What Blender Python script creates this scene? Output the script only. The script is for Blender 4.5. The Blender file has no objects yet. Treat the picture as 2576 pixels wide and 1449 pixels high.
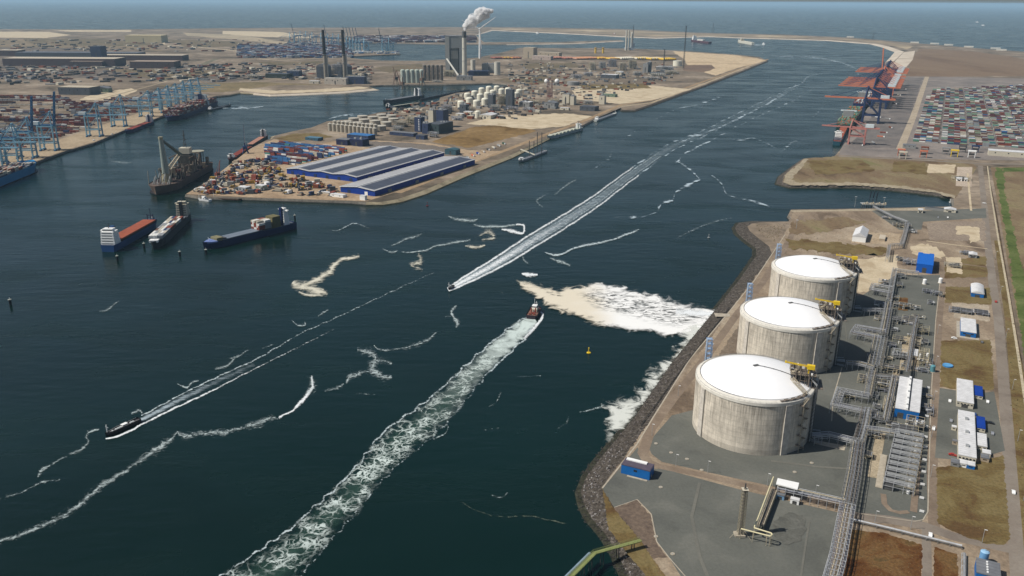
import bpy, math, random
from mathutils import Vector, Matrix
from mathutils.geometry import tessellate_polygon
R = math.radians
SC = bpy.context.scene
COL = SC.collection

# ------------------------------------------------------------ camera, sky, sun, exposure
CH, FPX, YH, ROLL = 296.0, 2100.0, 3.0, R(0.3)      # camera height, focal length in 2576-px units, horizon row
PIT = math.atan((724.5 - YH) / FPX)
cam = bpy.data.cameras.new('camera')
cam.sensor_width = 36.0
cam.lens = 36.0 * FPX / 2576.0
cam.clip_start = 1.0
cam.clip_end = 400000.0
camo = bpy.data.objects.new('camera', cam)
COL.objects.link(camo)
camo.location = (0, 0, CH)
camo.matrix_world = Matrix.Translation((0, 0, CH)) @ Matrix.Rotation(math.pi / 2 - PIT, 4, 'X') @ Matrix.Rotation(ROLL, 4, 'Z')
SC.camera = camo

SUN_AZ, SUN_EL = R(259), R(49)
w = bpy.data.worlds.new('World')
SC.world = w
w.use_nodes = True
nt = w.node_tree
nt.nodes.clear()
sky = nt.nodes.new('ShaderNodeTexSky')
sky.sky_type = 'NISHITA'
sky.sun_disc = False
sky.sun_elevation = SUN_EL
sky.sun_rotation = SUN_AZ
sky.altitude = 100
sky.air_density = 1.0
sky.dust_density = 1.4
sky.ozone_density = 1.0
bg = nt.nodes.new('ShaderNodeBackground')
bg.inputs['Strength'].default_value = 0.06
wo = nt.nodes.new('ShaderNodeOutputWorld')
nt.links.new(sky.outputs[0], bg.inputs[0])
nt.links.new(bg.outputs[0], wo.inputs[0])
sl = bpy.data.lights.new('sun', 'SUN')
sl.energy = 4.5
sl.angle = R(0.53)
sl.color = (1.0, 0.95, 0.87)
so = bpy.data.objects.new('sun', sl)
COL.objects.link(so)
so.rotation_euler = Vector((math.sin(SUN_AZ) * math.cos(SUN_EL), math.cos(SUN_AZ) * math.cos(SUN_EL), math.sin(SUN_EL))).to_track_quat('Z', 'Y').to_euler()
SC.view_settings.view_transform = 'Standard'
SC.view_settings.look = 'None'
SC.view_settings.exposure = 0.1
SC.view_settings.gamma = 1.0
SC.cycles.max_bounces = 8
SC.cycles.diffuse_bounces = 2
SC.cycles.glossy_bounces = 2
SC.cycles.transparent_max_bounces = 12
SC.cycles.volume_bounces = 6

# ------------------------------------------------------------ helpers
WZ = -4.5                                            # water level; quays and yards are at z = 0
GRID = 26.6                                          # bearing of the port's building lines, degrees from +Y

def ray(u, v):
    x, y = u - 1288.0, -(v - 724.5)
    c, s = math.cos(ROLL), math.sin(ROLL)
    x, y = c * x - s * y, s * x + c * y
    return Vector((x, FPX * math.cos(PIT) + y * math.sin(PIT), -FPX * math.sin(PIT) + y * math.cos(PIT)))

def G(u, v, z=0.0):
    d = ray(u, v)
    t = (z - CH) / d.z
    return Vector((d.x * t, d.y * t, z))

def pxm(p):                                          # 2576-px units per metre at a point
    return FPX / (p[1] * math.cos(PIT) + (CH - p[2]) * math.sin(PIT))

def az(d):                                           # unit vector for a bearing
    return Vector((math.sin(R(d)), math.cos(R(d)), 0))

def link(o):
    COL.objects.link(o)
    return o

def props(o, label=None, cat=None, group=None, kind=None):
    if label: o['label'] = label
    if cat: o['category'] = cat
    if group: o['group'] = group
    if kind: o['kind'] = kind
    return o

def thing(name, label, cat, loc=(0, 0, 0), rz=0.0, group=None):
    o = bpy.data.objects.new(name, None)
    o.empty_display_size = 1
    o.location = loc
    o.rotation_euler = (0, 0, rz)
    link(o)
    return props(o, label, cat, group)

def kids(o):
    return [c for c in ALLK.get(o.name, [])]

ALLK = {}
def adopt(c, p):
    c.parent = p
    ALLK.setdefault(p.name, []).append(c)

def dup(root, loc, rz=None, label=None, group=None, mats=None, scale=None):
    r = root.copy()
    link(r)
    r.location = loc
    if rz is not None: r.rotation_euler = (0, 0, rz)
    if scale: r.scale = scale
    if label: r['label'] = label
    if group: r['group'] = group
    for ch in kids(root):
        c = ch.copy(); link(c); adopt(c, r)
        for g in kids(ch):
            d = g.copy(); link(d); adopt(d, c)
    return r

class MB:
    def __init__(s):
        s.v = []; s.f = []; s.m = []; s.mi = 0; s.uv = None
    def add(s, vs, fs):
        b = len(s.v)
        s.v += [tuple(x) for x in vs]
        s.f += [tuple(b + i for i in f) for f in fs]
        s.m += [s.mi] * len(fs)
        return s
    def box(s, x, y, z, sx, sy, sz, rz=0.0):         # centre x,y; bottom z
        c, n = math.cos(rz), math.sin(rz)
        vs = []
        for dz in (0, sz):
            for dx, dy in ((-1, -1), (1, -1), (1, 1), (-1, 1)):
                a, b = dx * sx / 2, dy * sy / 2
                vs.append((x + a * c - b * n, y + a * n + b * c, z + dz))
        return s.add(vs, [(3, 2, 1, 0), (4, 5, 6, 7), (0, 1, 5, 4), (1, 2, 6, 5), (2, 3, 7, 6), (3, 0, 4, 7)])
    def cyl(s, x, y, z, r, h, n=16, r2=None, cap=True):
        r2 = r if r2 is None else r2
        vs = [(x + q * math.cos(2 * math.pi * i / n), y + q * math.sin(2 * math.pi * i / n), zz) for q, zz in ((r, z), (r2, z + h)) for i in range(n)]
        fs = [(i, (i + 1) % n, n + (i + 1) % n, n + i) for i in range(n)]
        if cap: fs += [tuple(range(n - 1, -1, -1)), tuple(range(n, 2 * n))]
        return s.add(vs, fs)
    def lathe(s, prof, n=32, x=0, y=0, a0=0.0, a1=2 * math.pi):
        full = abs(a1 - a0 - 2 * math.pi) < 1e-6
        m = n if full else n + 1
        vs = [(x + r * math.cos(a0 + (a1 - a0) * i / n), y + r * math.sin(a0 + (a1 - a0) * i / n), z) for r, z in prof for i in range(m)]
        fs = []
        for k in range(len(prof) - 1):
            for i in range(n):
                j = (i + 1) % m
                fs.append((k * m + i, k * m + j, (k + 1) * m + j, (k + 1) * m + i))
        return s.add(vs, fs)
    def tube(s, a, b, r, n=4, r2=None):
        a, b = Vector(a), Vector(b)
        d = b - a
        if d.length < 1e-6: return s
        q = d.to_track_quat('Z', 'Y')
        r2 = r if r2 is None else r2
        vs = []
        for p, rr in ((a, r), (b, r2)):
            for i in range(n):
                t = 2 * math.pi * (i + .5) / n
                vs.append(p + q @ Vector((rr * math.cos(t), rr * math.sin(t), 0)))
        return s.add(vs, [(i, (i + 1) % n, n + (i + 1) % n, n + i) for i in range(n)] + [tuple(range(n - 1, -1, -1)), tuple(range(n, 2 * n))])
    def path(s, pts, r, n=4):
        for a, b in zip(pts, pts[1:]): s.tube(a, b, r, n)
        return s
    def sphere(s, x, y, z, r, n=12, m=8, sz=1.0):
        return s.lathe([(max(r * math.cos(t), 0.001), z + sz * r * math.sin(t)) for t in [math.pi * (k / m - .5) for k in range(m + 1)]], n, x, y)
    def prism(s, poly, z0, z1, top=True, bottom=False):
        n = len(poly)
        area = sum(poly[i][0] * poly[(i + 1) % n][1] - poly[(i + 1) % n][0] * poly[i][1] for i in range(n))
        if area < 0: poly = list(reversed(poly))
        vs = [(p[0], p[1], z0) for p in poly] + [(p[0], p[1], z1) for p in poly]
        fs = [(i, (i + 1) % n, n + (i + 1) % n, n + i) for i in range(n)]
        if top: fs += tri([(p[0], p[1]) for p in poly], n)
        if bottom: fs += [tuple(reversed(t)) for t in tri([(p[0], p[1]) for p in poly], 0)]
        return s.add(vs, fs)
    def loft(s, rings, close=True, caps=False):
        n = len(rings[0])
        vs = [p for r in rings for p in r]
        fs = []
        for k in range(len(rings) - 1):
            for i in range(n if close else n - 1):
                j = (i + 1) % n
                fs.append((k * n + i, k * n + j, (k + 1) * n + j, (k + 1) * n + i))
        if caps: fs += [tuple(range(n - 1, -1, -1)), tuple(range((len(rings) - 1) * n, len(rings) * n))]
        return s.add(vs, fs)
    def cut(s):
        if not hasattr(s, 'cuts'): s.cuts = []
        s.cuts.append((len(s.v), len(s.f)))
        return s
    def each(s, name, mat, parent):
        """one object for every piece between two cuts"""
        cs = [(0, 0)] + getattr(s, 'cuts', []) + [(len(s.v), len(s.f))]
        out = []
        for (v0, f0), (v1, f1) in zip(cs, cs[1:]):
            if f1 <= f0: continue
            q = MB()
            q.v = s.v[v0:v1]; q.f = [tuple(i - v0 for i in f) for f in s.f[f0:f1]]; q.m = s.m[f0:f1]
            out.append(q.build(name, mat, parent))
        return out
    def build(s, name, mat, parent=None, smooth=False, label=None, cat=None, group=None, kind=None, loc=None, rz=0.0):
        me = bpy.data.meshes.new(name)
        me.from_pydata([tuple(v) for v in s.v], [], s.f)
        for m in (mat if isinstance(mat, (list, tuple)) else [mat]): me.materials.append(m)
        me.polygons.foreach_set('material_index', s.m)
        if smooth: me.polygons.foreach_set('use_smooth', [True] * len(me.polygons))
        if s.uv:
            ul = me.uv_layers.new(name='UVMap')
            for l in me.loops: ul.data[l.index].uv = s.uv[l.vertex_index]
        me.update()
        o = link(bpy.data.objects.new(name, me))
        if loc is not None: o.location = loc
        if rz: o.rotation_euler = (0, 0, rz)
        if parent: adopt(o, parent)
        return props(o, label, cat, group, kind)

def tri(p2, off=0):
    out = []
    n = len(p2)
    for t in tessellate_polygon([[Vector((p[0], p[1], 0)) for p in p2]]):
        a, b, c = t
        ar = (p2[b][0] - p2[a][0]) * (p2[c][1] - p2[a][1]) - (p2[b][1] - p2[a][1]) * (p2[c][0] - p2[a][0])
        out.append((a + off, b + off, c + off) if ar > 0 else (a + off, c + off, b + off))
    return out

# ------------------------------------------------------------ materials
MATS = {}
def srgb(h):
    return tuple(((int(h[i:i + 2], 16) / 255) ** 2.2) for i in (0, 2, 4))

def mat(name, col, rough=0.7, metal=0.0, var=0.25, scale=0.3, spec=0.3, seam=0.0):
    """painted / plain surface with procedural mottling and dirt"""
    if name in MATS: return MATS[name]
    m = bpy.data.materials.new(name)
    m.use_nodes = True
    t = m.node_tree
    b = t.nodes['Principled BSDF']
    b.inputs['Roughness'].default_value = rough
    b.inputs['Metallic'].default_value = metal
    b.inputs['Specular IOR Level'].default_value = spec
    tc = t.nodes.new('ShaderNodeTexCoord')
    n = t.nodes.new('ShaderNodeTexNoise')
    n.inputs['Scale'].default_value = scale
    n.inputs['Detail'].default_value = 5
    n.inputs['Roughness'].default_value = 0.65
    t.links.new(tc.outputs['Object'], n.inputs['Vector'])
    cr = t.nodes.new('ShaderNodeValToRGB')
    cr.color_ramp.elements[0].position = 0.3
    cr.color_ramp.elements[1].position = 0.7
    cr.color_ramp.elements[0].color = tuple(c * (1 - var) for c in col) + (1,)
    cr.color_ramp.elements[1].color = tuple(min(1, c * (1 + var * .6)) for c in col) + (1,)
    t.links.new(n.outputs[0], cr.inputs[0])
    if seam:                                         # sheet joints across the slope, every `seam` metres
        sp = t.nodes.new('ShaderNodeSeparateXYZ'); t.links.new(tc.outputs['Object'], sp.inputs[0])
        pp = t.nodes.new('ShaderNodeMath'); pp.operation = 'PINGPONG'; pp.inputs[1].default_value = seam / 2
        t.links.new(sp.outputs[1], pp.inputs[0])
        r = t.nodes.new('ShaderNodeMapRange')
        r.inputs[1].default_value = 0; r.inputs[2].default_value = seam * .12; r.inputs[3].default_value = .72; r.inputs[4].default_value = 1
        t.links.new(pp.outputs[0], r.inputs[0])
        vs = t.nodes.new('ShaderNodeVectorMath'); vs.operation = 'SCALE'
        t.links.new(cr.outputs[0], vs.inputs[0]); t.links.new(r.outputs[0], vs.inputs['Scale'])
        t.links.new(vs.outputs[0], b.inputs['Base Color'])
    else: t.links.new(cr.outputs[0], b.inputs['Base Color'])
    MATS[name] = m
    return m

def soil(name, cols, scale=0.01, scale2=0.15, rough=0.95, amt2=0.35, stretch=(1, 1), bump=0.0):
    """ground cover: large patches of several tones broken by fine noise"""
    if name in MATS: return MATS[name]
    m = bpy.data.materials.new(name)
    m.use_nodes = True
    t = m.node_tree
    b = t.nodes['Principled BSDF']
    b.inputs['Roughness'].default_value = rough
    b.inputs['Specular IOR Level'].default_value = 0.1
    tc = t.nodes.new('ShaderNodeTexCoord')
    mp = t.nodes.new('ShaderNodeMapping')
    mp.inputs['Rotation'].default_value = (0, 0, R(GRID))
    mp.inputs['Scale'].default_value = (stretch[0], stretch[1], 1)
    t.links.new(tc.outputs['Object'], mp.inputs[0])
    n = t.nodes.new('ShaderNodeTexNoise')
    n.inputs['Scale'].default_value = scale
    n.inputs['Detail'].default_value = 8
    n.inputs['Roughness'].default_value = 0.62
    n.inputs['Distortion'].default_value = 0.6
    t.links.new(mp.outputs[0], n.inputs['Vector'])
    cr = t.nodes.new('ShaderNodeValToRGB')
    cr.color_ramp.interpolation = 'EASE'
    k = len(cols)
    for i in range(k - 2): cr.color_ramp.elements.new(0.5)
    for i, c in enumerate(cols):
        cr.color_ramp.elements[i].position = 0.34 + 0.32 * i / (k - 1)
        cr.color_ramp.elements[i].color = tuple(c) + (1,)
    t.links.new(n.outputs[0], cr.inputs[0])
    n2 = t.nodes.new('ShaderNodeTexNoise')
    n2.inputs['Scale'].default_value = scale2
    n2.inputs['Detail'].default_value = 6
    n2.inputs['Roughness'].default_value = 0.7
    t.links.new(tc.outputs['Object'], n2.inputs['Vector'])
    mr = t.nodes.new('ShaderNodeMapRange')
    mr.inputs[1].default_value = 0.3; mr.inputs[2].default_value = 0.7
    mr.inputs[3].default_value = 1 - amt2; mr.inputs[4].default_value = 1 + amt2
    t.links.new(n2.outputs[0], mr.inputs[0])
    mx = t.nodes.new('ShaderNodeVectorMath')
    mx.operation = 'SCALE'
    t.links.new(cr.outputs[0], mx.inputs[0])
    t.links.new(mr.outputs[0], mx.inputs['Scale'])
    t.links.new(mx.outputs[0], b.inputs['Base Color'])
    if bump:
        bp = t.nodes.new('ShaderNodeBump')
        bp.inputs['Distance'].default_value = bump
        bp.inputs['Strength'].default_value = 1.0
        t.links.new(n2.outputs[0], bp.inputs['Height'])
        t.links.new(bp.outputs[0], b.inputs['Normal'])
    MATS[name] = m
    return m
# ------------------------------------------------------------ water
def water_mat():
    m = bpy.data.materials.new('water')
    m.use_nodes = True
    t = m.node_tree
    b = t.nodes['Principled BSDF']
    b.inputs['Roughness'].default_value = 0.16
    b.inputs['IOR'].default_value = 1.33
    b.inputs['Specular IOR Level'].default_value = 0.5
    tc = t.nodes.new('ShaderNodeTexCoord')
    n = t.nodes.new('ShaderNodeTexNoise')            # silt and depth patches
    n.inputs['Scale'].default_value = 0.0022
    n.inputs['Detail'].default_value = 5
    n.inputs['Distortion'].default_value = 0.8
    t.links.new(tc.outputs['Object'], n.inputs['Vector'])
    cr = t.nodes.new('ShaderNodeValToRGB')
    cr.color_ramp.elements[0].position = 0.35
    cr.color_ramp.elements[1].position = 0.68
    cr.color_ramp.elements[0].color = (0.0004, 0.0085, 0.0052, 1)
    cr.color_ramp.elements[1].color = (0.0014, 0.0145, 0.0118, 1)
    t.links.new(n.outputs[0], cr.inputs[0])
    t.links.new(cr.outputs[0], b.inputs['Base Color'])
    hs = []
    for sc, sx, sy, rot, wt in ((0.03, 1, 3.0, 12, 1.0), (0.11, 1, 2.2, -16, 0.5), (0.35, 1, 1.6, 30, 0.18)):
        mp = t.nodes.new('ShaderNodeMapping')
        mp.inputs['Rotation'].default_value = (0, 0, R(rot))
        mp.inputs['Scale'].default_value = (sx, sy, 1)
        t.links.new(tc.outputs['Object'], mp.inputs[0])
        nn = t.nodes.new('ShaderNodeTexNoise')
        nn.inputs['Scale'].default_value = sc
        nn.inputs['Detail'].default_value = 4
        t.links.new(mp.outputs[0], nn.inputs['Vector'])
        ml = t.nodes.new('ShaderNodeMath'); ml.operation = 'MULTIPLY'
        ml.inputs[1].default_value = wt
        t.links.new(nn.outputs[0], ml.inputs[0])
        hs.append(ml)
    s1 = t.nodes.new('ShaderNodeMath'); s1.operation = 'ADD'
    s2 = t.nodes.new('ShaderNodeMath'); s2.operation = 'ADD'
    t.links.new(hs[0].outputs[0], s1.inputs[0]); t.links.new(hs[1].outputs[0], s1.inputs[1])
    t.links.new(s1.outputs[0], s2.inputs[0]); t.links.new(hs[2].outputs[0], s2.inputs[1])
    g = t.nodes.new('ShaderNodeTexNoise')            # gusts: rougher and calmer water
    g.inputs['Scale'].default_value = 0.006
    g.inputs['Detail'].default_value = 5
    g.inputs['Distortion'].default_value = 1.0
    gm = t.nodes.new('ShaderNodeMapping')
    gm.inputs['Rotation'].default_value = (0, 0, R(20)); gm.inputs['Scale'].default_value = (1, 2.4, 1)
    t.links.new(tc.outputs['Object'], gm.inputs[0]); t.links.new(gm.outputs[0], g.inputs['Vector'])
    gr = t.nodes.new('ShaderNodeMapRange')
    gr.inputs[1].default_value = 0.35; gr.inputs[2].default_value = 0.65; gr.inputs[3].default_value = 0.12; gr.inputs[4].default_value = 0.32
    t.links.new(g.outputs[0], gr.inputs[0]); t.links.new(gr.outputs[0], b.inputs['Roughness'])
    bp = t.nodes.new('ShaderNodeBump')
    bp.inputs['Distance'].default_value = 1.6
    bp.inputs['Strength'].default_value = 0.34
    t.links.new(s2.outputs[0], bp.inputs['Height'])
    t.links.new(bp.outputs[0], b.inputs['Normal'])
    return m

WATER = water_mat()
mb = MB()
S = 150000.0
# finer cells near the camera keep the shading precise, one sheet to the horizon
xs = [-S, -20000, -5000, -1000, 1000, 5000, 20000, S]
ys = [-3000, 0, 1000, 3000, 8000, 25000, S]
vs = [(x, y, WZ) for y in ys for x in xs]
fs = [(j * len(xs) + i, j * len(xs) + i + 1, (j + 1) * len(xs) + i + 1, (j + 1) * len(xs) + i) for j in range(len(ys) - 1) for i in range(len(xs) - 1)]
mb.add(vs, fs)
mb.build('water', WATER, kind='structure')

# ------------------------------------------------------------ land: one outline, traced crest by crest, with its own bank down to the water
# (u, v, bank width in metres, kind of bank)   q = quay wall, r = riprap, b = beach, s = grassy or sandy bank
LAND = [
 (1790,1650,(1690,1650),'r'),(1690,1480,(1594,1480),'r'),(1652,1425,(1557,1425),'r'),(1612,1362,(1528,1378),'r'),(1582,1322,(1508,1350),'r'),(1548,1280,(1471,1308),'r'),(1527,1250,(1454,1272),'r'),(1515,1228,(1451,1240),'r'),
 (1532,1200,(1461,1202),'r'),(1560,1166,(1488,1163),'r'),(1590,1129,(1523,1122),'r'),(1643,1050,(1596,1043),'r'),(1735,904,(1692,903),'r'),(1836,782,(1792,781),'r'),(1898,705,(1851,705),'r'),(1942,640,(1903,638),'r'),
 (1935,620,(1893,626),'r'),(1905,597,(1868,608),'r'),(1887,582,(1846,588),'r'),(1880,570,(1843,573),'r'),(1892,562,(1856,560),'r'),(1915,559,(1895,556),'r'),(1983,557,3,'q'),(1990,549,2,'q'),(1983,541,2,'q'),(1990,527,2,'q'),(2160,525,2,'q'),(2400,519,2,'q'),(2398,495,5,'r'),(2350,483,14,'r'),(2250,472,14,'r'),
 (2150,464,14,'r'),(2060,464,14,'r'),(1990,464,14,'r'),(1968,458,14,'r'),(1972,440,12,'r'),(2021,399,7,'r'),(2050,396,2,'q'),(2094,398,2,'q'),(2112,379,2,'q'),(2163,300,2,'q'),(2228,207,2,'q'),
 (2250,168,6,'b'),(2242,160,40,'b'),(2274,130,60,'b'),(2236,117,60,'b'),(2204,110,50,'b'),(2086,101,50,'b'),(1997,98,50,'b'),(1878,95,50,'b'),(1780,91,50,'b'),(1651,95,50,'b'),
 (1580,92,40,'b'),(1408,83,40,'b'),(1236,75.5,40,'b'),(1195,88,10,'b'),(1216,106,10,'b'),(1400,106,10,'b'),(1560,100.5,15,'b'),(1567,102.5,15,'b'),(1440,109,15,'b'),(1274,111.5,4,'q'),(1125,111.5,4,'q'),
 (911,107,3,'q'),(916,128,3,'q'),(1000,131,3,'q'),(1007,136,3,'q'),(885,141,3,'q'),(880,146,6,'s'),(960,152,6,'s'),(1059,153,6,'s'),(1200,145,6,'s'),(1262,132,6,'s'),(1308,120,4,'q'),(1465,121,4,'q'),
 (1591,122,6,'b'),(1723,128,10,'b'),(1780,132,10,'b'),(1850,137,12,'b'),(1909,143,12,'b'),(1930,153,9,'r'),(1860,181,9,'r'),(1770,215,9,'r'),(1637,262.5,9,'r'),(1596,276,8,'r'),(1566,276,8,'r'),(1562,271,5,'r'),
 (1494,300,4,'q'),(1460,318,4,'q'),(1382,344,6,'s'),(1280,392,12,'s'),(1162,438,12,'s'),(1060,481,14,'s'),(1000,501,12,'s'),(960,508,8,'s'),(921,509,3,'q'),(886,506,2,'q'),(617,497,2,'q'),(506,496,2,'q'),
 (467,489,2,'q'),(527,453,2,'q'),(558,432,2,'q'),(628,375,2,'q'),(671,352,4,'s'),(684,349,6,'s'),(692,341,14,'r'),(738,330,14,'r'),(783,321,8,'r'),(823,305,4,'q'),(882,300,3,'q'),(952,283,3,'q'),
 (1025,276,3,'q'),(1069,268,3,'q'),(1106,252,3,'q'),(1108,245,3,'q'),(1147,234,3,'q'),(1200,228,3,'q'),(1278,216,3,'q'),(1276,212,3,'q'),(1239,208.5,3,'q'),(1125,212,3,'q'),(1010,212.5,3,'q'),(963,213.5,3,'q'),
 (927,216,4,'s'),(937,223,25,'b'),(864,230,14,'b'),(786,234,14,'b'),(682,238,10,'b'),(640,234,8,'s'),(604,232,6,'s'),(579,238,4,'q'),(546,241,4,'q'),(525,246,2,'q'),(398,296,2,'q'),(316,326,2,'q'),
 (234,360,2,'q'),(164,380,2,'q'),(94,406,2,'q'),(-60,458,2,'q'),(-400,580,2,'q'),(-1400,500,2,'q'),(-900,110,20,'b'),(-400,78,30,'b'),(0,73.5,40,'b'),(300,74,40,'b'),(600,70.5,40,'b'),(1000,68.5,40,'b'),
 (1236,68,50,'b'),(1400,70,50,'b'),(1565,73,50,'b'),(1752,82,50,'b'),(1860,85,50,'b'),(1967,86.5,40,'b'),(2145,95,40,'b'),(2219,101,30,'b'),(2323,110,30,'b'),(2441,120,30,'b'),(2576,130,30,'b'),(2750,146,30,'b'),
 (3300,230,30,'b'),(4200,520,30,'b'),(4200,1650,30,'b')]
LAND = [(u, v, w if not isinstance(w, tuple) else (G(w[0], w[1], WZ) - G(u, v, 0)).length / 0.92, k) for u, v, w, k in LAND]
pts = [G(u, v) for u, v, _, _ in LAND]
N = len(pts)
area = sum(pts[i].x * pts[(i + 1) % N].y - pts[(i + 1) % N].x * pts[i].y for i in range(N))
sgn = 1 if area > 0 else -1
def outward(i):
    a, b, c = pts[i - 1], pts[i], pts[(i + 1) % N]
    d1, d2 = (b - a).normalized(), (c - b).normalized()
    n1, n2 = Vector((d1.y, -d1.x, 0)) * sgn, Vector((d2.y, -d2.x, 0)) * sgn
    n = n1 + n2
    if n.length < 0.3: n = n1
    n.normalize()
    k = 1 / max(0.6, n.dot(n1))
    return n * k

LANDM = soil('port_soil', [(0.075, 0.062, 0.045), (0.15, 0.118, 0.085), (0.21, 0.165, 0.12), (0.30, 0.245, 0.185)], 0.005, 0.05, amt2=0.35)
mb = MB()
vs = [(p.x, p.y, 0) for p in pts]
mb.add(vs, [tuple(t) for t in tri([(p.x, p.y) for p in pts])])
mb.build('ground', LANDM, kind='structure')

def bank_mats():
    rip = soil('riprap_rock', [(0.035, 0.03, 0.025), (0.065, 0.055, 0.045), (0.13, 0.115, 0.10)], 0.35, 0.9, amt2=0.5)
    quay = mat('quay_concrete', (0.16, 0.145, 0.12), 0.9, var=0.5, scale=0.2)
    beach = soil('beach_sand', [(0.38, 0.32, 0.25), (0.50, 0.43, 0.34), (0.56, 0.49, 0.40)], 0.01, 0.1, amt2=0.1)
    bank = soil('sandy_bank', [(0.19, 0.16, 0.105), (0.28, 0.24, 0.16), (0.34, 0.29, 0.2)], 0.03, 0.3, amt2=0.25)
    wet = soil('wet_weedy_rock', [(0.012, 0.013, 0.01), (0.03, 0.03, 0.02), (0.05, 0.05, 0.035)], 0.3, 1.0, amt2=0.4)
    wetq = mat('wet_quay_wall', (0.03, 0.03, 0.026), 0.8, var=0.5, scale=0.3)
    return rip, quay, beach, bank, wet, wetq
RIP, QUAY, BEACH, BANK, WET, WETQ = bank_mats()
mb = MB()
idx = {'r': 0, 'q': 1, 'b': 2, 's': 3}
outs = [outward(i) for i in range(N)]
def bankp(i, f, z):
    p, o, wd = pts[i], outs[i], LAND[i][2]
    q = p + o * (wd * f)
    return (q.x, q.y, z)
for i in range(N):
    j = (i + 1) % N
    k = LAND[i][3]
    ka, kb = LAND[i][2], LAND[j][2]
    lo = 0.72
    zl = -3.2
    a0, b0 = bankp(i, 0, 0), bankp(j, 0, 0)
    a1, b1 = bankp(i, lo, zl), bankp(j, lo, zl)
    a2, b2 = bankp(i, 1.15, -6), bankp(j, 1.15, -6)
    mb.mi = idx[k]
    fl = (0, 1, 2, 3) if sgn > 0 else (3, 2, 1, 0)
    mb.add([a0, a1, b1, b0], [fl])
    mb.mi = {'r': 4, 'q': 5, 'b': 2, 's': 4}[k]
    mb.add([a1, a2, b2, b1], [fl])
mb.build('shore', [RIP, QUAY, BEACH, BANK, WET, WETQ], kind='structure')

# ------------------------------------------------------------ sheets laid on the ground
LAYER = [0.0]
def ragged(uv, jit):
    rnd = random.Random(len(uv) * 7 + int(uv[0][0]))
    out = []
    for (a, b), (c, d) in zip(uv, uv[1:] + uv[:1]):
        L = math.hypot(c - a, (d - b) * 2)
        k = max(1, int(L / 7))
        for i in range(k):
            f = i / k
            w = 0 if i == 0 else 1
            out.append((a + (c - a) * f + w * rnd.uniform(-jit, jit) * 1.4, b + (d - b) * f + w * rnd.uniform(-jit, jit) * min(1.0, max(.12, (b - 60) / 500))))
    return out

def sheet(name, uv, m, z=None, kind='structure', label=None, jit=0):
    """a ground cover traced on the ground; each sheet lies a little above the last"""
    if z is None:
        LAYER[0] += 0.0022
        z = 0.03 + LAYER[0]
    uv = ragged(uv, jit) if jit else uv
    p = [G(u, v, 0) for u, v in uv]
    b = MB()
    b.add([(q.x, q.y, z) for q in p], tri([(q.x, q.y) for q in p]))
    return b.build(name, m, kind=kind, label=label)

def strip(name, uv, wd, m, z=None, kind='structure', closed=False):
    """a road or line of constant width in metres along a traced path"""
    if z is None:
        LAYER[0] += 0.0022
        z = 0.03 + LAYER[0]
    p = [G(u, v, 0) for u, v in uv]
    b = MB()
    vs = []
    n = len(p)
    for i in range(n):
        d = (p[min(i + 1, n - 1)] - p[max(i - 1, 0)]).normalized()
        o = Vector((d.y, -d.x, 0)) * wd / 2
        vs += [(p[i].x + o.x, p[i].y + o.y, z), (p[i].x - o.x, p[i].y - o.y, z)]
    b.add(vs, [(2 * i, 2 * i + 2, 2 * i + 3, 2 * i + 1) for i in range(n - 1)])
    return b.build(name, m, kind=kind)
# ------------------------------------------------------------ ground covers of the terminals
def lin(*c): return tuple((x / 255) ** 2.2 * .84 for x in c)
DIRT = soil('dry_dirt', [lin(108, 94, 80), lin(138, 122, 104), lin(154, 138, 118), lin(170, 156, 136)], 0.018, 0.35, amt2=0.3, stretch=(1, .5), bump=.3)
GRAVEL = soil('grey_gravel', [lin(94, 95, 90), lin(103, 104, 98), lin(113, 113, 106)], 0.02, 0.5, amt2=0.12, bump=.05)
ROADM = soil('road_asphalt', [lin(122, 112, 102), lin(134, 124, 113), lin(142, 133, 122)], 0.03, 0.5, amt2=0.1)
CLAYR = soil('clay_road', [lin(118, 104, 90), lin(132, 117, 102), lin(146, 131, 114)], 0.04, 0.5, amt2=0.15)
RUST = soil('rusty_grass', [lin(78, 50, 30), lin(98, 68, 42), lin(114, 88, 58), lin(92, 76, 50)], 0.045, 0.6, amt2=0.35, bump=.4)
OLIVE = soil('dry_grass', [lin(96, 76, 52), lin(110, 94, 62), lin(122, 108, 74), lin(118, 96, 68)], 0.03, 0.5, amt2=0.3, bump=.4)
GREEN = soil('green_grass', [lin(70, 84, 42), lin(90, 102, 56), lin(108, 114, 72)], 0.02, 0.3, amt2=0.3, bump=.4)
FIELD = soil('brown_grass', [lin(100, 84, 66), lin(122, 104, 82), lin(134, 120, 92), lin(118, 114, 78)], 0.012, 0.2, amt2=0.25, stretch=(1, .4), bump=.3)
PALE = soil('pale_sand', [lin(178, 160, 132), lin(196, 180, 152), lin(208, 192, 164)], 0.03, 0.3, amt2=0.12)
APRON = soil('terminal_paving', [lin(112, 106, 102), lin(130, 122, 116), lin(146, 136, 128)], 0.012, 0.25, amt2=0.2)
CONC = mat('pale_concrete', lin(180, 170, 152), 0.85, var=0.25, scale=0.3)
DARK = mat('black_ditch', (0.03, 0.027, 0.022), 0.9)

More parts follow.
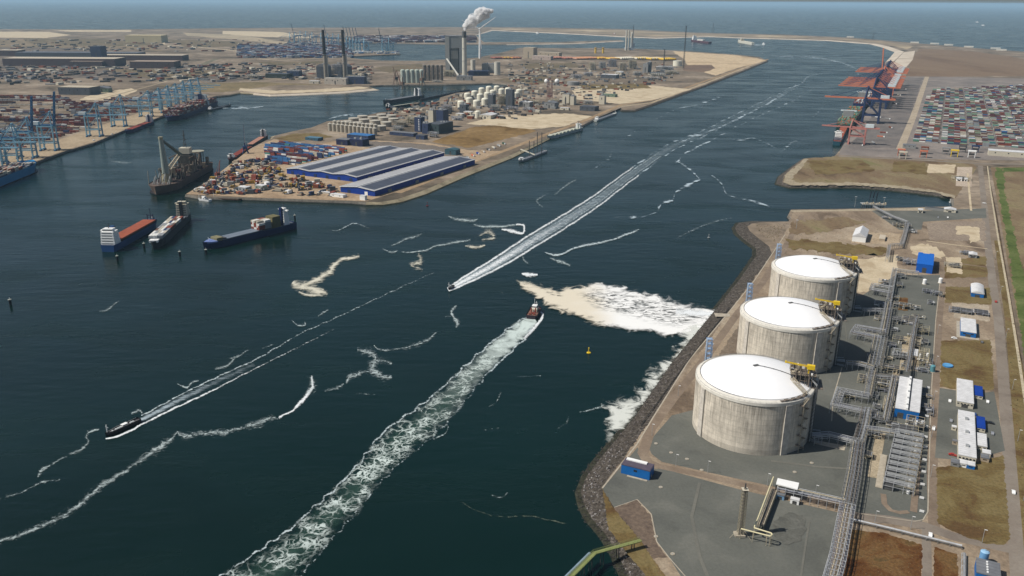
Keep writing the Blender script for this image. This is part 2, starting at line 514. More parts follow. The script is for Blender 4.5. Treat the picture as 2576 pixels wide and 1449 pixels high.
# terminal land near the tanks
sheet('dirt_ground', [(1690,1480),(1612,1362),(1515,1228),(1643,1050),(1836,782),(1942,640),(1990,560),(1995,531),(2400,523),(2480,523),(2520,800),(2600,1500)], DIRT, jit=2.0)
sheet('brown_grass_field', [(2026,399),(2110,392),(2300,400),(2440,408),(2458,420),(2404,500),(2350,481),(2250,470),(2150,462),(1990,462),(1972,456),(1976,441)], FIELD, jit=2.0)
sheet('pale_bank_path', [(2026,399),(2034,400),(1990,452),(2010,459),(2150,459),(2250,466),(2350,478),(2404,493),(2404,500),(2350,484),(2250,473),(2150,466),(1990,466),(1970,458),(1974,441)], soil('pale_bank', [lin(150,138,116), lin(168,156,134)], .05, .3), jit=2.0)
sheet('gravel_ground', [(1515,1230),(1604,1125),(1612,1150),(1632,1168),(1700,1188),(1859,1231),(2112,1290),(2075,1500),(1745,1500),(1683,1403),(1654,1364),(1640,1293),(1604,1256),(1545,1276)], GRAVEL)
sheet('gravel_ground', [(1640,1143),(1627,1118),(1690,1045),(1745,1031),(1850,900),(1870,890),(2010,740),(2120,748),(2170,742),(2255,692),(2372,692),(2360,805),(2348,1000),(2338,1285),(2318,1313),(2155,1290),(2124,1262),(1862,1206),(1665,1162)], GRAVEL)
sheet('dirt_ground', [(1545,1278),(1602,1258),(1637,1296),(1651,1364),(1680,1402),(1640,1405),(1600,1350)], soil('bare_earth', [lin(96,84,76), lin(112,98,86), lin(122,106,94)], .05, .4), jit=2.0)
sheet('dirt_ground', [(2140,655),(2260,640),(2256,690),(2180,735),(2150,735)], PALE, jit=2.0)
sheet('dirt_ground', [(2100,1085),(2200,1095),(2225,1000),(2260,760),(2236,756),(2180,960)], GRAVEL, jit=2.0)
strip('shore_road', [(1660,1176),(1628,1161),(1617,1140),(1637,1079),(1694,1002),(1775,900),(1857,786),(1918,712),(1979,615),(2010,556),(2018,541)], 7.5, CLAYR)
strip('shore_road', [(1650,1172),(1760,1193),(1862,1217),(2118,1278)], 6, CLAYR)
strip('concrete_kerb', [(1515,1228),(1602,1118),(1643,1050),(1735,904),(1836,782),(1898,705),(1975,590)], 1.0, CONC)
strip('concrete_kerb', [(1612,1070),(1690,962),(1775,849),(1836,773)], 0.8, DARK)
strip('shore_path', [(1990,531),(2160,529),(2398,523)], 9, soil('quay_path', [lin(160,148,126), lin(176,164,142)], .05, .3))
strip('road', [(2373,690),(2362,805),(2351,1000),(2345,1200),(2350,1325)], 6.5, CLAYR)
strip('road', [(2150,1298),(2240,1308),(2324,1323),(2400,1350),(2560,1385)], 9, ROADM)
strip('road', [(2330,1325),(2333,1500)], 5, ROADM)
strip('road', [(2570,1540),(2563,1449),(2537,1116),(2512,805),(2498,719),(2484,604),(2476,518),(2466,416)], 8.5, ROADM)
strip('ditch', [(2575,950),(2548,800),(2524,650),(2506,540),(2486,440),(2482,418)], 2.5, soil('ditch_earth', [lin(70,58,46), lin(100,84,66)], .05, .4))
sheet('grass_verge', [(2501,605),(2516,605),(2532,719),(2562,880),(2640,1200),(2700,1500),(2586,1500),(2553,1116),(2528,805)], OLIVE)
sheet('grass_field', [(2492,420),(2900,420),(2900,1600),(2760,1500),(2600,985),(2560,800),(2533,650),(2515,540)], FIELD)
sheet('green_grass_strip', [(2503,422),(2524,422),(2532,500),(2546,560),(2570,660),(2600,800),(2700,1300),(2640,1300),(2590,980),(2562,800),(2540,650),(2525,560),(2512,480)], GREEN, jit=3)
sheet('green_grass_strip', [(2524,422),(2900,418),(2900,428),(2524,432)], GREEN)
strip('pale_path', [(2640,1300),(2590,1080),(2556,858),(2533,719),(2512,604),(2492,480),(2484,418)], 2.2, soil('pale_path', [lin(176,164,140), lin(190,178,152)], .05, .3))
sheet('rusty_field', [(2134,1330),(2230,1342),(2319,1371),(2318,1500),(2098,1500)], RUST, jit=2.0)
sheet('rusty_field', [(2350,1376),(2408,1394),(2412,1500),(2348,1500)], RUST, jit=2.0)
sheet('olive_field', [(2356,1176),(2440,1168),(2524,1145),(2541,1356),(2524,1371),(2483,1369),(2412,1343),(2359,1318)], OLIVE, jit=2.0)
sheet('olive_field', [(2368,858),(2492,854),(2501,978),(2457,987),(2364,974)], OLIVE, jit=2.0)
sheet('olive_field', [(2378,720),(2490,724),(2494,766),(2376,762)], OLIVE, jit=2.0)
sheet('olive_field', [(2378,655),(2480,645),(2484,696),(2376,700)], OLIVE, jit=2.0)
sheet('gravel_ground', [(2364,976),(2457,990),(2501,985),(2528,1134),(2440,1160),(2352,1152)], GRAVEL)
sheet('paved_yard', [(2192,530),(2325,530),(2480,524),(2482,548),(2322,558),(2318,578),(2262,578)], GRAVEL)
sheet('dirt_ground', [(2330,560),(2478,556),(2480,606),(2340,604)], soil('grey_dirt', [lin(138,124,110), lin(152,138,122)], .03, .3), jit=2.0)
sheet('sand_pad', [(2406,568),(2461,572),(2468,602),(2440,612),(2438,592),(2406,590)], PALE, jit=2.0)
sheet('sand_pad', [(2336,412),(2404,414),(2400,436),(2332,434)], PALE, jit=2.0)
sheet('paved_yard', [(2408,420),(2446,420),(2444,470),(2404,468)], soil('pink_paving', [lin(176,160,142), lin(190,174,156)], .05, .3))
sheet('sand_pad', [(2395,761),(2486,768),(2490,808),(2400,800)], soil('pale_gravel', [lin(160,148,130), lin(182,168,148)], .1, .6), jit=2.0)
sheet('sand_pad', [(2378,646),(2418,648),(2420,690),(2380,684)], PALE, jit=2.0)
sheet('dirt_ground', [(2166,584),(2266,588),(2262,616),(2140,612)], soil('tan_dirt', [lin(160,142,118), lin(178,160,136)], .04, .3), jit=2.0)
strip('fence_path', [(2110,393),(2300,402),(2470,412),(2900,416)], 12, ROADM)
strip('pale_path', [(2434,436),(2440,500),(2443,530)], 3, PALE)
strip('pale_path', [(2255,645),(2330,652),(2480,672)], 3, CLAYR)
strip('pale_path', [(2330,606),(2400,616),(2484,626)], 3, PALE)
# container terminal on the right bank
sheet('terminal_apron', [(2113,379),(2163,301),(2228,208),(2250,190),(2900,205),(2900,408),(2300,400),(2112,390)], APRON)
sheet('dark_apron', [(2135,372),(2180,310),(2268,196),(2322,196),(2262,372)], soil('dark_paving', [lin(98,94,92), lin(116,110,106), lin(128,120,114)], .02, .3), jit=2.0)
strip('pale_road', [(2264,376),(2298,292),(2332,193)], 16, soil('pale_road', [lin(164,150,130), lin(178,164,144)], .02, .2))
sheet('brown_field', [(2310,122),(2441,128),(2560,145),(2700,190),(2360,193),(2280,192),(2292,150)], soil('brown_field', [lin(112,92,74), lin(126,106,86), lin(136,118,96)], .003, .05, amt2=.15, stretch=(1, .3)), jit=2.0)
sheet('sand_beach', [(2274,131),(2302,128),(2296,150),(2262,190),(2244,172),(2246,160)], BEACH)
sheet('sand_spit', [(1236,70.5),(1565,75.5),(1752,84),(1967,89),(2145,98),(2219,104),(2300,116),(2282,124),(2236,113),(2204,106.5),(2086,98),(1878,93),(1780,89.5),(1651,92),(1580,89),(1408,80),(1236,73.5)], soil('spit_grass', [lin(128,116,98), lin(150,134,112), lin(190,172,142)], .002, .02, amt2=.15))
# island bank and its fields
strip('bank_road', [(1932,149),(1770,205),(1640,252),(1562,264),(1460,308),(1382,335),(1280,375),(1160,418),(1060,462),(1000,485)], 14, soil('bank_road', [lin(146,124,98), lin(162,140,112)], .01, .1))
strip('bank_road', [(1925,151),(1770,211),(1640,258),(1562,268)], 10, soil('bank_road2', [lin(168,152,126), lin(184,168,140)], .01, .1))
sheet('brown_grass_field', [(1086,357),(1190,320),(1230,316),(1330,320),(1350,330),(1180,372)], soil('island_field', [lin(104,82,50), lin(128,104,68), lin(140,116,80)], .01, .08), jit=2.0)
sheet('sand_ground', [(1170,312),(1260,290),(1420,285),(1490,292),(1420,318),(1340,325),(1230,315)], PALE, jit=2.0)
sheet('sand_ground', [(1440,225),(1540,215),(1640,215),(1740,225),(1640,252),(1560,262),(1450,250)], PALE, jit=2.0)
sheet('sand_ground', [(1692,129),(1780,134),(1850,139),(1905,146),(1926,153),(1860,170),(1800,190),(1735,170),(1720,150)], soil('island_sand', [lin(186,164,132), lin(200,178,146), lin(172,150,120)], .004, .05), jit=2.0)
sheet('brown_patch', [(1720,164),(1790,163),(1800,172),(1770,182),(1720,178)], soil('brown_patch', [lin(110,92,80), lin(128,108,90)], .01, .1), jit=2.0)
sheet('brown_patch', [(1455,214),(1620,210),(1640,222),(1560,224),(1460,226)], OLIVE, jit=2.0)
sheet('yard_paving', [(468,488),(528,453),(628,376),(690,350),(760,370),(870,350),(1080,360),(1180,378),(1260,380),(1060,462),(925,506),(886,505),(617,496)], soil('yard_paving', [lin(150,128,104), lin(168,146,120), lin(180,160,134)], .02, .2))
sheet('grass_mound', [(690,348),(738,337),(800,334),(838,344),(800,352),(720,356)], OLIVE, jit=2.0)
sheet('dark_paving', [(836,350),(1060,362),(1130,372),(1180,396),(1120,392),(870,366)], soil('site_paving', [lin(112,104,96), lin(124,116,108)], .03, .3), jit=2.0)
# left bank
sheet('quay_apron', [(94,404),(164,378),(234,358),(316,324),(398,294),(440,276),(405,268),(300,300),(160,348),(60,380),(-60,420),(-60,456)], soil('quay_apron', [lin(158,140,116), lin(174,156,130)], .02, .2))
sheet('pale_ground', [(200,252),(235,236),(330,222),(346,228),(290,252)], PALE, jit=2.0)
sheet('grass_field', [(400,215),(640,206),(830,214),(700,214),(560,232),(480,232)], soil('left_grass', [lin(108,98,72), lin(126,112,84), lin(142,126,98)], .004, .05))
sheet('sand_ground', [(604,222),(690,228),(780,226),(900,218),(930,222),(864,229),(786,232),(682,236),(600,228)], PALE, jit=2.0)
sheet('dark_ground', [(0,120),(240,118),(250,150),(430,160),(640,190),(600,206),(300,196),(0,200)], soil('dark_ground', [lin(86,80,74), lin(112,102,92), lin(130,116,100)], .005, .04), jit=2.0)
sheet('dark_ground', [(-200,98),(240,100),(360,110),(420,130),(300,122),(-200,116)], soil('dune_grass', [lin(116,104,84), lin(136,120,98)], .002, .02), jit=2.0)
sheet('dune_sand', [(-200,79),(120,80),(180,88),(110,96),(-200,92)], PALE, jit=2.0)
sheet('dune_sand', [(130,75.5),(330,76),(330,80),(180,80)], PALE, jit=2.0)
sheet('dune_sand', [(560,78),(700,80),(790,90),(780,96),(640,92),(560,86)], PALE, jit=2.0)
sheet('dune_sand', [(460,82),(620,90),(700,104),(770,108),(700,110),(600,100),(470,90)], soil('dune2', [lin(156,144,122), lin(176,160,134)], .003, .03), jit=2.0)
strip('sand_road', [(370,113),(418,98),(410,112),(560,124),(640,134),(830,145),(700,152),(650,148)], 22, PALE)
strip('road', [(0,175),(240,164),(500,168),(800,166),(1000,164),(1190,150)], 18, soil('far_road', [lin(104,98,92), lin(120,112,104)], .005, .05))
strip('road', [(400,205),(480,180),(525,155),(545,148)], 30, soil('embankment', [lin(100,98,84), lin(120,114,96)], .005, .05))
strip('road', [(250,250),(420,205),(640,196),(820,206)], 12, soil('far_road2', [lin(150,136,114), lin(168,152,128)], .005, .05))

TRACK = soil('gravel_track', [lin(108, 107, 100), lin(116, 115, 107)], .05, .6, amt2=.1)
strip('gravel_track', [(2036, 1312), (2028, 1360), (2015, 1449), (2010, 1500)], 1.2, TRACK)
strip('gravel_track', [(1940, 1160), (2060, 1175), (2140, 1180)], 2.2, TRACK)
strip('gravel_track', [(1760, 1215), (1740, 1300), (1760, 1400), (1800, 1500)], 2.0, TRACK)
strip('gravel_track', [(2118, 925), (2096, 1000), (2092, 1060)], .8, CONC)
strip('gravel_track', [(2118, 760), (2130, 850), (2122, 910)], .8, TRACK)
strip('curved_track', [(2222, 1243), (2225, 1268), (2240, 1284), (2262, 1290), (2286, 1288)], 3.4, CLAYR)
strip('curved_track', [(2312, 1130), (2306, 1200), (2298, 1288)], 4, CLAYR)
strip('concrete_kerb', [(2366, 700), (2354, 805), (2342, 1000), (2334, 1288), (2322, 1308), (2300, 1312)], .7, CONC)
strip('concrete_kerb', [(2160, 1292), (2230, 1302), (2300, 1312)], .6, CONC)
strip('concrete_kerb', [(1545, 1277), (1602, 1257), (1638, 1294), (1652, 1363), (1682, 1402), (1745, 1475)], .6, CONC)
sheet('oil_stain', [(1960, 1300), (1990, 1290), (2024, 1302), (2030, 1330), (2012, 1362), (1980, 1372), (1950, 1352), (1944, 1322)], soil('stained_gravel', [lin(88, 88, 83), lin(98, 98, 92), lin(106, 106, 100)], .12, .7, amt2=.2), jit=3)  # slightly darker gravel patch with a ragged outline
sheet('bare_patch', [(1845, 905), (1868, 880), (1880, 800), (1850, 830), (1822, 872), (1788, 930), (1755, 980), (1745, 1020), (1790, 1000)], soil('brown_gravel', [lin(108, 96, 84), lin(124, 112, 98)], .06, .5), jit=2)
sheet('concrete_pad', [(2052, 1108), (2128, 1122), (2124, 1134), (2046, 1116)], CONC)
sheet('concrete_pad', [(2182, 1200), (2208, 1204), (2228, 1090), (2204, 1086)], soil('pad_tan', [lin(160, 146, 122), lin(176, 162, 138)], .1, .6))
sheet('concrete_pad', [(2236, 1000), (2252, 1004), (2262, 940), (2246, 936)], MATS['pad_tan'])
sheet('concrete_pad', [(2262, 930), (2310, 936), (2318, 850), (2272, 846)], MATS['pad_tan'])
sheet('brown_patch', [(2262, 748), (2284, 750), (2284, 782), (2258, 780)], RUST, jit=1)
for q in ([(2030, 404), (2170, 403), (2200, 430), (2050, 440)], [(2250, 405), (2330, 410), (2330, 440), (2240, 430)]):
    sheet('grass_patch', q, OLIVE, jit=3)
for q, m_ in (([(1990, 560), (2120, 545), (2180, 560), (2080, 585), (1985, 590)], FIELD), ([(1975, 600), (2100, 610), (2230, 625), (2235, 640), (2130, 640), (1990, 625)], OLIVE), ([(2290, 620), (2335, 612), (2376, 640), (2370, 652), (2300, 640)], PALE)):
    sheet('brown_patch', q, m_, jit=4)
for q in ([(60, 96), (240, 98), (420, 112), (300, 116), (80, 110)], [(420, 100), (600, 104), (640, 118), (470, 118)], [(250, 172), (420, 176), (600, 178), (560, 190), (380, 200)], [(640, 156), (800, 154), (860, 160), (700, 164)], [(940, 170), (1040, 160), (1090, 166), (980, 184)], [(1240, 200), (1350, 190), (1440, 196), (1340, 214)], [(1300, 160), (1440, 158), (1460, 168), (1340, 176)]):
    sheet('scrub_land', q, soil('scrub_land', [lin(92, 86, 66), lin(112, 100, 80), lin(130, 114, 92)], .01, .08), jit=5)
# ------------------------------------------------------------ the three storage tanks
def tank_concrete():
    m = bpy.data.materials.new('streaked_concrete')
    m.use_nodes = True
    t = m.node_tree
    L = t.links.new
    b = t.nodes['Principled BSDF']
    b.inputs['Roughness'].default_value = 0.9
    b.inputs['Specular IOR Level'].default_value = 0.15
    tc = t.nodes.new('ShaderNodeTexCoord')
    sp = t.nodes.new('ShaderNodeSeparateXYZ'); L(tc.outputs['Object'], sp.inputs[0])
    at = t.nodes.new('ShaderNodeMath'); at.operation = 'ARCTAN2'
    L(sp.outputs[1], at.inputs[0]); L(sp.outputs[0], at.inputs[1])
    def coords(ka, kz):
        a = t.nodes.new('ShaderNodeMath'); a.operation = 'MULTIPLY'; a.inputs[1].default_value = ka
        z = t.nodes.new('ShaderNodeMath'); z.operation = 'MULTIPLY'; z.inputs[1].default_value = kz
        L(at.outputs[0], a.inputs[0]); L(sp.outputs[2], z.inputs[0])
        c = t.nodes.new('ShaderNodeCombineXYZ')
        L(a.outputs[0], c.inputs[0]); L(z.outputs[0], c.inputs[1])
        oi = t.nodes.new('ShaderNodeObjectInfo')
        rr = t.nodes.new('ShaderNodeMath'); rr.operation = 'MULTIPLY'; rr.inputs[1].default_value = 50
        L(oi.outputs['Random'], rr.inputs[0]); L(rr.outputs[0], c.inputs[2])
        return c.outputs[0]
    def noise(vec, sc, det, p0, p1, v0, v1):
        n = t.nodes.new('ShaderNodeTexNoise')
        n.inputs['Scale'].default_value = sc; n.inputs['Detail'].default_value = det; n.inputs['Roughness'].default_value = 0.65
        L(vec, n.inputs['Vector'])
        r = t.nodes.new('ShaderNodeMapRange')
        r.inputs[1].default_value = p0; r.inputs[2].default_value = p1; r.inputs[3].default_value = v0; r.inputs[4].default_value = v1
        L(n.outputs[0], r.inputs[0])
        return r.outputs[0]
    streak = noise(coords(41.5, 0.06), 0.9, 5, 0.34, 0.60, 0.40, 1.06)     # run-off streaks
    cloud = noise(coords(41.5, 1.0), 0.09, 6, 0.32, 0.68, 0.72, 1.12)        # broad staining
    fine = noise(coords(41.5, 1.0), 1.2, 3, 0.3, 0.7, 0.92, 1.06)
    # streaks are strongest below the ring beam and fade down the wall
    fz = t.nodes.new('ShaderNodeMapRange')
    fz.inputs[1].default_value = 6; fz.inputs[2].default_value = 39; fz.inputs[3].default_value = 0.25; fz.inputs[4].default_value = 1.0
    L(sp.outputs[2], fz.inputs[0])
    mx = t.nodes.new('ShaderNodeMix')
    mx.inputs[2].default_value = 1.0
    L(fz.outputs[0], mx.inputs[0]); L(streak, mx.inputs[3])
    # casting lifts: thin lines every 3.9 m, and vertical panel joints every 6 degrees
    def line(src, period, wd, depth):
        mo = t.nodes.new('ShaderNodeMath'); mo.operation = 'PINGPONG'; mo.inputs[1].default_value = period / 2
        L(src, mo.inputs[0])
        r = t.nodes.new('ShaderNodeMapRange')
        r.inputs[1].default_value = 0; r.inputs[2].default_value = wd; r.inputs[3].default_value = depth; r.inputs[4].default_value = 1
        L(mo.outputs[0], r.inputs[0])
        return r.outputs[0]
    l1 = line(sp.outputs[2], 3.9, 0.3, 0.80)
    l2 = line(at.outputs[0], R(3.6), R(0.22), 0.82)
    base = t.nodes.new('ShaderNodeMapRange')                               # darker band round the foot of the wall
    base.inputs[1].default_value = 3.6; base.inputs[2].default_value = 4.2; base.inputs[3].default_value = 0.80; base.inputs[4].default_value = 1.0
    L(sp.outputs[2], base.inputs[0])
    cur = mx.outputs[0]
    for o in (cloud, fine, l1, l2, base.outputs[0]):
        q = t.nodes.new('ShaderNodeMath'); q.operation = 'MULTIPLY'
        L(cur, q.inputs[0]); L(o, q.inputs[1]); cur = q.outputs[0]
    vs = t.nodes.new('ShaderNodeVectorMath'); vs.operation = 'SCALE'
    vs.inputs[0].default_value = (0.63, 0.57, 0.475)
    L(cur, vs.inputs['Scale'])
    L(vs.outputs[0], b.inputs['Base Color'])
    return m

TCON = tank_concrete()
TPIL = mat('pilaster_concrete', (0.52, 0.48, 0.42), 0.9, var=0.3, scale=0.25)
WHITE = mat('white_paint', (0.80, 0.80, 0.78), 0.45, var=0.06, scale=0.15)
DOMEW = mat('white_dome', (0.86, 0.86, 0.86), 0.5, var=0.035, scale=0.06)
RIMW = mat('rim_cream', (0.66, 0.63, 0.56), 0.7, var=0.15, scale=0.25)
GREYP = mat('grey_pipe', (0.10, 0.10, 0.10), 0.6, var=0.3)
GALV = mat('galvanised_steel', (0.36, 0.37, 0.37), 0.55, 0.2, var=0.3, scale=0.6)
CREAM = mat('cream_steel', (0.46, 0.40, 0.29), 0.6, var=0.3, scale=0.5)
DKST = mat('dark_steel', (0.07, 0.068, 0.065), 0.6, var=0.4, scale=0.6)
BRNST = mat('brown_steel', (0.17, 0.14, 0.115), 0.7, var=0.45, scale=0.5)
YEL = mat('yellow_paint', (0.72, 0.50, 0.02), 0.45, var=0.12)
BLUEST = mat('pale_blue_steel', (0.22, 0.34, 0.52), 0.5, var=0.2)
TR, TH, DR = 41.3, 40.0, 8.4

def pol(a, r, z=0.0):                               # bearing a, radius r
    return Vector((math.sin(R(a)) * r, math.cos(R(a)) * r, z))

def make_tank():
    t = thing('storage_tank', '', 'storage tank')
    MB().lathe([(TR, -0.5), (TR, TH - 2.2)], 128).build('wall', TCON, t, smooth=True)
    b = MB()
    for a in (162, 252, 342, 72):
        p = pol(a, TR + 0.15)
        b.box(p.x, p.y, -0.4, 5.0, 1.5, TH - 1.8, -R(a)).cut()
    b.each('buttress', TPIL, t)
    b = MB().lathe([(TR, TH - 2.2), (TR + .45, TH - 2.2), (TR + .45, TH), (TR + .1, TH + .35), (38.6, TH + 1.15)], 128)
    b.build('rim', RIMW, t)
    Rs = (38.4 ** 2 + DR ** 2) / (2 * DR)
    prof = []
    for k in range(17):
        r = max(38.5 * (1 - k / 16), 0.01)
        prof.append((r, TH + 1.1 + math.sqrt(Rs * Rs - r * r) - (Rs - DR)))
    MB().lathe(prof, 96).build('dome_roof', DOMEW, t, smooth=True)
    zt = lambda r: TH + 1.1 + math.sqrt(Rs * Rs - r * r) - (Rs - DR)
    # water-spray ring main and the pipe up to the crown
    b = MB()
    n = 72
    ring = [(38.7 * math.cos(2 * math.pi * i / n), 38.7 * math.sin(2 * math.pi * i / n), TH + 1.7) for i in range(n + 1)]
    b.path(ring, 0.16)
    b.build('ring_pipe', GREYP, t)
    b = MB()
    pr = [(pol(112, r, zt(r) + 0.5)) for r in (0, 6, 12, 18, 24, 28)]
    b.path(pr, 0.22)
    for p in pr: b.box(p.x, p.y, p.z - .6, .5, .5, .5)
    b.box(0, 0, zt(0), 4.2, 2.2, 0.5, 0.4)
    b.build('crown_pipe', GREYP, t)
    # handrail round the rim
    b = MB()
    for i in range(n):
        a = 360 * i / n
        b.tube(pol(a, TR + .35, TH), pol(a, TR + .35, TH + 1.2), .05)
    for zz in (TH + .7, TH + 1.2):
        b.path([pol(360 * i / n, TR + .35, zz) for i in range(n + 1)], 0.04)
    b.build('handrail', GALV, t)
    # process platform over the edge
    pa = 105
    pc = pol(pa, 32)
    rot = -R(pa)
    ex, ey = Vector((math.cos(rot), math.sin(rot), 0)), Vector((-math.sin(rot), math.cos(rot), 0))
    def L3(x, y, z): return pc + ex * x + ey * y + Vector((0, 0, z))
    zd = TH + 9.5
    b = MB()
    c = L3(0, 0, 0)
    b.box(c.x, c.y, zd, 19, 17, .5, rot)
    b.box(c.x, c.y, zd - 4.2, 18, 16, .35, rot)
    q = L3(1, 9.5, 0); b.box(q.x, q.y, TH + .6, 17, 9, .4, rot)
    b.build('deck', BRNST, t)
    b = MB()
    for x in (-9, -4.5, 0, 4.5, 9):
        for y in (-8, -3, 3, 8):
            b.tube(L3(x, y, TH + (0.3 if y > 4 else 2.6)), L3(x, y, zd), .28)
        b.tube(L3(x, -8, zd), L3(x, 8, zd - 4), .16)
    for y in (-8, -3, 3, 8):
        b.tube(L3(-9, y, zd - 2), L3(9, y, zd - 2), .22)
        b.tube(L3(-9, y, zd - 4), L3(0, y, zd), .14); b.tube(L3(9, y, zd - 4), L3(0, y, zd), .14)
    b.build('support_frame', DKST, t)
    b = MB()
    for zz in (zd + .6, zd + 1.1):
        b.path([L3(x, y, zz) for x, y in ((-9.4, -8.4), (9.4, -8.4), (9.4, 8.4), (-9.4, 8.4), (-9.4, -8.4))], .06)
    for k in range(13):
        x = -9.4 + k * 18.8 / 12
        for y in (-8.4, 8.4): b.tube(L3(x, y, zd), L3(x, y, zd + 1.1), .06)
    b.build('platform_rail', CREAM, t)
    rnd = random.Random(5)
    b = MB(); b2 = MB(); b3 = MB()
    for i in range(16):
        x, y = rnd.uniform(-8.5, 8.5), rnd.uniform(-7.5, 7.5)
        q = L3(x, y, 0)
        h = rnd.uniform(.8, 2.2)
        (b if i % 3 else b3).box(q.x, q.y, zd + .5, rnd.uniform(.8, 2), rnd.uniform(.8, 2), h, rot).cut()
    for i in range(9):
        y = rnd.uniform(-7.5, 7.5)
        z = zd + rnd.uniform(.9, 2.8)
        b2.path([L3(-8.5, y, z), L3(rnd.uniform(2, 9), y, z), L3(9.6, y * .8, z), L3(9.8, y * .8, TH)], rnd.uniform(.12, .3), 6).cut()
    for i in range(8):
        x = rnd.uniform(-8, 8)
        b2.path([L3(x, -8, zd + 1.2), L3(x, 8, zd + 1.2)], rnd.uniform(.1, .2), 6).cut()
    b.each('equipment', CREAM, t); b2.each('process_pipe', BRNST, t); b3.each('cabinet', WHITE, t)
    # lattice walkway from the deck down to the head of the stairs
    b = MB()
    A0, A1 = L3(-10, -7, zd - 1), pol(139, 40.5, TH + 2)
    A0 = pol(132, 27, zt(27) + 2.2)
    d = (A1 - A0)
    sd = Vector((-d.y, d.x, 0)).normalized() * 1.3
    for s in (-1, 1):
        for dz in (0, 1.3): b.tube(A0 + sd * s + Vector((0, 0, dz)), A1 + sd * s + Vector((0, 0, dz)), .18)
        for k in range(9):
            p = A0 + d * (k / 9) + sd * s; q = A0 + d * ((k + 1) / 9) + sd * s
            b.tube(p, q + Vector((0, 0, 1.3)), .1)
            b.tube(p, p + Vector((0, 0, 1.3)), .1)
    mid = (A0 + A1) / 2
    for k in range(10):
        p = A0 + d * (k / 9)
        b.tube(p - sd, p + sd, .2)
    b.build('walkway', CREAM, t)
    b = MB()
    for k in range(8):
        p = pol(139 + k * 4.2, 40.0, 0)
        b.box(p.x, p.y, TH + .9, 3.0, 2.0, .25 if k % 2 else .9, -R(139 + k * 4.2)).cut()
    b.each('rim_platform', BRNST, t)
    # zigzag stair down the wall
    b = MB(); bs = MB()
    nf = 10
    a0, a1, rr = 140.0, 147.5, TR + .9
    st = 38.0 / nf
    for k in range(nf):
        z1, z0 = TH - k * st, TH - (k + 1) * st
        p, q = (a0, a1) if k % 2 == 0 else (a1, a0)
        for r2 in (rr + .2, rr + 1.6):
            b.tube(pol(p, r2, z1), pol(q, r2, z0), .17)
            b.tube(pol(p, r2, z1 + 1), pol(q, r2, z0 + 1), .07)
        for i in range(9):
            f = i / 8
            c = pol(p + (q - p) * f, rr + .9, z1 + (z0 - z1) * f)
            bs.box(c.x, c.y, c.z - .05, .35, 1.5, .1, -R(p + (q - p) * f))
        c = pol(q, rr + 1.0, z0)
        bs.box(c.x, c.y, z0 - .15, 1.9, 2.6, .25, -R(q))
        b.tube(pol(q, TR - .2, z0 - 1.6), pol(q, rr + 2.1, z0 - .1), .18)
    for a in (a0, a1):
        b.tube(pol(a, rr + 2.0, 0), pol(a, rr + 2.0, TH), .14)
    s = b.build('stair', CREAM, t)
    bs.build('step', BRNST, s)
    # risers on the shaded side
    b = MB()
    for a, r in ((118, .35), (120.5, .25), (104, .6), (106.5, .6), (109, .35), (98, .45)):
        b.path([pol(a, TR + 1.4, .5), pol(a, TR + 1.4, TH + 4), L3(8, 4, zd - 1)], r, 8)
        b.path([pol(a, TR + 1.4, 1.2), pol(a, TR + 9, 1.2)], r, 8).cut()
    b.each('riser_pipe', GALV, t)
    b = MB()
    for a in (99, 122):
        for r in (TR + .5, TR + 2.6): b.tube(pol(a, r, 0), pol(a, r, TH + 5), .2)
    for z in range(2, 44, 3):
        b.tube(pol(99, TR + .5, z), pol(99, TR + 2.6, z + 3), .1)
        b.tube(pol(122, TR + .5, z), pol(122, TR + 2.6, z + 3), .1)
    b.build('riser_frame', DKST, t)
    # yellow deck crane: mast, machinery box, boom lying to the left
    cr = MB()
    m0 = L3(5.5, 3.5, 0)
    cr.cyl(m0.x, m0.y, zd, .8, 4.2, 12)
    cr = cr.build('crane', YEL, t)
    ca = 290                                         # bearing of the boom
    u = az(ca); sdv = Vector((u.y, -u.x, 0))
    zc = zd + 4.2
    b = MB()
    c = m0 - u * 1.0
    b.box(c.x, c.y, zc, 3.0, 5.2, 2.9, -R(ca))
    b.build('machinery_box', YEL, cr)
    b = MB()
    P0, P1 = m0 + u * 1.0 + Vector((0, 0, zc + 1.2)), m0 + u * 16 + Vector((0, 0, zc + 2.6))
    for s in (-.6, .6):
        for dz in (0, 1.0): b.tube(P0 + sdv * s + Vector((0, 0, dz)), P1 + sdv * s * .5 + Vector((0, 0, dz * .5)), .15)
    for k in range(10):
        f, g = k / 10, (k + 1) / 10
        p, q = P0.lerp(P1, f), P0.lerp(P1, g)
        for s in (-.5, .5):
            b.tube(p + sdv * s, q + sdv * s + Vector((0, 0, .8)), .09)
            b.tube(p + sdv * s + Vector((0, 0, .8)), q - sdv * s, .09)
    b.box(P1.x, P1.y, P1.z - .4, 1.2, 1.2, 1.4, -R(ca))
    b.build('boom', YEL, cr)
    return t

TANKC = [Vector((175.5, 549.0, 0)), Vector((242.0, 681.5, 0)), Vector((308.5, 814.0, 0))]
t0 = make_tank()
t0['group'] = 'concrete storage tanks in a row'
t0.location = TANKC[0]
t0['label'] = 'nearest concrete storage tank with white dome, yellow crane and zigzag stair'
dup(t0, TANKC[1], label='middle concrete storage tank with white dome, between the two others')
dup(t0, TANKC[2], label='farthest concrete storage tank with white dome, beside brown open ground')

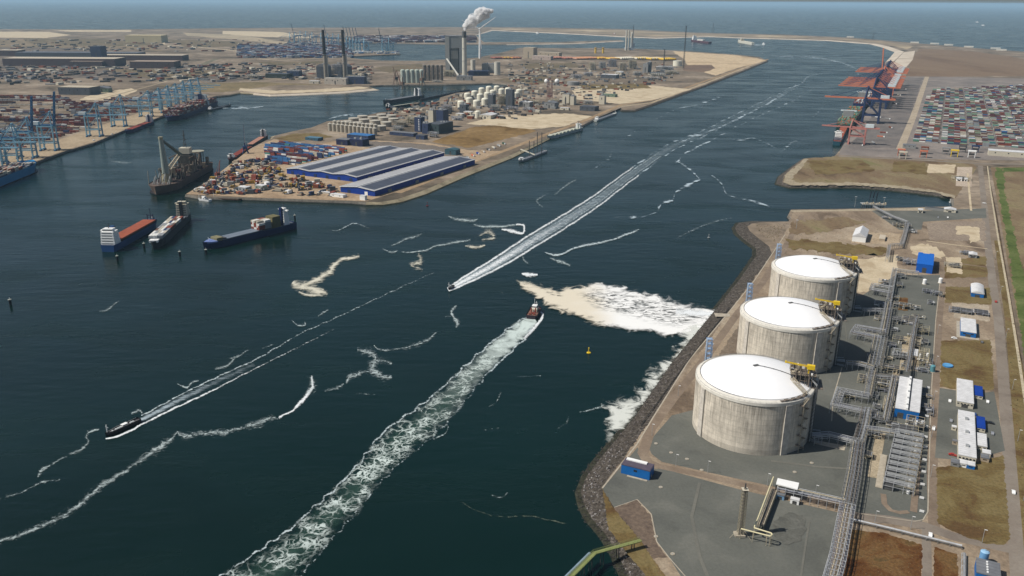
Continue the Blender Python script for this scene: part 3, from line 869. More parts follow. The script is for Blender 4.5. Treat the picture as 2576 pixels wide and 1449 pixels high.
# blue lattice stair towers behind the tanks
def make_blue_tower():
    t = thing('lattice_tower', '', 'tower')
    b = MB()
    H = 53.0
    for x in (-2.2, 2.2):
        for y in (-2.2, 2.2):
            b.tube((x * (1.7 if x > 0 else 1), y, 0), (x * .8, y * .8, H), .26)
    for k in range(13):
        z = k * H / 13; z2 = (k + 1) * H / 13
        for y in (-2.0, 2.0):
            b.tube((-2.2, y, z), (2.6, y, z2), .15); b.tube((2.6, y, z), (-2.2, y, z2), .15)
            b.tube((-2.2, y, z2), (2.6, y, z2), .15)
        for x in (-2.1, 2.3): b.tube((x, -2, z), (x, 2, z2), .13)
    b.build('frame', BLUEST, t)
    b = MB()
    for k in range(13): b.box(0, 0, (k + 1) * H / 13 - .1, 3.6, 3.4, .15)
    b.build('landing', mat('pale_blue_grating', (0.28, 0.38, 0.52), .6), t)
    b = MB().tube((-2.4, -2, 0), (-2.4, -2, H + 1), .3)
    b.build('mast', mat('pale_blue_white', (0.6, 0.68, 0.78), .5), t)
    return t
bt = make_blue_tower()
bt['group'] = 'pale blue lattice towers behind the tanks'
for i, (c, lb) in enumerate(zip(TANKC, ('pale blue lattice tower at the back of the nearest white-domed tank', 'pale blue lattice tower at the back of the middle white-domed tank', 'pale blue lattice tower at the back of the farthest white-domed tank'))):
    p = c + pol(330, TR + 7)
    if i == 0: bt.location = p; bt['label'] = lb
    else: dup(bt, p, label=lb)
# ------------------------------------------------------------ buildings
BLUEP = mat('blue_cladding', lin(28, 104, 176), 0.5, var=0.1, scale=0.2)
BLUED = mat('deep_blue_cladding', lin(22, 62, 150), 0.5, var=0.12, scale=0.1)
GREYR = mat('grey_roofing', lin(120, 122, 126), 0.7, var=0.2, scale=0.15, seam=3.0)
WROOF = mat('white_roofing', lin(222, 222, 222), 0.6, var=0.18, scale=0.2, seam=3.0)
TANW = mat('tan_wall', lin(176, 160, 138), 0.8, var=0.15)
GREYW = mat('grey_cladding', lin(142, 142, 140), 0.7, var=0.15, scale=0.08)
DKGREY = mat('dark_cladding', lin(84, 88, 94), 0.6, var=0.2, scale=0.1)
GLASS = mat('dark_glass', (0.02, 0.025, 0.03), 0.2, var=0.1, spec=0.6)
CREAMW = mat('cream_cladding', lin(206, 198, 178), 0.7, var=0.1)
RUSTM = mat('rusty_steel', lin(124, 70, 48), 0.8, var=0.35, scale=0.2)

def frame_at(A, B, C, rot=GRID):
    a, b, c = G(*A), G(*B), G(*C)
    if rot is None:
        d = (b - a); rot = math.degrees(math.atan2(d.x, d.y)) - 90
    e, n = az(rot + 90), az(rot)
    return a, abs((b - a).dot(e)), abs((c - a).dot(n)), rot

def bld(name, label, cat, A, B, C, h, wall, roof, kind='flat', rot=GRID, doors=0, windows=0, group=None, dims=None, rise=None, doorm=None, band=None):
    if dims: a, w, d = G(*A), dims[0], dims[1]
    else: a, w, d, rot = frame_at(A, B, C, rot)
    t = thing(name, label, cat, a, -R(rot), group)
    MB().box(w / 2, d / 2, -.3, w, d, h + .3).build('wall', wall, t)
    b = MB()
    if kind == 'flat':
        b.box(w / 2, d / 2, h, w + .3, d + .3, .35)
        b.box(w / 2, d / 2, h + .36, w - .6, d - .6, .12)
    else:
        n = {'gable': 2, 'gable_x': 2, 'arch': 8}[kind]
        rs = rise or w * .12
        ww, dd = (w, d) if kind != 'gable_x' else (d, w)
        prof = []
        for i in range(n + 1):
            f = i / n
            zz = rs * (1 - abs(2 * f - 1)) if n == 2 else rs * math.sin(math.pi * f) ** .8
            prof.append((-.3 + (ww + .6) * f, h + zz))
        lo = [(x, h - .02) for x, z in reversed(prof)]
        ring = prof + [(ww + .3, h - .3), (-.3, h - .3)]
        if kind != 'gable_x': r0 = [(x, -.3, z) for x, z in ring]; r1 = [(x, dd + .3, z) for x, z in ring]
        else: r0 = [(-.3, x, z) for x, z in reversed(ring)]; r1 = [(dd + .3, x, z) for x, z in reversed(ring)]
        b.loft([r0, r1], True, True)
    b.build('roof', roof, t)
    if band:
        MB().box(w / 2, d / 2, h * band[1], w + .16, d + .16, h * band[2]).build('wall_band', band[0], t)
    for i in range(doors):
        x = w * (i + .5) / doors
        MB().box(x, -.04, 0, min(4.5, w / doors * .5), .12, h * .62).build('door', doorm or DKST, t)
    for i in range(windows):
        x = w * (i + .5) / windows
        MB().box(x, -.05, h * .55, min(2.4, w / windows * .55), .1, h * .22).build('window', GLASS, t)
    return t, w, d

t, w, d = bld('compressor_hall', 'blue walled hall with two white roof halves beside the pipe racks', 'hall', (2248, 1049), (2309, 1061), (2260, 968), 7.5, BLUEP, WROOF, doors=2)
MB().box(w * .47, d / 2, 7.9, 1.6, d, 1.5).build('roof_monitor', WHITE, t)
MB().box(w * .56, d / 2, 7.9, .5, d + .4, .5).build('gutter', DKST, t)
for k in range(5): MB().box(w * .47, d * (k + .5) / 5, 9.4, 1.2, 1.6, .7).build('roof_vent', GALV, t)
t, w, d = bld('store', 'white roofed store with blue front on a pale pad beside the outer road', 'store', (2415, 845), (2454, 852), (2419, 811), 4.8, BLUEP, WROOF, doors=1, windows=2)
MB().box(w / 2, d / 2 - 1, -.05, w + 6, d + 7, .22).build('concrete_pad', CONC, t)
t, w, d = bld('shed', 'white arch roofed shed with blue gable end near the grass verge', 'shed', (2442, 746), (2474, 751), (2441, 724), 4.6, BLUEP, WROOF, 'arch', doors=1, rise=2.2)
bld('office_block', 'white flat roofed office block, shorter of the two beside the outer road', 'office', (2405, 1022), (2447, 1031), (2408, 965), 4.5, CREAMW, WROOF, windows=5, doors=1)
bld('office_annex', 'low annex with blue roof panel behind the shorter white office block', 'annex', (2450, 1002), (2471, 1006), (2451, 978), 2.8, CREAMW, BLUED, windows=2)
t, w, d = bld('office_block', 'long white flat roofed office block, nearer of the two by the outer road', 'office', (2408, 1160), (2453, 1172), (2412, 1047), 5, CREAMW, WROOF, windows=5, doors=1)
for k in range(3): MB().box(w * .5, d * (.2 + .3 * k), 5.5, 2.2, 3, 1.1).build('roof_unit', GALV, t)
bld('office_annex', 'low white annex with blue panel on the right of the long office block', 'annex', (2456, 1085), (2477, 1089), (2456, 1056), 3, CREAMW, BLUED, windows=2)
bld('office_annex', 'low white annex without blue on the right of the long office block', 'annex', (2457, 1130), (2481, 1134), (2456, 1098), 3, CREAMW, WROOF, windows=2)
for i, (u, v, lb) in enumerate(((2391, 1172, 'grey'), (2412, 1174, 'white'), (2430, 1178, 'blue edged'), (2466, 1160, 'tan'), (2470, 1148, 'cream'), (2395, 1118, 'small tan'), (2393, 1082, 'small cream'))):
    bld('site_cabin', lb + ' site cabin pushed against the long white office block', 'cabin', (u, v), 0, 0, 2.7, [GREYW, WHITE, BLUEP, TANW, CREAMW, TANW, CREAMW][i], [GREYR, WROOF, WROOF, GREYR, WROOF, GREYR, WROOF][i], dims=((5, 6), (3, 3))[i > 4], windows=1, group='site cabins by the offices')
t, w, d = bld('workshop', 'blue walled workshop with dark grey roof at the bottom right corner', 'workshop', (2452, 1464), (2512, 1476), (2458, 1428), 6, BLUEP, GREYR, doors=2)
for k in range(5): MB().box(w * .45, d * (.15 + .17 * k), 6.5, .9, .9, .5).build('roof_vent', WHITE, t)
t = thing('vessel', 'pale blue upright cylinder tank behind the dark roofed workshop', 'tank', G(2472, 1416))
MB().cyl(0, 0, 0, 2.3, 7.5, 24).build('shell', mat('pale_blue_paint', lin(110, 160, 205), .5, var=.15), t)
MB().lathe([(2.3, 7.5), (1.6, 8.0), (.05, 8.3)], 24).build('lid', mat('paler_blue_paint', lin(150, 190, 222), .5), t)
MB().path([(2.5, 0, 0), (2.5, 0, 8), (0, 0, 8.5)], .12).build('pipe', GALV, t)
t, w, d = bld('noise_enclosure', 'bright blue equipment enclosure north of the pipe racks', 'enclosure', (2303, 684), (2344, 691), (2298, 655), 10, mat('bright_blue', lin(18, 92, 186), .5, var=.08), mat('bright_blue_roof', lin(26, 104, 200), .5, var=.08), doors=1)
for x in (.15, .85): MB().box(w * x, d + 1.2, 0, w * .28, 2.6, 10.5).build('duct_housing', MATS['bright_blue'], t)
t, w, d = bld('tent_hall', 'large white marquee with peaked gable on the brown open ground', 'marquee', (2143, 607), (2177, 610), (2152, 588), 7.5, mat('tent_white', (.8, .8, .77), .6, var=.04), WROOF, 'gable', rise=5)
bld('shelter', 'small low tan roofed shelter to the right of the white marquee', 'shelter', (2210, 606), (2225, 609), (2214, 596), 3, TANW, mat('tan_roof', lin(196, 184, 164), .8, var=.1))
t, w, d = bld('substation', 'bright blue oblong building with white roof strip near the shore corner', 'building', (1562, 1190), (1631, 1212), (1574, 1173), 6.5, BLUEP, mat('violet_grey_roof', lin(92, 84, 96), .7, var=.2), windows=1)
MB().box(w * .42, d * .8, 6.9, w * .72, d * .28, .8).build('roof_strip', WHITE, t)
MB().box(w * .6, -1.6, 0, w * .7, 1.5, .35).build('landing', CONC, t)
MB().box(w + .08, d * .4, 0, .12, 2, 2.6).build('door', GREYW, t)
for q, (u, v, lb, m_) in enumerate(((1975, 1262, 'white control cabin on the grey gravel below the white canopy', WHITE), (1938, 1252, 'pale blue control cabin beside the elevated pipe bridge', mat('cabin_blue', lin(120, 158, 190), .6)))):
    bld('control_cabin', lb, 'cabin', (u + 12, v + 4) if q == 0 else (u + 12, v + 2), 0, 0, 3, m_, WROOF if q == 0 else GREYR, dims=(5.2, 3.2), windows=1, doors=1)
t, w, d = bld('pump_house', 'white roofed pump house inside the pipe maze beside the middle tank', 'pump house', (2285, 905), (2306, 909), (2287, 888), 4.5, TANW, WROOF, doors=1)
for q, (A, lb, dm, m_, r_) in enumerate((
  ((2405, 455), 'white cube building with dark openings on the pink paved yard', (9, 12), WHITE, WROOF),
  ((2425, 456), 'tall narrow white building right of the cube on the pink paved yard', (5, 9), WHITE, WROOF),
  ((2308, 535), 'open white frame house at the end of the grey jetty yard', (7, 10), CREAMW, WROOF),
  ((2374, 533), 'low white tent roof on the grey jetty yard near the outer road', (16, 12), CREAMW, WROOF),
  ((2436, 648), 'pale grey dome roofed hut in the fenced brown plot', (9, 12), GREYW, WROOF))):
    bld('outbuilding', lb, 'building', A, 0, 0, 4.5, m_, r_, 'gable' if q > 2 else 'flat', dims=dm, doors=1, windows=2)
t, w, d = bld('canopy', 'long dark roofed canopy along the basin wall', 'canopy', (2326, 527), 0, 0, 4, GREYW, DKGREY, dims=(40, 4))

# ------------------------------------------------------------ pipe racks
PIPEM = [mat('rack_steel', (.24, .24, .235), .6, .2, var=.35), mat('pipe_white', (.42, .43, .44), .5, .1, var=.3), CREAM, mat('pipe_lilac', (.30, .31, .36), .5, .2, var=.25), BRNST, mat('pipe_ochre', (.42, .37, .24), .6, var=.2)]
def offset(pts, off):
    out = []
    n = len(pts)
    for i, p in enumerate(pts):
        a, b = pts[max(i - 1, 0)], pts[min(i + 1, n - 1)]
        d1 = (p - a) if i > 0 else (b - p)
        d2 = (b - p) if i < n - 1 else (p - a)
        d1 = Vector((d1.x, d1.y, 0)).normalized(); d2 = Vector((d2.x, d2.y, 0)).normalized()
        n1, n2 = Vector((d1.y, -d1.x, 0)), Vector((d2.y, -d2.x, 0))
        m = (n1 + n2).normalized()
        out.append(p + m * off / max(.4, m.dot(n1)))
    return out

def rack(label, path, wd, z, npipe, seed=1, step=5.5, tiers=2, group='steel pipe racks of the gas terminal', name='pipe_rack', rad=(.12, .32)):
    rnd = random.Random(seed)
    P = [G(u, v, z) for u, v in path]
    o = P[0].copy(); o.z = 0
    P = [p - o for p in P]
    t = thing(name, label, 'pipe rack', o, 0, group)
    b = MB()
    Lf, Rt = offset(P, -wd / 2), offset(P, wd / 2)
    for i in range(len(P) - 1):
        L = (P[i + 1] - P[i]).length
        k = max(1, round(L / step))
        for j in range(k + (i == len(P) - 2)):
            f = j / k
            a, c = Lf[i].lerp(Lf[i + 1], f), Rt[i].lerp(Rt[i + 1], f)
            for q in (a, c): b.tube((q.x, q.y, 0), (q.x, q.y, z + (1.8 if tiers > 1 else 0)), .17)
            b.tube(a, c, .2)
            if tiers > 1: b.tube((a.x, a.y, z + 1.8), (c.x, c.y, z + 1.8), .16)
            b.tube((a.x, a.y, z * .45), (c.x, c.y, z), .09)
    for s in (Lf, Rt):
        b.path(s, .17)
        if tiers > 1: b.path([Vector((q.x, q.y, z + 1.8)) for q in s], .14)
    b.build('frame', PIPEM[seed % 2], t)
    for k in range(npipe):
        up = tiers > 1 and k % 3 == 0
        off = -wd / 2 + .5 + (wd - 1.0) * (k + .5) / npipe
        r = rnd.uniform(*rad)
        q = [Vector((p.x, p.y, z + r + (2.0 if up else .2))) for p in offset(P, off)]
        MB().path(q, r, 6).build('pipe', PIPEM[rnd.choice((0, 1, 1, 2, 3, 1, 4))], t)
    return t
rack('wide pipe rack running off the bottom edge beside the rusty grass field', [(2072, 1530), (2108, 1400), (2132, 1272)], 9, 6, 12, 3)
rack('main pipe rack between the cross road and the nearest tank', [(2133, 1268), (2148, 1190), (2159, 1112)], 9, 6, 12, 4)
rack('pipe rack leading from the foot of the nearest tank to the main rack', [(2044, 1100), (2085, 1096), (2155, 1113)], 6, 5, 7, 5)
rack('pipe rack stub continuing past the head of the main rack', [(2161, 1110), (2172, 1070), (2180, 1030)], 8, 6, 9, 6)
rack('outward pipe loop beside the shadow of the nearest tank', [(2176, 1036), (2101, 1020), (2114, 984), (2186, 998)], 6.5, 6, 8, 7)
rack('straight pipe rack between the loops of the nearest and middle tanks', [(2182, 998), (2188, 965), (2196, 932)], 7, 6, 8, 8)
rack('short pipe rack from the foot of the middle tank', [(2130, 914), (2160, 916), (2198, 926)], 5, 5, 6, 9)
rack('broad pipe rack beside the shadow of the middle tank', [(2200, 922), (2208, 885), (2216, 848)], 12, 6, 12, 10)
rack('outward pipe loop in front of the middle tank shadow', [(2216, 852), (2148, 838), (2158, 824), (2228, 836)], 6, 6, 7, 11)
rack('pipe rack beside the farthest tank, leading north', [(2222, 840), (2230, 800), (2236, 765)], 8, 6, 9, 12)
rack('short pipe rack from the foot of the farthest tank', [(2172, 781), (2200, 781), (2240, 783)], 5, 5, 6, 13)
rack('outward pipe loop in front of the farthest tank shadow', [(2242, 738), (2193, 729), (2198, 718), (2246, 726)], 5, 6, 6, 14)
rack('narrow pipe rack north of the farthest tank loop', [(2236, 760), (2244, 715), (2251, 678)], 5, 6, 6, 15)
rack('pipe rack passing in front of the bright blue enclosure', [(2251, 680), (2280, 684), (2311, 688)], 5, 5, 6, 16)
rack('thin pipe bridge on the brown ground, nearer one', [(2232, 650), (2237, 620)], 3.5, 5, 4, 17)
rack('cross pipe bridge joining the two thin bridges on the brown ground', [(2237, 618), (2270, 616)], 3.5, 5, 4, 18)
rack('thin pipe bridge on the brown ground, farther one', [(2268, 616), (2276, 590), (2283, 562)], 4.5, 5, 5, 19)
rack('pipe rack leading to the unloading jetty in the basin', [(2284, 560), (2250, 548), (2215, 530), (2198, 521)], 4.5, 5, 5, 20)
rack('pipe rack crossing from the white canopy to the main rack', [(1956, 1228), (2040, 1246), (2124, 1265)], 4.5, 5.5, 6, 21)
rack('low double pipe line along the cross road beside the rusty field', [(2138, 1306), (2240, 1330), (2330, 1352), (2420, 1374)], 2.2, 1.6, 4, 22, step=7, tiers=1, rad=(.14, .3))
rack('thin pipe line between the lower rusty fields', [(2425, 1392), (2424, 1440), (2420, 1500)], 2.0, 2, 3, 23, tiers=1, rad=(.14, .3))
rack('cream pipe rack in the maze behind the blue walled hall', [(2282, 935), (2292, 880), (2300, 830), (2306, 800)], 4, 6, 6, 24)
rack('pipe rack across the maze above the blue walled hall', [(2180, 946), (2230, 950), (2290, 952)], 5, 5, 7, 25)
rack('pipe rack along the left side of the blue walled hall', [(2228, 1058), (2240, 1000), (2250, 950)], 5, 5, 7, 26)
rack('pipe rack along the front of the long vaporiser bank', [(2174, 1080), (2210, 1084), (2262, 1092)], 5, 5.5, 8, 27)

# ------------------------------------------------------------ vaporiser bank: a row of like steel bays
def make_bay():
    t = thing('vaporiser_bay', '', 'vaporiser')
    b = MB()
    for x in (-9, -3, 3, 9):
        for y in (-2.2, 2.2): b.tube((x, y, 0), (x, y, 6.5), .2)
        b.tube((x, -2.2, 6.5), (x, 2.2, 6.5), .22)
    for y in (-2.2, 2.2):
        b.tube((-9, y, 6.5), (9, y, 6.5), .24); b.tube((-9, y, 3.4), (9, y, 3.4), .16)
    b.build('frame', PIPEM[1], t)
    MB().box(-5.6, 0, .4, 6.0, 3.2, 4.8).build('trough', GREYP, t)
    b = MB()
    for k in range(5): b.path([(-8, -1.6 + .8 * k, 7), (8.5, -1.6 + .8 * k, 7), (8.5, -1.6 + .8 * k, 1)], .16, 5)
    b.build('tube_bundle', GALV, t)
    MB().path([(9.8, 0, .6), (9.8, 0, 4.2), (3, 0, 4.2)], .4, 8).build('header_pipe', CREAM, t)
    MB().cyl(6.0, 0, .2, 1.1, 2.2, 12).build('pump', WHITE, t)
    return t
bay = make_bay()
bay['group'] = 'vaporiser bays in one long row'
a0, a1 = G(2258, 1236), G(2284, 1108)
ords = ['first', 'second', 'third', 'fourth', 'fifth', 'sixth', 'seventh', 'eighth', 'ninth', 'tenth', 'eleventh', 'twelfth', 'thirteenth', 'fourteenth', 'fifteenth', 'sixteenth', 'seventeenth', 'eighteenth', 'nineteenth', 'twentieth', 'twenty-first', 'twenty-second', 'twenty-third', 'twenty-fourth', 'twenty-fifth', 'twenty-sixth', 'twenty-seventh', 'twenty-eighth', 'twenty-ninth', 'thirtieth']
for k in range(10):
    p = a0.lerp(a1, k / 9)
    lb = 'steel framed vaporiser bay, ' + ords[k] + ' from the near end of the long bank'
    if k == 0: bay.location = p; bay.rotation_euler = (0, 0, -R(GRID)); bay['label'] = lb
    else: dup(bay, p, -R(GRID), lb)
t, w, d = bld('bank_slab', 'long pale concrete strip under the left edge of the vaporiser bank', 'slab', (2202, 1226), 0, 0, .3, CONC, CONC, dims=(4, 46))

# ------------------------------------------------------------ process skids: steel frame, decks, vessels and pipes
def skid(label, at, w, d, h, seed, group=None, hue=0, rot=GRID, cat='process unit', name='process_unit'):
    rnd = random.Random(seed)
    p = G(*at)
    t = thing(name, label, cat, p, -R(rot), group)
    b = MB()
    nx, ny = max(1, round(w / 5)), max(1, round(d / 5))
    for i in range(nx + 1):
        for j in range(ny + 1):
            b.tube((w * i / nx - w / 2, d * j / ny - d / 2, 0), (w * i / nx - w / 2, d * j / ny - d / 2, h), .2)
    lv = [h * k / max(1, round(h / 4)) for k in range(1, max(1, round(h / 4)) + 1)]
    for z in lv:
        for i in range(nx + 1): b.tube((w * i / nx - w / 2, -d / 2, z), (w * i / nx - w / 2, d / 2, z), .15)
        for j in range(ny + 1): b.tube((-w / 2, d * j / ny - d / 2, z), (w / 2, d * j / ny - d / 2, z), .15)
    b.tube((-w / 2, -d / 2, 0), (w / 2, -d / 2, h), .12)
    b.build('frame', [GALV, CREAM, PIPEM[3], PIPEM[5]][hue], t)
    b = MB()
    for z in lv[:-1] or lv: b.box(rnd.uniform(-.1, .1) * w, 0, z - .1, w * rnd.uniform(.5, .95), d * .95, .15).cut()
    b.each('deck', DKST, t)
    b = MB()
    for k in range(max(2, int(w * d / 30))):
        x, y = rnd.uniform(-.42, .42) * w, rnd.uniform(-.42, .42) * d
        r = rnd.uniform(.5, 1.2)
        if rnd.random() < .5: b.cyl(x, y, 0.2, r, rnd.uniform(.5, 1.1) * h, 12).cut()
        else: b.tube((x - 2, y, 1.2 + r), (x + 2, y, 1.2 + r), r, 10).cut()
    b.each('vessel', rnd.choice((WHITE, GALV, CREAM)), t)
    b = MB()
    for k in range(max(4, int((w + d) / 3))):
        x, y, z = rnd.uniform(-.5, .5) * w, rnd.uniform(-.5, .5) * d, rnd.uniform(1, h + .8)
        r = rnd.uniform(.12, .3)
        if k % 2: b.path([(-w * .55, y, z), (x, y, z), (x, d * .5, z), (x, d * .5, .5)], r, 5).cut()
        else: b.path([(x, -d * .55, z), (x, y, z), (w * .5, y, z), (w * .5, y, .5)], r, 5).cut()
    b.each('pipe', PIPEM[rnd.choice((0, 1, 2, 3))], t)
    return t
SK = [((2268, 1090), 14, 9, 5, 1, 0, 'process skid at the head of the vaporiser bank, by its pipe rack'), ((2300, 1075), 12, 10, 7, 2, 1, 'cream framed process unit just below the blue walled hall'),
 ((2210, 1062), 10, 8, 4, 3, 0, 'low process skid left of the foot of the blue walled hall'), ((2215, 975), 12, 12, 5, 4, 3, 'ochre framed process unit left of the blue walled hall'),
 ((2240, 935), 14, 8, 5, 5, 1, 'cream process unit directly above the blue walled hall'), ((2262, 900), 12, 12, 6, 6, 0, 'grey process unit left of the white roofed pump house'),
 ((2262, 862), 12, 10, 5, 7, 3, 'ochre framed process unit up left of the pump house'), ((2300, 870), 9, 16, 6, 8, 1, 'cream process unit directly above the pump house'),
 ((2322, 905), 8, 28, 6, 9, 3, 'long ochre framed valve bank right of the pump house'), ((2318, 838), 12, 9, 7, 10, 3, 'ochre tower unit at the upper end of the long valve bank'),
 ((2285, 812), 12, 14, 5, 11, 1, 'cream process unit above the ochre tower unit'), ((2255, 812), 8, 10, 5, 12, 0, 'grey skid right of the rack leading north'),
 ((2268, 775), 16, 8, 5, 13, 1, 'cream framed unit with dark bays above the gravel corner'), ((2298, 778), 12, 6, 4, 14, 0, 'row of dark bays right of the cream framed unit'),
 ((2336, 920), 5, 20, 3, 15, 2, 'low lilac grey skid between the valve bank and the inner road'), ((2265, 700), 10, 8, 5, 16, 0, 'grey skid left of the bright blue enclosure'),
 ((2288, 664), 14, 12, 6, 17, 2, 'lilac grey framed unit left behind the bright blue enclosure'), ((2262, 655), 8, 8, 4, 18, 0, 'small skid at the foot of the thin pipe bridge'),
 ((2330, 736), 8, 8, 3, 19, 2, 'small transformer bay on the gravel lot, left of three'), ((2352, 742), 8, 8, 4, 20, 2, 'small transformer bay on the gravel lot, middle of three'),
 ((2366, 745), 4, 9, 4, 21, 1, 'small transformer bay on the gravel lot, right of three'), ((2396, 670), 18, 15, 3, 22, 1, 'pale pipework plot right of the bright blue enclosure'),
 ((2415, 785), 20, 12, 3, 23, 0, 'grey equipment plot on the pale pad, left half'), ((2465, 790), 14, 12, 3, 24, 2, 'grey equipment plot on the pale pad, right half'),
 ((2268, 572), 24, 9, 5, 25, 1, 'dark bay process unit near the jetty yard'), ((2290, 585), 16, 8, 4, 26, 0, 'grey skid below the jetty yard process unit'),
 ((2240, 552), 22, 8, 3, 27, 0, 'low pipe manifold on the grey jetty yard'), ((2418, 452), 30, 26, 4, 28, 1, 'pipework plot around the white cube building'),
 ((2195, 1000), 8, 6, 4, 29, 0, 'small skid at the inner end of the nearest pipe loop'), ((2200, 1100), 9, 6, 3, 30, 1, 'cream skid at the foot of the nearest tank rack'),
 ((2236, 1022), 8, 20, 4, 31, 1, 'cream unit between hall and nearest pipe loop'), ((2340, 1040), 4, 12, 3, 32, 2, 'low bluish skid in the shadow right of the hall'),
 ((2430, 640), 14, 10, 3, 33, 0, 'grey equipment in the fenced brown plot'), ((2290, 1180), 3, 30, 4, 34, 1, 'cream pipe gallery along the right side of the vaporiser bank')]
XS = [((2150, 1140), 'beside the main rack, lowest'), ((2178, 1150), 'right of the main rack, lowest'), ((2190, 1048), 'at the inner corner of the nearest loop'), ((2130, 1000), 'inside the nearest outward loop'), ((2205, 1030), 'left of the hall foot slab'), ((2170, 960), 'between nearest loop and middle tank rack'),
 ((2225, 985), 'left of the hall wall, upper'), ((2240, 968), 'left of the hall wall, top corner'), ((2190, 905), 'left of the broad rack, lower'), ((2232, 905), 'right of the broad rack, lower'), ((2238, 872), 'right of the broad rack, upper'), ((2190, 845), 'inside the loop before the middle shadow'), ((2250, 832), 'right of the north leading rack, lower'),
 ((2210, 805), 'left of the north leading rack, lower'), ((2212, 770), 'left of the north leading rack, upper'), ((2300, 850), 'above the pump house roof'), ((2325, 865), 'right above the pump house'), ((2278, 925), 'below the pump house, left'), ((2318, 935), 'below the pump house, right'), ((2246, 752), 'beside the brown square patch'), ((2262, 722), 'above the brown square patch'),
 ((2330, 1000), 'right of the hall, upper'), ((2328, 1030), 'right of the hall, lower'), ((2285, 1090), 'over the head of the bay row'), ((2310, 1100), 'right over the head of the bay row'), ((2244, 1075), 'left over the head of the bay row'), ((2222, 715), 'inside the farthest loop'), ((2310, 800), 'top right corner of the maze'), ((2340, 765), 'on the gravel above the maze')]
for k_, (at_, wh_) in enumerate(XS): SK.append((at_, 6 + k_ % 4 * 2, 5 + k_ % 3 * 2, 2.5 + k_ % 3, 60 + k_, k_ % 4, 'small pipe manifold ' + wh_))
for at, w_, d_, h_, sd, hue, lb in SK: skid(lb, at, w_, d_, h_, sd, 'process units of the gas terminal', hue)
for i, (u, v, c, lb) in enumerate(((2325, 715, 'white', 'upright white vessel on the gravel lot, left of two'), (2365, 712, 'white', 'upright white vessel on the gravel lot, right of two'), (2345, 935, 'blue', 'green blue tank left of the inner road by the valve bank'))):
    t = thing('vessel', lb, 'vessel', G(u, v))
    m_ = WHITE if c == 'white' else mat('teal_paint', lin(96, 150, 160), .5)
    MB().cyl(0, 0, .4, 2, 5, 20).build('shell', m_, t)
    MB().lathe([(2, 5.4), (1.4, 6), (.05, 6.2)], 20).build('lid', m_, t)
    MB().cyl(0, 0, 0, 2.6, .4, 20).build('plinth', CONC, t)
t = thing('tarpaulin_tank', 'oval bright blue pool on the olive grass right of the inner road', 'pool', G(2384, 921))
MB().cyl(0, 0, 0, 4.2, 1.2, 24).build('wall', mat('pool_blue', lin(70, 140, 200), .5, var=.2), t)
MB().cyl(0, 0, 1.2, 3.8, .1, 24).build('cover', mat('pool_cover', lin(100, 165, 215), .4, var=.2), t)

# ------------------------------------------------------------ vent stack, pipe bridge and cream loop line
t = thing('vent_tower', 'lattice vent tower standing on the grey gravel with a dark tip', 'tower', G(1862, 1346))
b = MB()
Hh = 31
for x in (-1.6, 1.6):
    for y in (-1.6, 1.6): b.tube((x, y, 0), (x * .75, y * .75, Hh), .2)
for k in range(14):
    z, z2 = k * Hh / 14, (k + 1) * Hh / 14
    for s in (-1, 1):
        b.tube((-1.5, s * 1.5, z), (1.5, s * 1.5, z2), .12); b.tube((s * 1.5, 1.5, z), (s * 1.5, -1.5, z2), .12)
        b.tube((-1.5, s * 1.5, z2), (1.5, s * 1.5, z2), .12); b.tube((s * 1.5, 1.5, z2), (s * 1.5, -1.5, z2), .12)
b.build('frame', mat('weathered_cream', lin(150, 142, 122), .7, var=.3), t)
MB().cyl(0, 0, 0, .75, Hh + 1, 12).build('riser', mat('mottled_grey', lin(132, 126, 116), .7, var=.4), t)
MB().cyl(0, 0, Hh + 1, .5, 3, 12, .35).build('tip', DKST, t)
MB().box(0, 0, Hh, 3.6, 3.6, .2).build('platform', CREAMW, t)
MB().box(-.5, 0, 0, 6, 5, 1.1).build('plinth', CONC, t)
b = MB()
for x, y in ((-7, -3), (5, -5), (2, 5)): b.tube((x, y, 0), (0, 0, 6), .1)
b.build('stay', CREAM, t)
t = thing('pipe_bridge', 'mottled lattice pipe bridge leading down from the white canopy', 'pipe bridge', G(1911, 1330), 0)
o = t.location.copy()
A_, B_ = G(1913, 1322, 3.6) - o, G(1948, 1232, 3.6) - o
dd = (B_ - A_); dn = dd.normalized(); sd_ = Vector((dn.y, -dn.x, 0)) * 1.9
b = MB(); nb = 16
for s in (-1, 1):
    b.tube(A_ + sd_ * s, B_ + sd_ * s, .25); b.tube(A_ + sd_ * s + Vector((0, 0, -1.8)), B_ + sd_ * s + Vector((0, 0, -1.8)), .22)
    for k in range(nb):
        p, q = A_ + dd * (k / nb) + sd_ * s, A_ + dd * ((k + 1) / nb) + sd_ * s
        b.tube(p, q + Vector((0, 0, -1.8)), .13); b.tube(p, p + Vector((0, 0, -3.6)), .16)
for k in range(nb + 1):
    p = A_ + dd * (k / nb); b.tube(p - sd_, p + sd_, .18)
b.build('frame', MATS['weathered_cream'], t)
for k in range(5):
    off = sd_ * (-.8 + .4 * k)
    MB().path([A_ + off + Vector((0, 0, .35)), B_ + off + Vector((0, 0, .35))], .3, 6).build('pipe', [MATS['mottled_grey'], CREAM, MATS['mottled_grey'], BRNST, CREAM][k], t)
b = MB()
for k in range(nb): 
    p = A_ + dd * ((k + .5) / nb); b.box(p.x, p.y, p.z - .3, 3.2, 2.2, .2, -R(GRID)).cut()
b.each('grating', MATS['mottled_grey'], t)
loop = [(1946, 1200), (1906, 1306), (1899, 1320), (1898, 1328), (1930, 1338), (1940, 1341), (1943, 1345), (1938, 1349), (1930, 1347), (1895, 1338), (1864, 1330)]
LP = [G(u, v, 7) for u, v in loop]
o = Vector((LP[0].x, LP[0].y, 0))
t = thing('loop_pipe', 'thick cream pipe with hairpin loop on posts beside the vent tower', 'pipe', o)
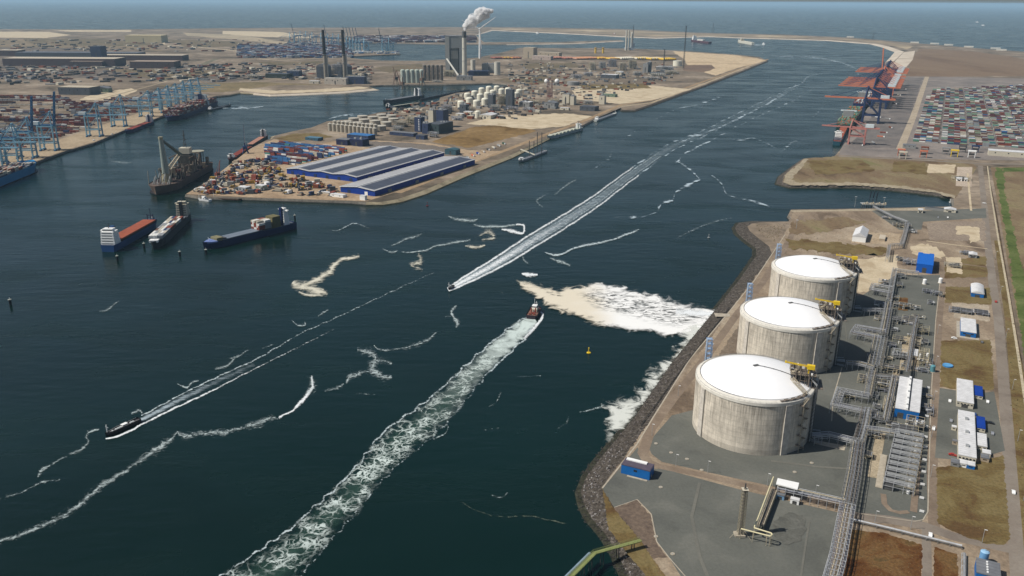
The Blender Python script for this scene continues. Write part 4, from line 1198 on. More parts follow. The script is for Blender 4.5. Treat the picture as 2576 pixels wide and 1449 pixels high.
MB().path([p - o for p in LP], .42, 8).build('pipe', mat('cream_pipe', lin(222, 212, 172), .5, var=.1), t)
b = MB()
for p in LP[3:] + [LP[0].lerp(LP[1], f) for f in (0, .33, .66)]:
    q = p - o
    b.tube((q.x, q.y, 0), (q.x, q.y, 6.6), .2).cut()
b.each('post', CREAM, t)
c4 = [G(u, v, 8) for u, v in ((1952, 1219), (2006, 1233), (2010, 1217), (1956, 1205))]
o = Vector((c4[0].x, c4[0].y, 0))
t = thing('canopy', 'white oblong roof raised over the end of the crossing pipe rack', 'canopy', o)
q = [p - o for p in c4]
MB().prism([(p.x, p.y) for p in q], 8, 8.7, bottom=True).build('roof', WHITE, t)
b = MB()
for p in q: b.tube((p.x * .97, p.y * .97, 0), (p.x * .97, p.y * .97, 8), .25)
b.tube(q[0] * .97, q[2] * .97, .2)
b.build('frame', DKST, t)

# ------------------------------------------------------------ loading jetty at the lower edge
o = G(1612, 1359, 3); o.z = 0
t = thing('jetty', 'yellow green walkway jetty leaving the rocky bank at the lower edge', 'jetty', o)
jp = [G(u, v, 5) - o for u, v in ((1612, 1358), (1496, 1390), (1437, 1449), (1385, 1502))]
YG = mat('yellow_green_paint', lin(138, 146, 92), .7, var=.2)
b = MB()
Lf, Rt = offset(jp, -1.3), offset(jp, 1.3)
for i in range(3):
    b.add([Lf[i], Lf[i + 1], Rt[i + 1], Rt[i], Lf[i] - Vector((0, 0, .5)), Lf[i + 1] - Vector((0, 0, .5)), Rt[i + 1] - Vector((0, 0, .5)), Rt[i] - Vector((0, 0, .5))], [(0, 3, 2, 1), (4, 5, 6, 7), (0, 1, 5, 4), (2, 3, 7, 6)])
b.build('deck', YG, t)
b = MB()
for s in (Lf, Rt):
    for dz in (.6, 1.15): b.path([p + Vector((0, 0, dz)) for p in s], .07)
    for i in range(3):
        for k in range(10):
            p = s[i].lerp(s[i + 1], k / 10); b.tube(p, p + Vector((0, 0, 1.15)), .06)
b.build('handrail', YG, t)
b = MB()
for i in range(3):
    for k in range(3):
        p = jp[i].lerp(jp[i + 1], (k + .5) / 3)
        for s in (-1, 1): b.tube((p.x + s, p.y, -8), (p.x + s * .6, p.y, p.z - .4), .3, 8).cut()
b.each('pile', DKST, t)
q = offset(jp[1:], 3.0)
b = MB().path([p - Vector((0, 0, 2.2)) for p in q], 1.2, 8)
b.build('pipe_duct', mat('grey_blue_duct', lin(132, 152, 168), .5, var=.25), t)

# ------------------------------------------------------------ cars, signs, hydrants, scrub and bank rocks
def make_car():
    t = thing('parked_car', '', 'car')
    b = MB()
    side = [(-2.2, .35), (-2.2, .95), (-1.5, 1.0), (-1.0, 1.45), (.6, 1.45), (1.2, 1.0), (2.1, .85), (2.2, .35)]
    b.loft([[(x, -.85, z) for x, z in side], [(x, .85, z) for x, z in side]], True, True)
    o = b.build('body', WHITE, t)
    MB().box(-.2, 0, 1.02, 1.7, 1.72, .34).build('windows', GLASS, t)
    b = MB()
    for x in (-1.4, 1.35):
        for y in (-.86, .86): b.tube((x, y - .1, .34), (x, y + .1, .34), .34, 10).cut()
    b.each('wheel', BLACKT, t)
    return t
BLACKT = mat('tyre_black', (.015, .015, .015), .8)
carp = make_car()
CARS = [(2428, 1098, 'white', 'beside the long white office block, upper end'), (2396, 1146, 'red', 'left of the long white office block'), (2392, 1060, 'silver', 'between the two white office blocks'), (2452, 1044, 'dark blue', 'between the two white office blocks'), (2484, 1012, 'white', 'right of the shorter white office block'),
        (2492, 1066, 'black', 'on the gravel by the outer road'), (2496, 1092, 'silver', 'on the gravel by the outer road'), (2389, 1010, 'white', 'left of the shorter white office block'), (2470, 862, 'grey', 'at the store with the blue front'), (2400, 852, 'white', 'left of the store with the blue front'), (2348, 1080, 'white', 'driving on the inner road'),
        (2549, 1240, 'white', 'driving on the outer road near the bottom'), (2505, 760, 'red', 'driving on the outer road in the middle'), (2476, 512, 'white', 'driving on the outer road at the basin end'), (2384, 548, 'white', 'parked on the grey jetty yard'), (2360, 548, 'silver', 'parked on the grey jetty yard'), (2340, 1348, 'white', 'by the cross road and the rusty field')]
CC = {'white': WHITE, 'red': mat('car_red', (.35, .03, .02), .3, var=.05, spec=.6), 'silver': mat('car_silver', (.42, .43, .45), .3, .5, var=.05), 'dark blue': mat('car_blue', (.02, .05, .16), .3, var=.05, spec=.6), 'black': mat('car_black', (.015, .015, .018), .3, var=.05, spec=.6), 'grey': mat('car_grey', (.16, .165, .17), .3, .3, var=.05)}
for k, (u, v, c, lb) in enumerate(CARS):
    lb = c + ' car ' + lb
    if k == 0: o = carp; o.location = G(u, v); o.rotation_euler = (0, 0, R(90 - GRID)); o['label'] = lb; o['group'] = 'cars on the terminal roads'; o.scale = (1.15,) * 3
    else: o = dup(carp, G(u, v), R(90 - GRID - (90 if k % 4 == 1 else 0)), lb)
    for ch in kids(o):
        if ch.name.startswith('body'):
            ch.material_slots[0].link = 'OBJECT'; ch.material_slots[0].material = CC[c]
SG = None
for k, (u, v) in enumerate([(2334, 978), (2333, 1002), (2332, 1026), (2331, 1050), (2329, 1076), (2328, 1102), (2327, 1128), (2325, 1160), (2323, 1190), (2320, 1222), (2318, 1256), (2318, 1290)]):
    lb = 'white board on posts by the inner road, %s of twelve from the far end' % ords[k]
    if SG is None:
        SG = thing('sign_board', lb, 'sign', G(u, v), -R(GRID), 'white boards along the inner road')
        MB().box(0, 0, .5, 2.6, .3, 1.5).build('panel', WHITE, SG)
        b = MB(); b.tube((-1, 0, 0), (-1, 0, .6), .08).cut(); b.tube((1, 0, 0), (1, 0, .6), .08).cut(); b.each('post', GALV, SG)
    else: dup(SG, G(u, v), label=lb)
for k, (u, v) in enumerate(((1650, 1116), (1688, 1139), (1728, 1155), (1662, 1226), (1692, 1394), (1999, 1188), (1765, 1183), (2042, 1165), (1650, 1350), (2232, 1020), (2050, 960), (2102, 905))):
    lb = 'pale manhole slab on the grey gravel, %s from the left' % ords[sorted((1650.1, 1688, 1728, 1662, 1692, 1999, 1765, 2042, 1650, 2232, 2050, 2102)).index(1650.1 if k == 0 else u)]
    t = thing('manhole_slab', lb, 'slab', G(u, v), R(30 * k), 'pale manhole slabs on the gravel')
    MB().cyl(0, 0, 0, 1.3, .35, 10).build('slab', CONC, t)
    MB().box(0, 0, .35, .7, .7, .12).build('cover', GALV, t)
rnd = random.Random(17)
def scatter(polys, n, m_, name, label, hmin, hmax, seed):
    rnd = random.Random(seed); b = MB(); k = len(m_)
    for poly in polys:
        us = [p[0] for p in poly]; vs_ = [p[1] for p in poly]; c = 0; tries = 0
        while c < n and tries < n * 8:
            tries += 1
            u, v = rnd.uniform(min(us), max(us)), rnd.uniform(min(vs_), max(vs_))
            if not inside_px((u, v), poly): continue
            c += 1
            p = G(u, v); h = rnd.uniform(hmin, hmax); r = h * rnd.uniform(.6, 1.1); a = rnd.uniform(0, 6)
            b.mi = rnd.randrange(k)
            q = [(p.x + r * math.cos(a + i * 2.1) * rnd.uniform(.6, 1.2), p.y + r * math.sin(a + i * 2.1) * rnd.uniform(.6, 1.2), 0) for i in range(3)]
            b.add(q + [(p.x + rnd.uniform(-.2, .2), p.y, h)], [(0, 1, 3), (1, 2, 3), (2, 0, 3)])
    return b.build(name, m_, kind='stuff', label=label, cat='scrub')
def inside_px(p, poly):
    x, y = p; c = False
    for i in range(len(poly)):
        x1, y1 = poly[i]; x2, y2 = poly[i - 1]
        if (y1 > y) != (y2 > y) and x < (x2 - x1) * (y - y1) / (y2 - y1) + x1: c = not c
    return c
SCR = [mat('tuft_dark', (.05, .045, .02), .9), mat('tuft_olive', (.10, .09, .04), .9), mat('tuft_straw', (.22, .18, .10), .9), mat('tuft_rust', (.11, .055, .02), .9)]
scatter([[(2134, 1332), (2319, 1373), (2318, 1480), (2100, 1480)], [(2356, 1176), (2524, 1147), (2541, 1356), (2359, 1318)], [(2368, 858), (2492, 854), (2501, 978), (2364, 974)], [(2378, 720), (2490, 724), (2494, 766), (2376, 762)]], 700, SCR, 'grass_tufts', 'low dry tufts on the terminal lawns', .12, .4, 3)
scatter([[(2000, 545), (2180, 545), (2260, 600), (2255, 650), (2150, 660), (1960, 640)], [(1900, 566), (1980, 562), (1950, 610), (1910, 590)], [(2030, 400), (2300, 404), (2400, 440), (2380, 480), (2150, 455), (1990, 455)], [(2500, 620), (2516, 620), (2590, 1000), (2690, 1480), (2590, 1480)]], 420, SCR, 'scrub', 'low scrub on the brown open ground', .2, .9, 4)
ROCKM = [mat('rock_dark', (.05, .045, .04), .95, var=.4), mat('rock_brown', (.11, .095, .08), .95, var=.4), mat('rock_mauve', (.17, .15, .145), .95, var=.4), mat('rock_pale', (.34, .32, .31), .95, var=.3)]
b = MB(); rnd = random.Random(23)
for i in range(0, 20):
    j = i + 1
    if LAND[i][3] != 'r': continue
    L = (pts[j] - pts[i]).length
    for q in range(int(L * (5.0 if i < 12 else 2.2))):
        f, g = rnd.random(), rnd.uniform(.08, .98)
        p = (pts[i] + outs[i] * LAND[i][2] * g).lerp(pts[j] + outs[j] * LAND[j][2] * g, f)
        z = -3.2 * g / .72 if g < .72 else -3.2 - (g - .72) * 6.5
        s_ = rnd.uniform(.35, .95)
        near = 1 < i < 10
        b.mi = 0 if g > .72 else (rnd.choice((2, 3, 3, 2, 1)) if near and .25 < g < .7 and rnd.random() < .8 else rnd.choice((0, 1, 1, 2)))
        a = rnd.uniform(0, 6)
        low = [(p.x + s_ * math.cos(a + k * 1.57) * rnd.uniform(.7, 1.2), p.y + s_ * math.sin(a + k * 1.57) * rnd.uniform(.7, 1.2), z - .3) for k in range(4)]
        top = [(p.x + s_ * .6 * math.cos(a + k * 1.57 + .4), p.y + s_ * .6 * math.sin(a + k * 1.57 + .4), z + s_ * rnd.uniform(.4, .8)) for k in range(4)]
        b.add(low + top, [(0, 1, 5, 4), (1, 2, 6, 5), (2, 3, 7, 6), (3, 0, 4, 7), (4, 5, 6, 7)])
b.build('bank_rocks', ROCKM, kind='stuff', label='loose armour rocks on the bank below the tanks', cat='rocks')
sheet('bank_grass', [(1515, 1228), (1543, 1278), (1612, 1362), (1680, 1460), (1700, 1500), (1660, 1500), (1618, 1440), (1575, 1390), (1530, 1330)], OLIVE, jit=1.5)

LPOST = None
LPS = [(1640, 1095), (1706, 996), (1790, 888), (1870, 780), (1700, 1173), (1780, 1190), (1930, 1222), (2050, 1252), (2362, 760), (2358, 840), (2353, 920), (2348, 1010), (2343, 1100), (2341, 1200), (2200, 1318), (2290, 1332), (2470, 1366), (2504, 650), (2516, 740), (2530, 850), (2546, 980), (2560, 1110), (2574, 1260), (2588, 1400)]
for k, (u, v) in enumerate(LPS):
    rd = 'along the shore road, %s from the near end' % ords[k] if k < 4 else ('along the clay road in front of the nearest tank, %s from the left' % ords[k - 4] if k < 8 else ('along the inner road, %s from the far end' % ords[k - 8] if k < 14 else ('along the cross road, %s from the left' % ords[k - 14] if k < 17 else 'along the outer road, %s from the far end' % ords[k - 17])))
    lb = 'street lamp ' + rd
    if LPOST is None:
        LPOST = thing('street_lamp', lb, 'street lamp', G(u, v), -R(GRID), 'street lamps of the gas terminal')
        MB().cyl(0, 0, 0, .18, 9, 6, .1).build('pole', GALV, LPOST)
        MB().box(.7, 0, 9, 1.6, .35, .22).build('lamp_head', WHITE, LPOST)
    else: dup(LPOST, G(u, v), label=lb)
# ------------------------------------------------------------ shipping containers
CCOL = {'rust red': (.22, .055, .035), 'brown': (.13, .07, .05), 'teal': (.07, .22, .19), 'green': (.10, .18, .11), 'pale green': (.22, .32, .22), 'navy': (.03, .05, .12), 'blue': (.04, .14, .32),
        'white': (.70, .69, .65), 'cream': (.50, .45, .36), 'grey': (.26, .27, .28), 'maroon': (.10, .03, .035), 'orange': (.42, .14, .05)}
def cmat(c): return mat('container_' + c.replace(' ', '_'), CCOL[c], .6, var=.25, scale=.4)
def container_mesh(L=12.2, W=2.5, H=2.75):
    b = MB()
    n = 12
    out = []
    for i in range(n):                                # corrugated long sides
        x0, x1 = -L / 2 + L * i / n, -L / 2 + L * (i + .5) / n
        out += [(x0, -W / 2), (x1, -W / 2), (x1 + L / n * .12, -W / 2 + .1), (x1 + L / n * .38, -W / 2 + .1)]
    out += [(L / 2, -W / 2), (L / 2, W / 2)] + [(-x, -y) for x, y in out[1:]]
    b.prism(out[:-1] if out[-1] == out[0] else out, .12, H - .05, bottom=True)
    for x in (-L / 2 + .1, L / 2 - .1):
        for y in (-W / 2 + .1, W / 2 - .1): b.box(x, y, 0, .24, .24, H)
    for y in (-.3, .3, -.9, .9): b.tube((L / 2 + .03, y, .3), (L / 2 + .03, y, H - .3), .04)
    me = bpy.data.meshes.new('shipping_container')
    me.from_pydata([tuple(v) for v in b.v], [], b.f)
    me.materials.append(cmat('grey'))
    return me
CME = container_mesh()
CCOUNT = [0]
def container(loc, rz, color, label, group, sc=None):
    o = bpy.data.objects.new('shipping_container', CME)
    link(o)
    o.location = loc
    o.rotation_euler = (0, 0, rz)
    if sc: o.scale = sc
    o.material_slots[0].link = 'OBJECT'
    o.material_slots[0].material = cmat(color)
    CCOUNT[0] += 1
    return props(o, label, 'container', group)

def box_stack_stuff(name, items, label, cat='containers'):
    """many far containers as one counted-as-one object; items = (x, y, z, rz, colour, (l, w, h))"""
    cols = sorted(set(i[4] for i in items))
    b = MB()
    for x, y, z, rz, c, (l, w_, h) in items:
        b.mi = cols.index(c)
        b.box(x, y, z, l, w_, h, rz)
    return b.build(name, [cmat(c) for c in cols], label=label, cat=cat, kind='stuff')

# ------------------------------------------------------------ ships
def hull_mesh(L, B, D, draft=3.0, bow=.18, stern=.06, flare=1.0, n=18):
    """bow towards +x, waterline at z = 0, deck at z = D"""
    rings = []
    for k in range(n + 1):
        f = k / n
        x = -L / 2 + L * f
        if f > 1 - bow: s = max(0.0, 1 - ((f - (1 - bow)) / bow) ** 2.2)
        elif f < stern: s = .80 + .20 * (f / stern)
        else: s = 1.0
        hw = B / 2 * s + .01
        lo = B / 2 * s * (.92 if f < 1 - bow else .92 * (1 - .5 * (f - (1 - bow)) / bow)) + .01
        rake = (f - (1 - bow)) / bow * L * .018 if f > 1 - bow else 0
        sheer = D + (D * .18 * ((f - (1 - bow)) / bow) if f > 1 - bow else 0)
        rings.append([(x - rake, -lo * .8, -draft), (x - rake * .4, -lo, .3), (x, -hw, sheer), (x, hw, sheer), (x - rake * .4, lo, .3), (x - rake, lo * .8, -draft)])
    return MB().loft(rings, True, True)

def ship(label, cat, bow, stern, B, D, hullm, deckm, name='cargo_ship', z=WZ, house=None, hatches=0, hatchm=None, hatch_span=(.2, .85), hatch_h=1.6, group=None, mast=True, foot=None, L=None):
    p, q = G(bow[0], bow[1], z), G(stern[0], stern[1], z)
    d = p - q
    L = L or d.length
    rz = math.atan2(d.y, d.x)
    t = thing(name, label, cat, (p + q) / 2, rz, group)
    hull_mesh(L, B, D).build('hull', hullm, t)
    # deck plate with bulwark
    b = MB()
    n = 16
    ptsl = []
    for k in range(n + 1):
        f = k / n
        s = max(0.0, 1 - ((f - .82) / .18) ** 2.2) if f > .82 else (.80 + .2 * min(1, f / .06))
        ptsl.append((-L / 2 + L * f, B / 2 * s + .01))
    poly = [(x, -y) for x, y in ptsl] + [(x, y) for x, y in reversed(ptsl)]
    inner = [(x * .985, y * .93) for x, y in poly]
    b.prism(inner, D + .02, D + .08)
    b.build('deck', deckm, t)
    b = MB()
    m = len(poly)
    for i in range(m):
        a, c = poly[i], poly[(i + 1) % m]
        za = D + (D * .18 * max(0, (a[0] / L + .5 - .82) / .18)); zc = D + (D * .18 * max(0, (c[0] / L + .5 - .82) / .18))
        b.add([(a[0], a[1], za - .3), (c[0], c[1], zc - .3), (c[0], c[1], zc + 1.1), (a[0], a[1], za + 1.1)], [(0, 1, 2, 3)])
    b.build('bulwark', hullm, t)
    if foot:
        hull_mesh(L * 1.001, B * 1.004, 1.0, draft=2.4).build('boot_topping', foot, t)
    if hatches:
        x0, x1 = -L / 2 + L * hatch_span[0], -L / 2 + L * hatch_span[1]
        st = (x1 - x0) / hatches
        MB().box((x0 + x1) / 2, 0, D + .05, x1 - x0 + 1, B * .86, hatch_h * .6).build('hatch_coaming', mat('coaming_dark', (.04, .04, .045), .7), t)
        for k in range(hatches):
            MB().box(x0 + st * (k + .5), 0, D + hatch_h * .62, st - .5, B * .84, hatch_h * .4).build('hatch_cover', hatchm, t)
    if house:                                        # (position along, length, height, width factor, material)
        hx, hl, hh, wf, hm = house
        x = -L / 2 + L * hx
        b = MB()
        nd = max(2, int(hh / 3))
        for k in range(nd - 1):
            s = 1 - .03 * k
            b.box(x, 0, D + k * hh / nd, hl * s, B * wf * s, hh / nd - .25)
            b.box(x, 0, D + (k + 1) * hh / nd - .25, hl * s + .3, B * wf * s + .3, .25)
        s_ = b.build('superstructure', hm, t)
        b = MB()
        b.box(x, 0, D + (nd - 1) * hh / nd, hl * .55, B * wf * .72, hh / nd)
        b.box(x, 0, D + (nd - 1) * hh / nd, hl * .3, B * .98, hh / nd * .45)
        b.box(x, 0, D + hh, hl * .5, B * wf * .7, .3)
        b.build('bridge', hm, s_)
        MB().box(x, 0, D + (nd - 1) * hh / nd + hh / nd * .4, hl * .56, B * wf * .70, hh / nd * .35).build('window_band', GLASS, s_)
        for k in range(nd - 1):
            MB().box(x, 0, D + k * hh / nd + hh / nd * .4, hl * (1 - .03 * k) + .06, B * wf * (1 - .03 * k) * .8, .7).build('window_band', GLASS, s_)
        fb = MB().box(x - hl * (.55 if hx < .5 else -.55) * -1 * (1 if hx < .5 else -1), 0, D, hl * .3, B * .22, hh * 1.05)
        fb.build('funnel', hullm, t)
        if mast:
            b = MB()
            b.tube((x, 0, D + hh), (x, 0, D + hh + 7), .35, 6)
            b.tube((x, -2.5, D + hh + 4.5), (x, 2.5, D + hh + 4.5), .2)
            b.tube((x - 1.5, 0, D + hh), (x, 0, D + hh + 5), .2)
            b.build('mast', mat('mast_dark', (.08, .08, .09), .6), t)
    b = MB()
    b.tube((L * .44, 0, D), (L * .44, 0, D + 7), .3, 6)
    b.tube((L * .43, -1.5, D + 5), (L * .43, 1.5, D + 5), .15)
    b.build('foremast', WHITE, t)
    return t, L, rz

NAVY = mat('navy_hull', (.012, .022, .085), .35, var=.15, scale=.1)
HBLUE = mat('mid_blue_hull', (.02, .07, .20), .4, var=.15, scale=.1)
LBLUE = mat('light_blue_hull', lin(60, 140, 190), .45, var=.12, scale=.05)
DGREY = mat('dark_grey_hull', (.03, .035, .04), .5, var=.25, scale=.1)
DECKG = mat('grey_deck', lin(110, 114, 120), .8, var=.2)
DECKR = mat('red_deck', lin(120, 60, 48), .8, var=.25)
RHATCH = mat('rust_hatch', lin(158, 84, 60), .75, var=.18, scale=.08)
GHATCH = mat('steel_grey_hatch', lin(116, 126, 138), .6, var=.12, scale=.08)
BLACKH = mat('black_hull', (.012, .011, .014), .4, var=.2)
TANH = mat('tan_hull', lin(104, 88, 78), .7, var=.3, scale=.1)

def on_ship(o, L, rz, x, y, z):
    c, s = math.cos(rz), math.sin(rz)
    return Vector((o.location.x + x * c - y * s, o.location.y + x * s + y * c, o.location.z + z))

# 1 rust hatched freighter, stern towards us
s1, L, rz = ship('blue hulled freighter with rust red hatch covers and white bridge at the near end', 'cargo ship', (392, 566), (272, 634), 21, 8, HBLUE, DECKG, house=(.075, 15, 20, .86, WHITE), hatches=7, hatchm=RHATCH, hatch_span=(.17, .88), hatch_h=4.0, group='freighters moored in midstream')
b = MB()
for y in (-4, 4): b.tube((L * .40, y, 8), (L * .40, y, 19), .7, 8).cut()
b.tube((L * .40, -4, 17), (L * .40, 4, 17), .6).cut()
b.tube((L * .41, 0, 8), (L * .41, 0, 27), .5, 8).cut()
b.each('deck_crane_post', mat('navy_post', (.03, .04, .08), .5), s1)
MB().box(L * .405, 0, 8, 9, 13, 3.5).build('forecastle', mat('fo_dark', (.05, .06, .10), .6), s1)
# 2 container freighter
s2, L, rz = ship('dark hulled freighter stacked with cream and brown containers, bridge at the far end', 'cargo ship', (385, 629), (468, 550), 19, 8, DGREY, DECKG, house=(.07, 13, 20, .84, CREAMW), hatches=6, hatchm=DECKG, hatch_span=(.16, .90), hatch_h=2.0, group='freighters moored in midstream')
MB().box(L * .44, 0, 8, 8, 11, 3).build('forecastle', WHITE, s2)
rnd = random.Random(11)
SC12 = (1, 1, 1)
rows_ = ['foremost', 'second', 'third', 'fourth', 'fifth', 'sixth', 'seventh', 'aftmost']
sides = ['port edge', 'port side', 'centre line', 'starboard side', 'starboard edge']
for i in range(8):
    for j in range(5):
        col = rnd.choice(['cream', 'brown', 'cream', 'rust red', 'white', 'grey', 'navy'] if i > 1 else ['cream', 'grey', 'cream', 'white'])
        x = L * .36 - i * 13.0
        container(on_ship(s2, L, rz, x, -7 + 3.5 * j, 10.3), rz, col, col + ' container, ' + sides[j] + ', ' + rows_[i] + ' row on the dark freighter', 'containers on the dark freighter', (1, 1.28, 1.5))
# 3 blue freighter, bow towards us
s3, L, rz = ship('navy hulled coaster with pale blue bow, grey hatches and white bridge far end', 'cargo ship', (512, 628), (738, 572), 20, 7.5, NAVY, DECKG, house=(.10, 9, 23, .55, WHITE), hatches=5, hatchm=GHATCH, hatch_span=(.40, .83), hatch_h=2.2, group='freighters moored in midstream')
MB().prism([(L * .385, -8.8), (L * .44, -6.6), (L * .494, 0), (L * .44, 6.6), (L * .385, 8.8)], 7.6, 9.4).build('forecastle_deck', mat('bow_blue', lin(112, 132, 186), .6, var=.12), s3)
MB().box(L * .355, 0, 8, 9, 14, 4.5).build('wave_breaker', mat('olive_block', lin(132, 126, 96), .8, var=.3), s3)
MB().box(L * .305, 0, 8, 4, 16, 3.2).build('winch_house', DKST, s3)
MB().box(-L * .27, 0, 8, 13, 15, 15).build('cargo_block', mat('olive_cargo', lin(112, 106, 74), .8, var=.35, scale=.3), s3)
b = MB()
for k in range(3): b.box(-L * .27 + 6.6, -5 + 5 * k, 9, .3, 1.6, 12).cut()
b.each('cargo_rib', mat('cargo_rib', lin(168, 156, 110), .7), s3)
rnd = random.Random(3)
for lv in range(4):
    for j in range(6):
        for i in range(2):
            if rnd.random() < .06 * lv: continue
            col = ('rust red' if rnd.random() < .72 else 'white') if i == 0 else ('grey' if lv < 3 else 'cream')
            if lv == 3: col = rnd.choice(['white', 'cream', 'rust red'])
            container(on_ship(s3, L, rz, -L * .095 - i * 10.0, -7.2 + 2.9 * j, 10 + 2.9 * lv), rz, col, '%s container on the navy coaster, level %d, column %d from near side, %s' % (col, lv + 1, j + 1, 'hind row' if i else 'front row'), 'containers on the navy coaster', (.78, 1.1, 1.03))

# launch, speedboat, tug
def launch():
    p, q = G(266, 1101, WZ), G(352, 1060, WZ)
    t, L, rz = ship('long black launch with white bow wave steaming to the lower left', 'boat', (266, 1099), (352, 1060), 4.6, 2.0, BLACKH, mat('dark_deck', (.05, .045, .05), .7), name='launch', mast=False)
    MB().box(-L * .05, 0, 2, L * .16, 3.0, 1.8).build('wheelhouse', WHITE, t)
    MB().box(-L * .05, 0, 3.0, L * .165, 3.1, .5).build('window_band', GLASS, t)
    b = MB()
    for x, l in ((.14, .05), (.20, .04), (.08, .05), (-.24, .06), (-.30, .04), (.3, .03)): b.box(L * x, .3, 2, L * l, 1.6, .9).cut()
    b.each('deck_locker', mat('locker_white', lin(196, 202, 202), .6), t)
    b = MB()
    for s in (-1, 1): b.path([(L * (-.45 + .1 * k), s * 2.1 * (1 if k < 7 else .8 if k < 8 else .5), 3) for k in range(10)], .06)
    b.build('handrail', WHITE, t)
    return t, L, rz
la, LL, lrz = launch()
t, L, rz = ship('tiny dark speedboat at the head of the long white wake', 'boat', (1129, 730), (1141, 722), 3.4, 1.5, BLACKH, DKST, name='speedboat', mast=False)
MB().box(-.5, 0, 1.4, L * .3, 2.2, 1.4).build('cabin', DKGREY, t)
t, L, rz = ship('red and white tug heading away ahead of a broad foaming wake', 'boat', (1352, 777), (1334, 806), 11, 3.2, mat('tug_hull', (.03, .02, .03), .4), mat('tug_deck', lin(128, 96, 84), .8), name='tug', mast=False, L=28)
s_ = MB().box(3, 0, 3.2, 9, 6.5, 3).build('superstructure', CREAMW, t)
MB().box(4, 0, 6.2, 5.5, 5, 2.6).build('bridge', WHITE, s_)
MB().box(4, 0, 7.2, 5.6, 5.1, .9).build('window_band', GLASS, s_)
MB().path([(3, 0, 8.8), (3, 0, 16)], .22).build('mast', WHITE, t)
b = MB()
for y in (-2.2, 2.2): b.cyl(-3, y, 3.2, .6, 5, 10).cut()
b.each('funnel', mat('tug_red', lin(150, 52, 44), .5), t)
b = MB()
for x, y in ((-8, -2), (-9, 2), (-6, 0)): b.box(x, y, 3.2, 2.2, 1.8, 1.4).cut()
b.each('winch', mat('tug_red2', lin(140, 70, 60), .6), t)

# mooring piles and buoys
def dolphin(u, v, label, h=6):
    t = thing('mooring_pile', label, 'mooring pile', G(u, v, WZ), 0, 'mooring piles round the midstream berths')
    MB().cyl(0, 0, -2, 1.3, h + 2, 12).build('pile', BLACKH, t)
    MB().cyl(0, 0, h, 1.7, .6, 12).build('cap', mat('pale_cap', lin(170, 172, 160), .7), t)
    MB().tube((0, 0, h + .6), (0, 0, h + 2.6), .2).build('lamp_post', WHITE, t)
for u, v, lb in ((296, 656, 'mooring pile just below the stern of the rust hatched freighter'), (363, 624, 'mooring pile between the two freighters moored side by side'), (453, 645, 'lone mooring pile between the dark freighter and the navy coaster'),
                 (742, 552, 'mooring pile right of the navy coaster stern'), (519, 640, 'mooring pile under the pale blue bow of the navy coaster'), (27, 768, 'lone mooring pile at the far left in open water')):
    dolphin(u, v, lb)
def buoy(u, v, label, col, s=1.0):
    t = thing('buoy', label, 'buoy', G(u, v, WZ), 0)
    MB().lathe([(.2, -.6), (1.3 * s, -.2), (1.4 * s, .6), (.3, .9)], 16).build('float', col, t)
    b = MB()
    for a in (0, 120, 240): b.tube((math.cos(R(a)) * .9 * s, math.sin(R(a)) * .9 * s, .5), (0, 0, 3.2 * s), .14)
    b.build('frame', col, t)
    MB().sphere(0, 0, 3.4 * s, .5 * s, 8, 6).build('top_mark', col, t)
buoy(1481, 888, 'bright yellow buoy in open water left of the foam covered shore', YEL, 1.4)
buoy(1075, 518, 'small red buoy in the channel right of the blue warehouses', mat('buoy_red', lin(110, 24, 30), .5), 1.6)
buoy(1783, 598, 'small grey buoy in the channel north of the foam plume', GALV, 1.3)
for k, (u, v) in enumerate(((2112, 557 - 4), (2398 - 8, 509), (2283, 476))): 
    if k: buoy(u, v, ('white buoy at the inner end of the basin', 'white buoy near the curved bank of the basin')[k - 1], WHITE, 1.2)

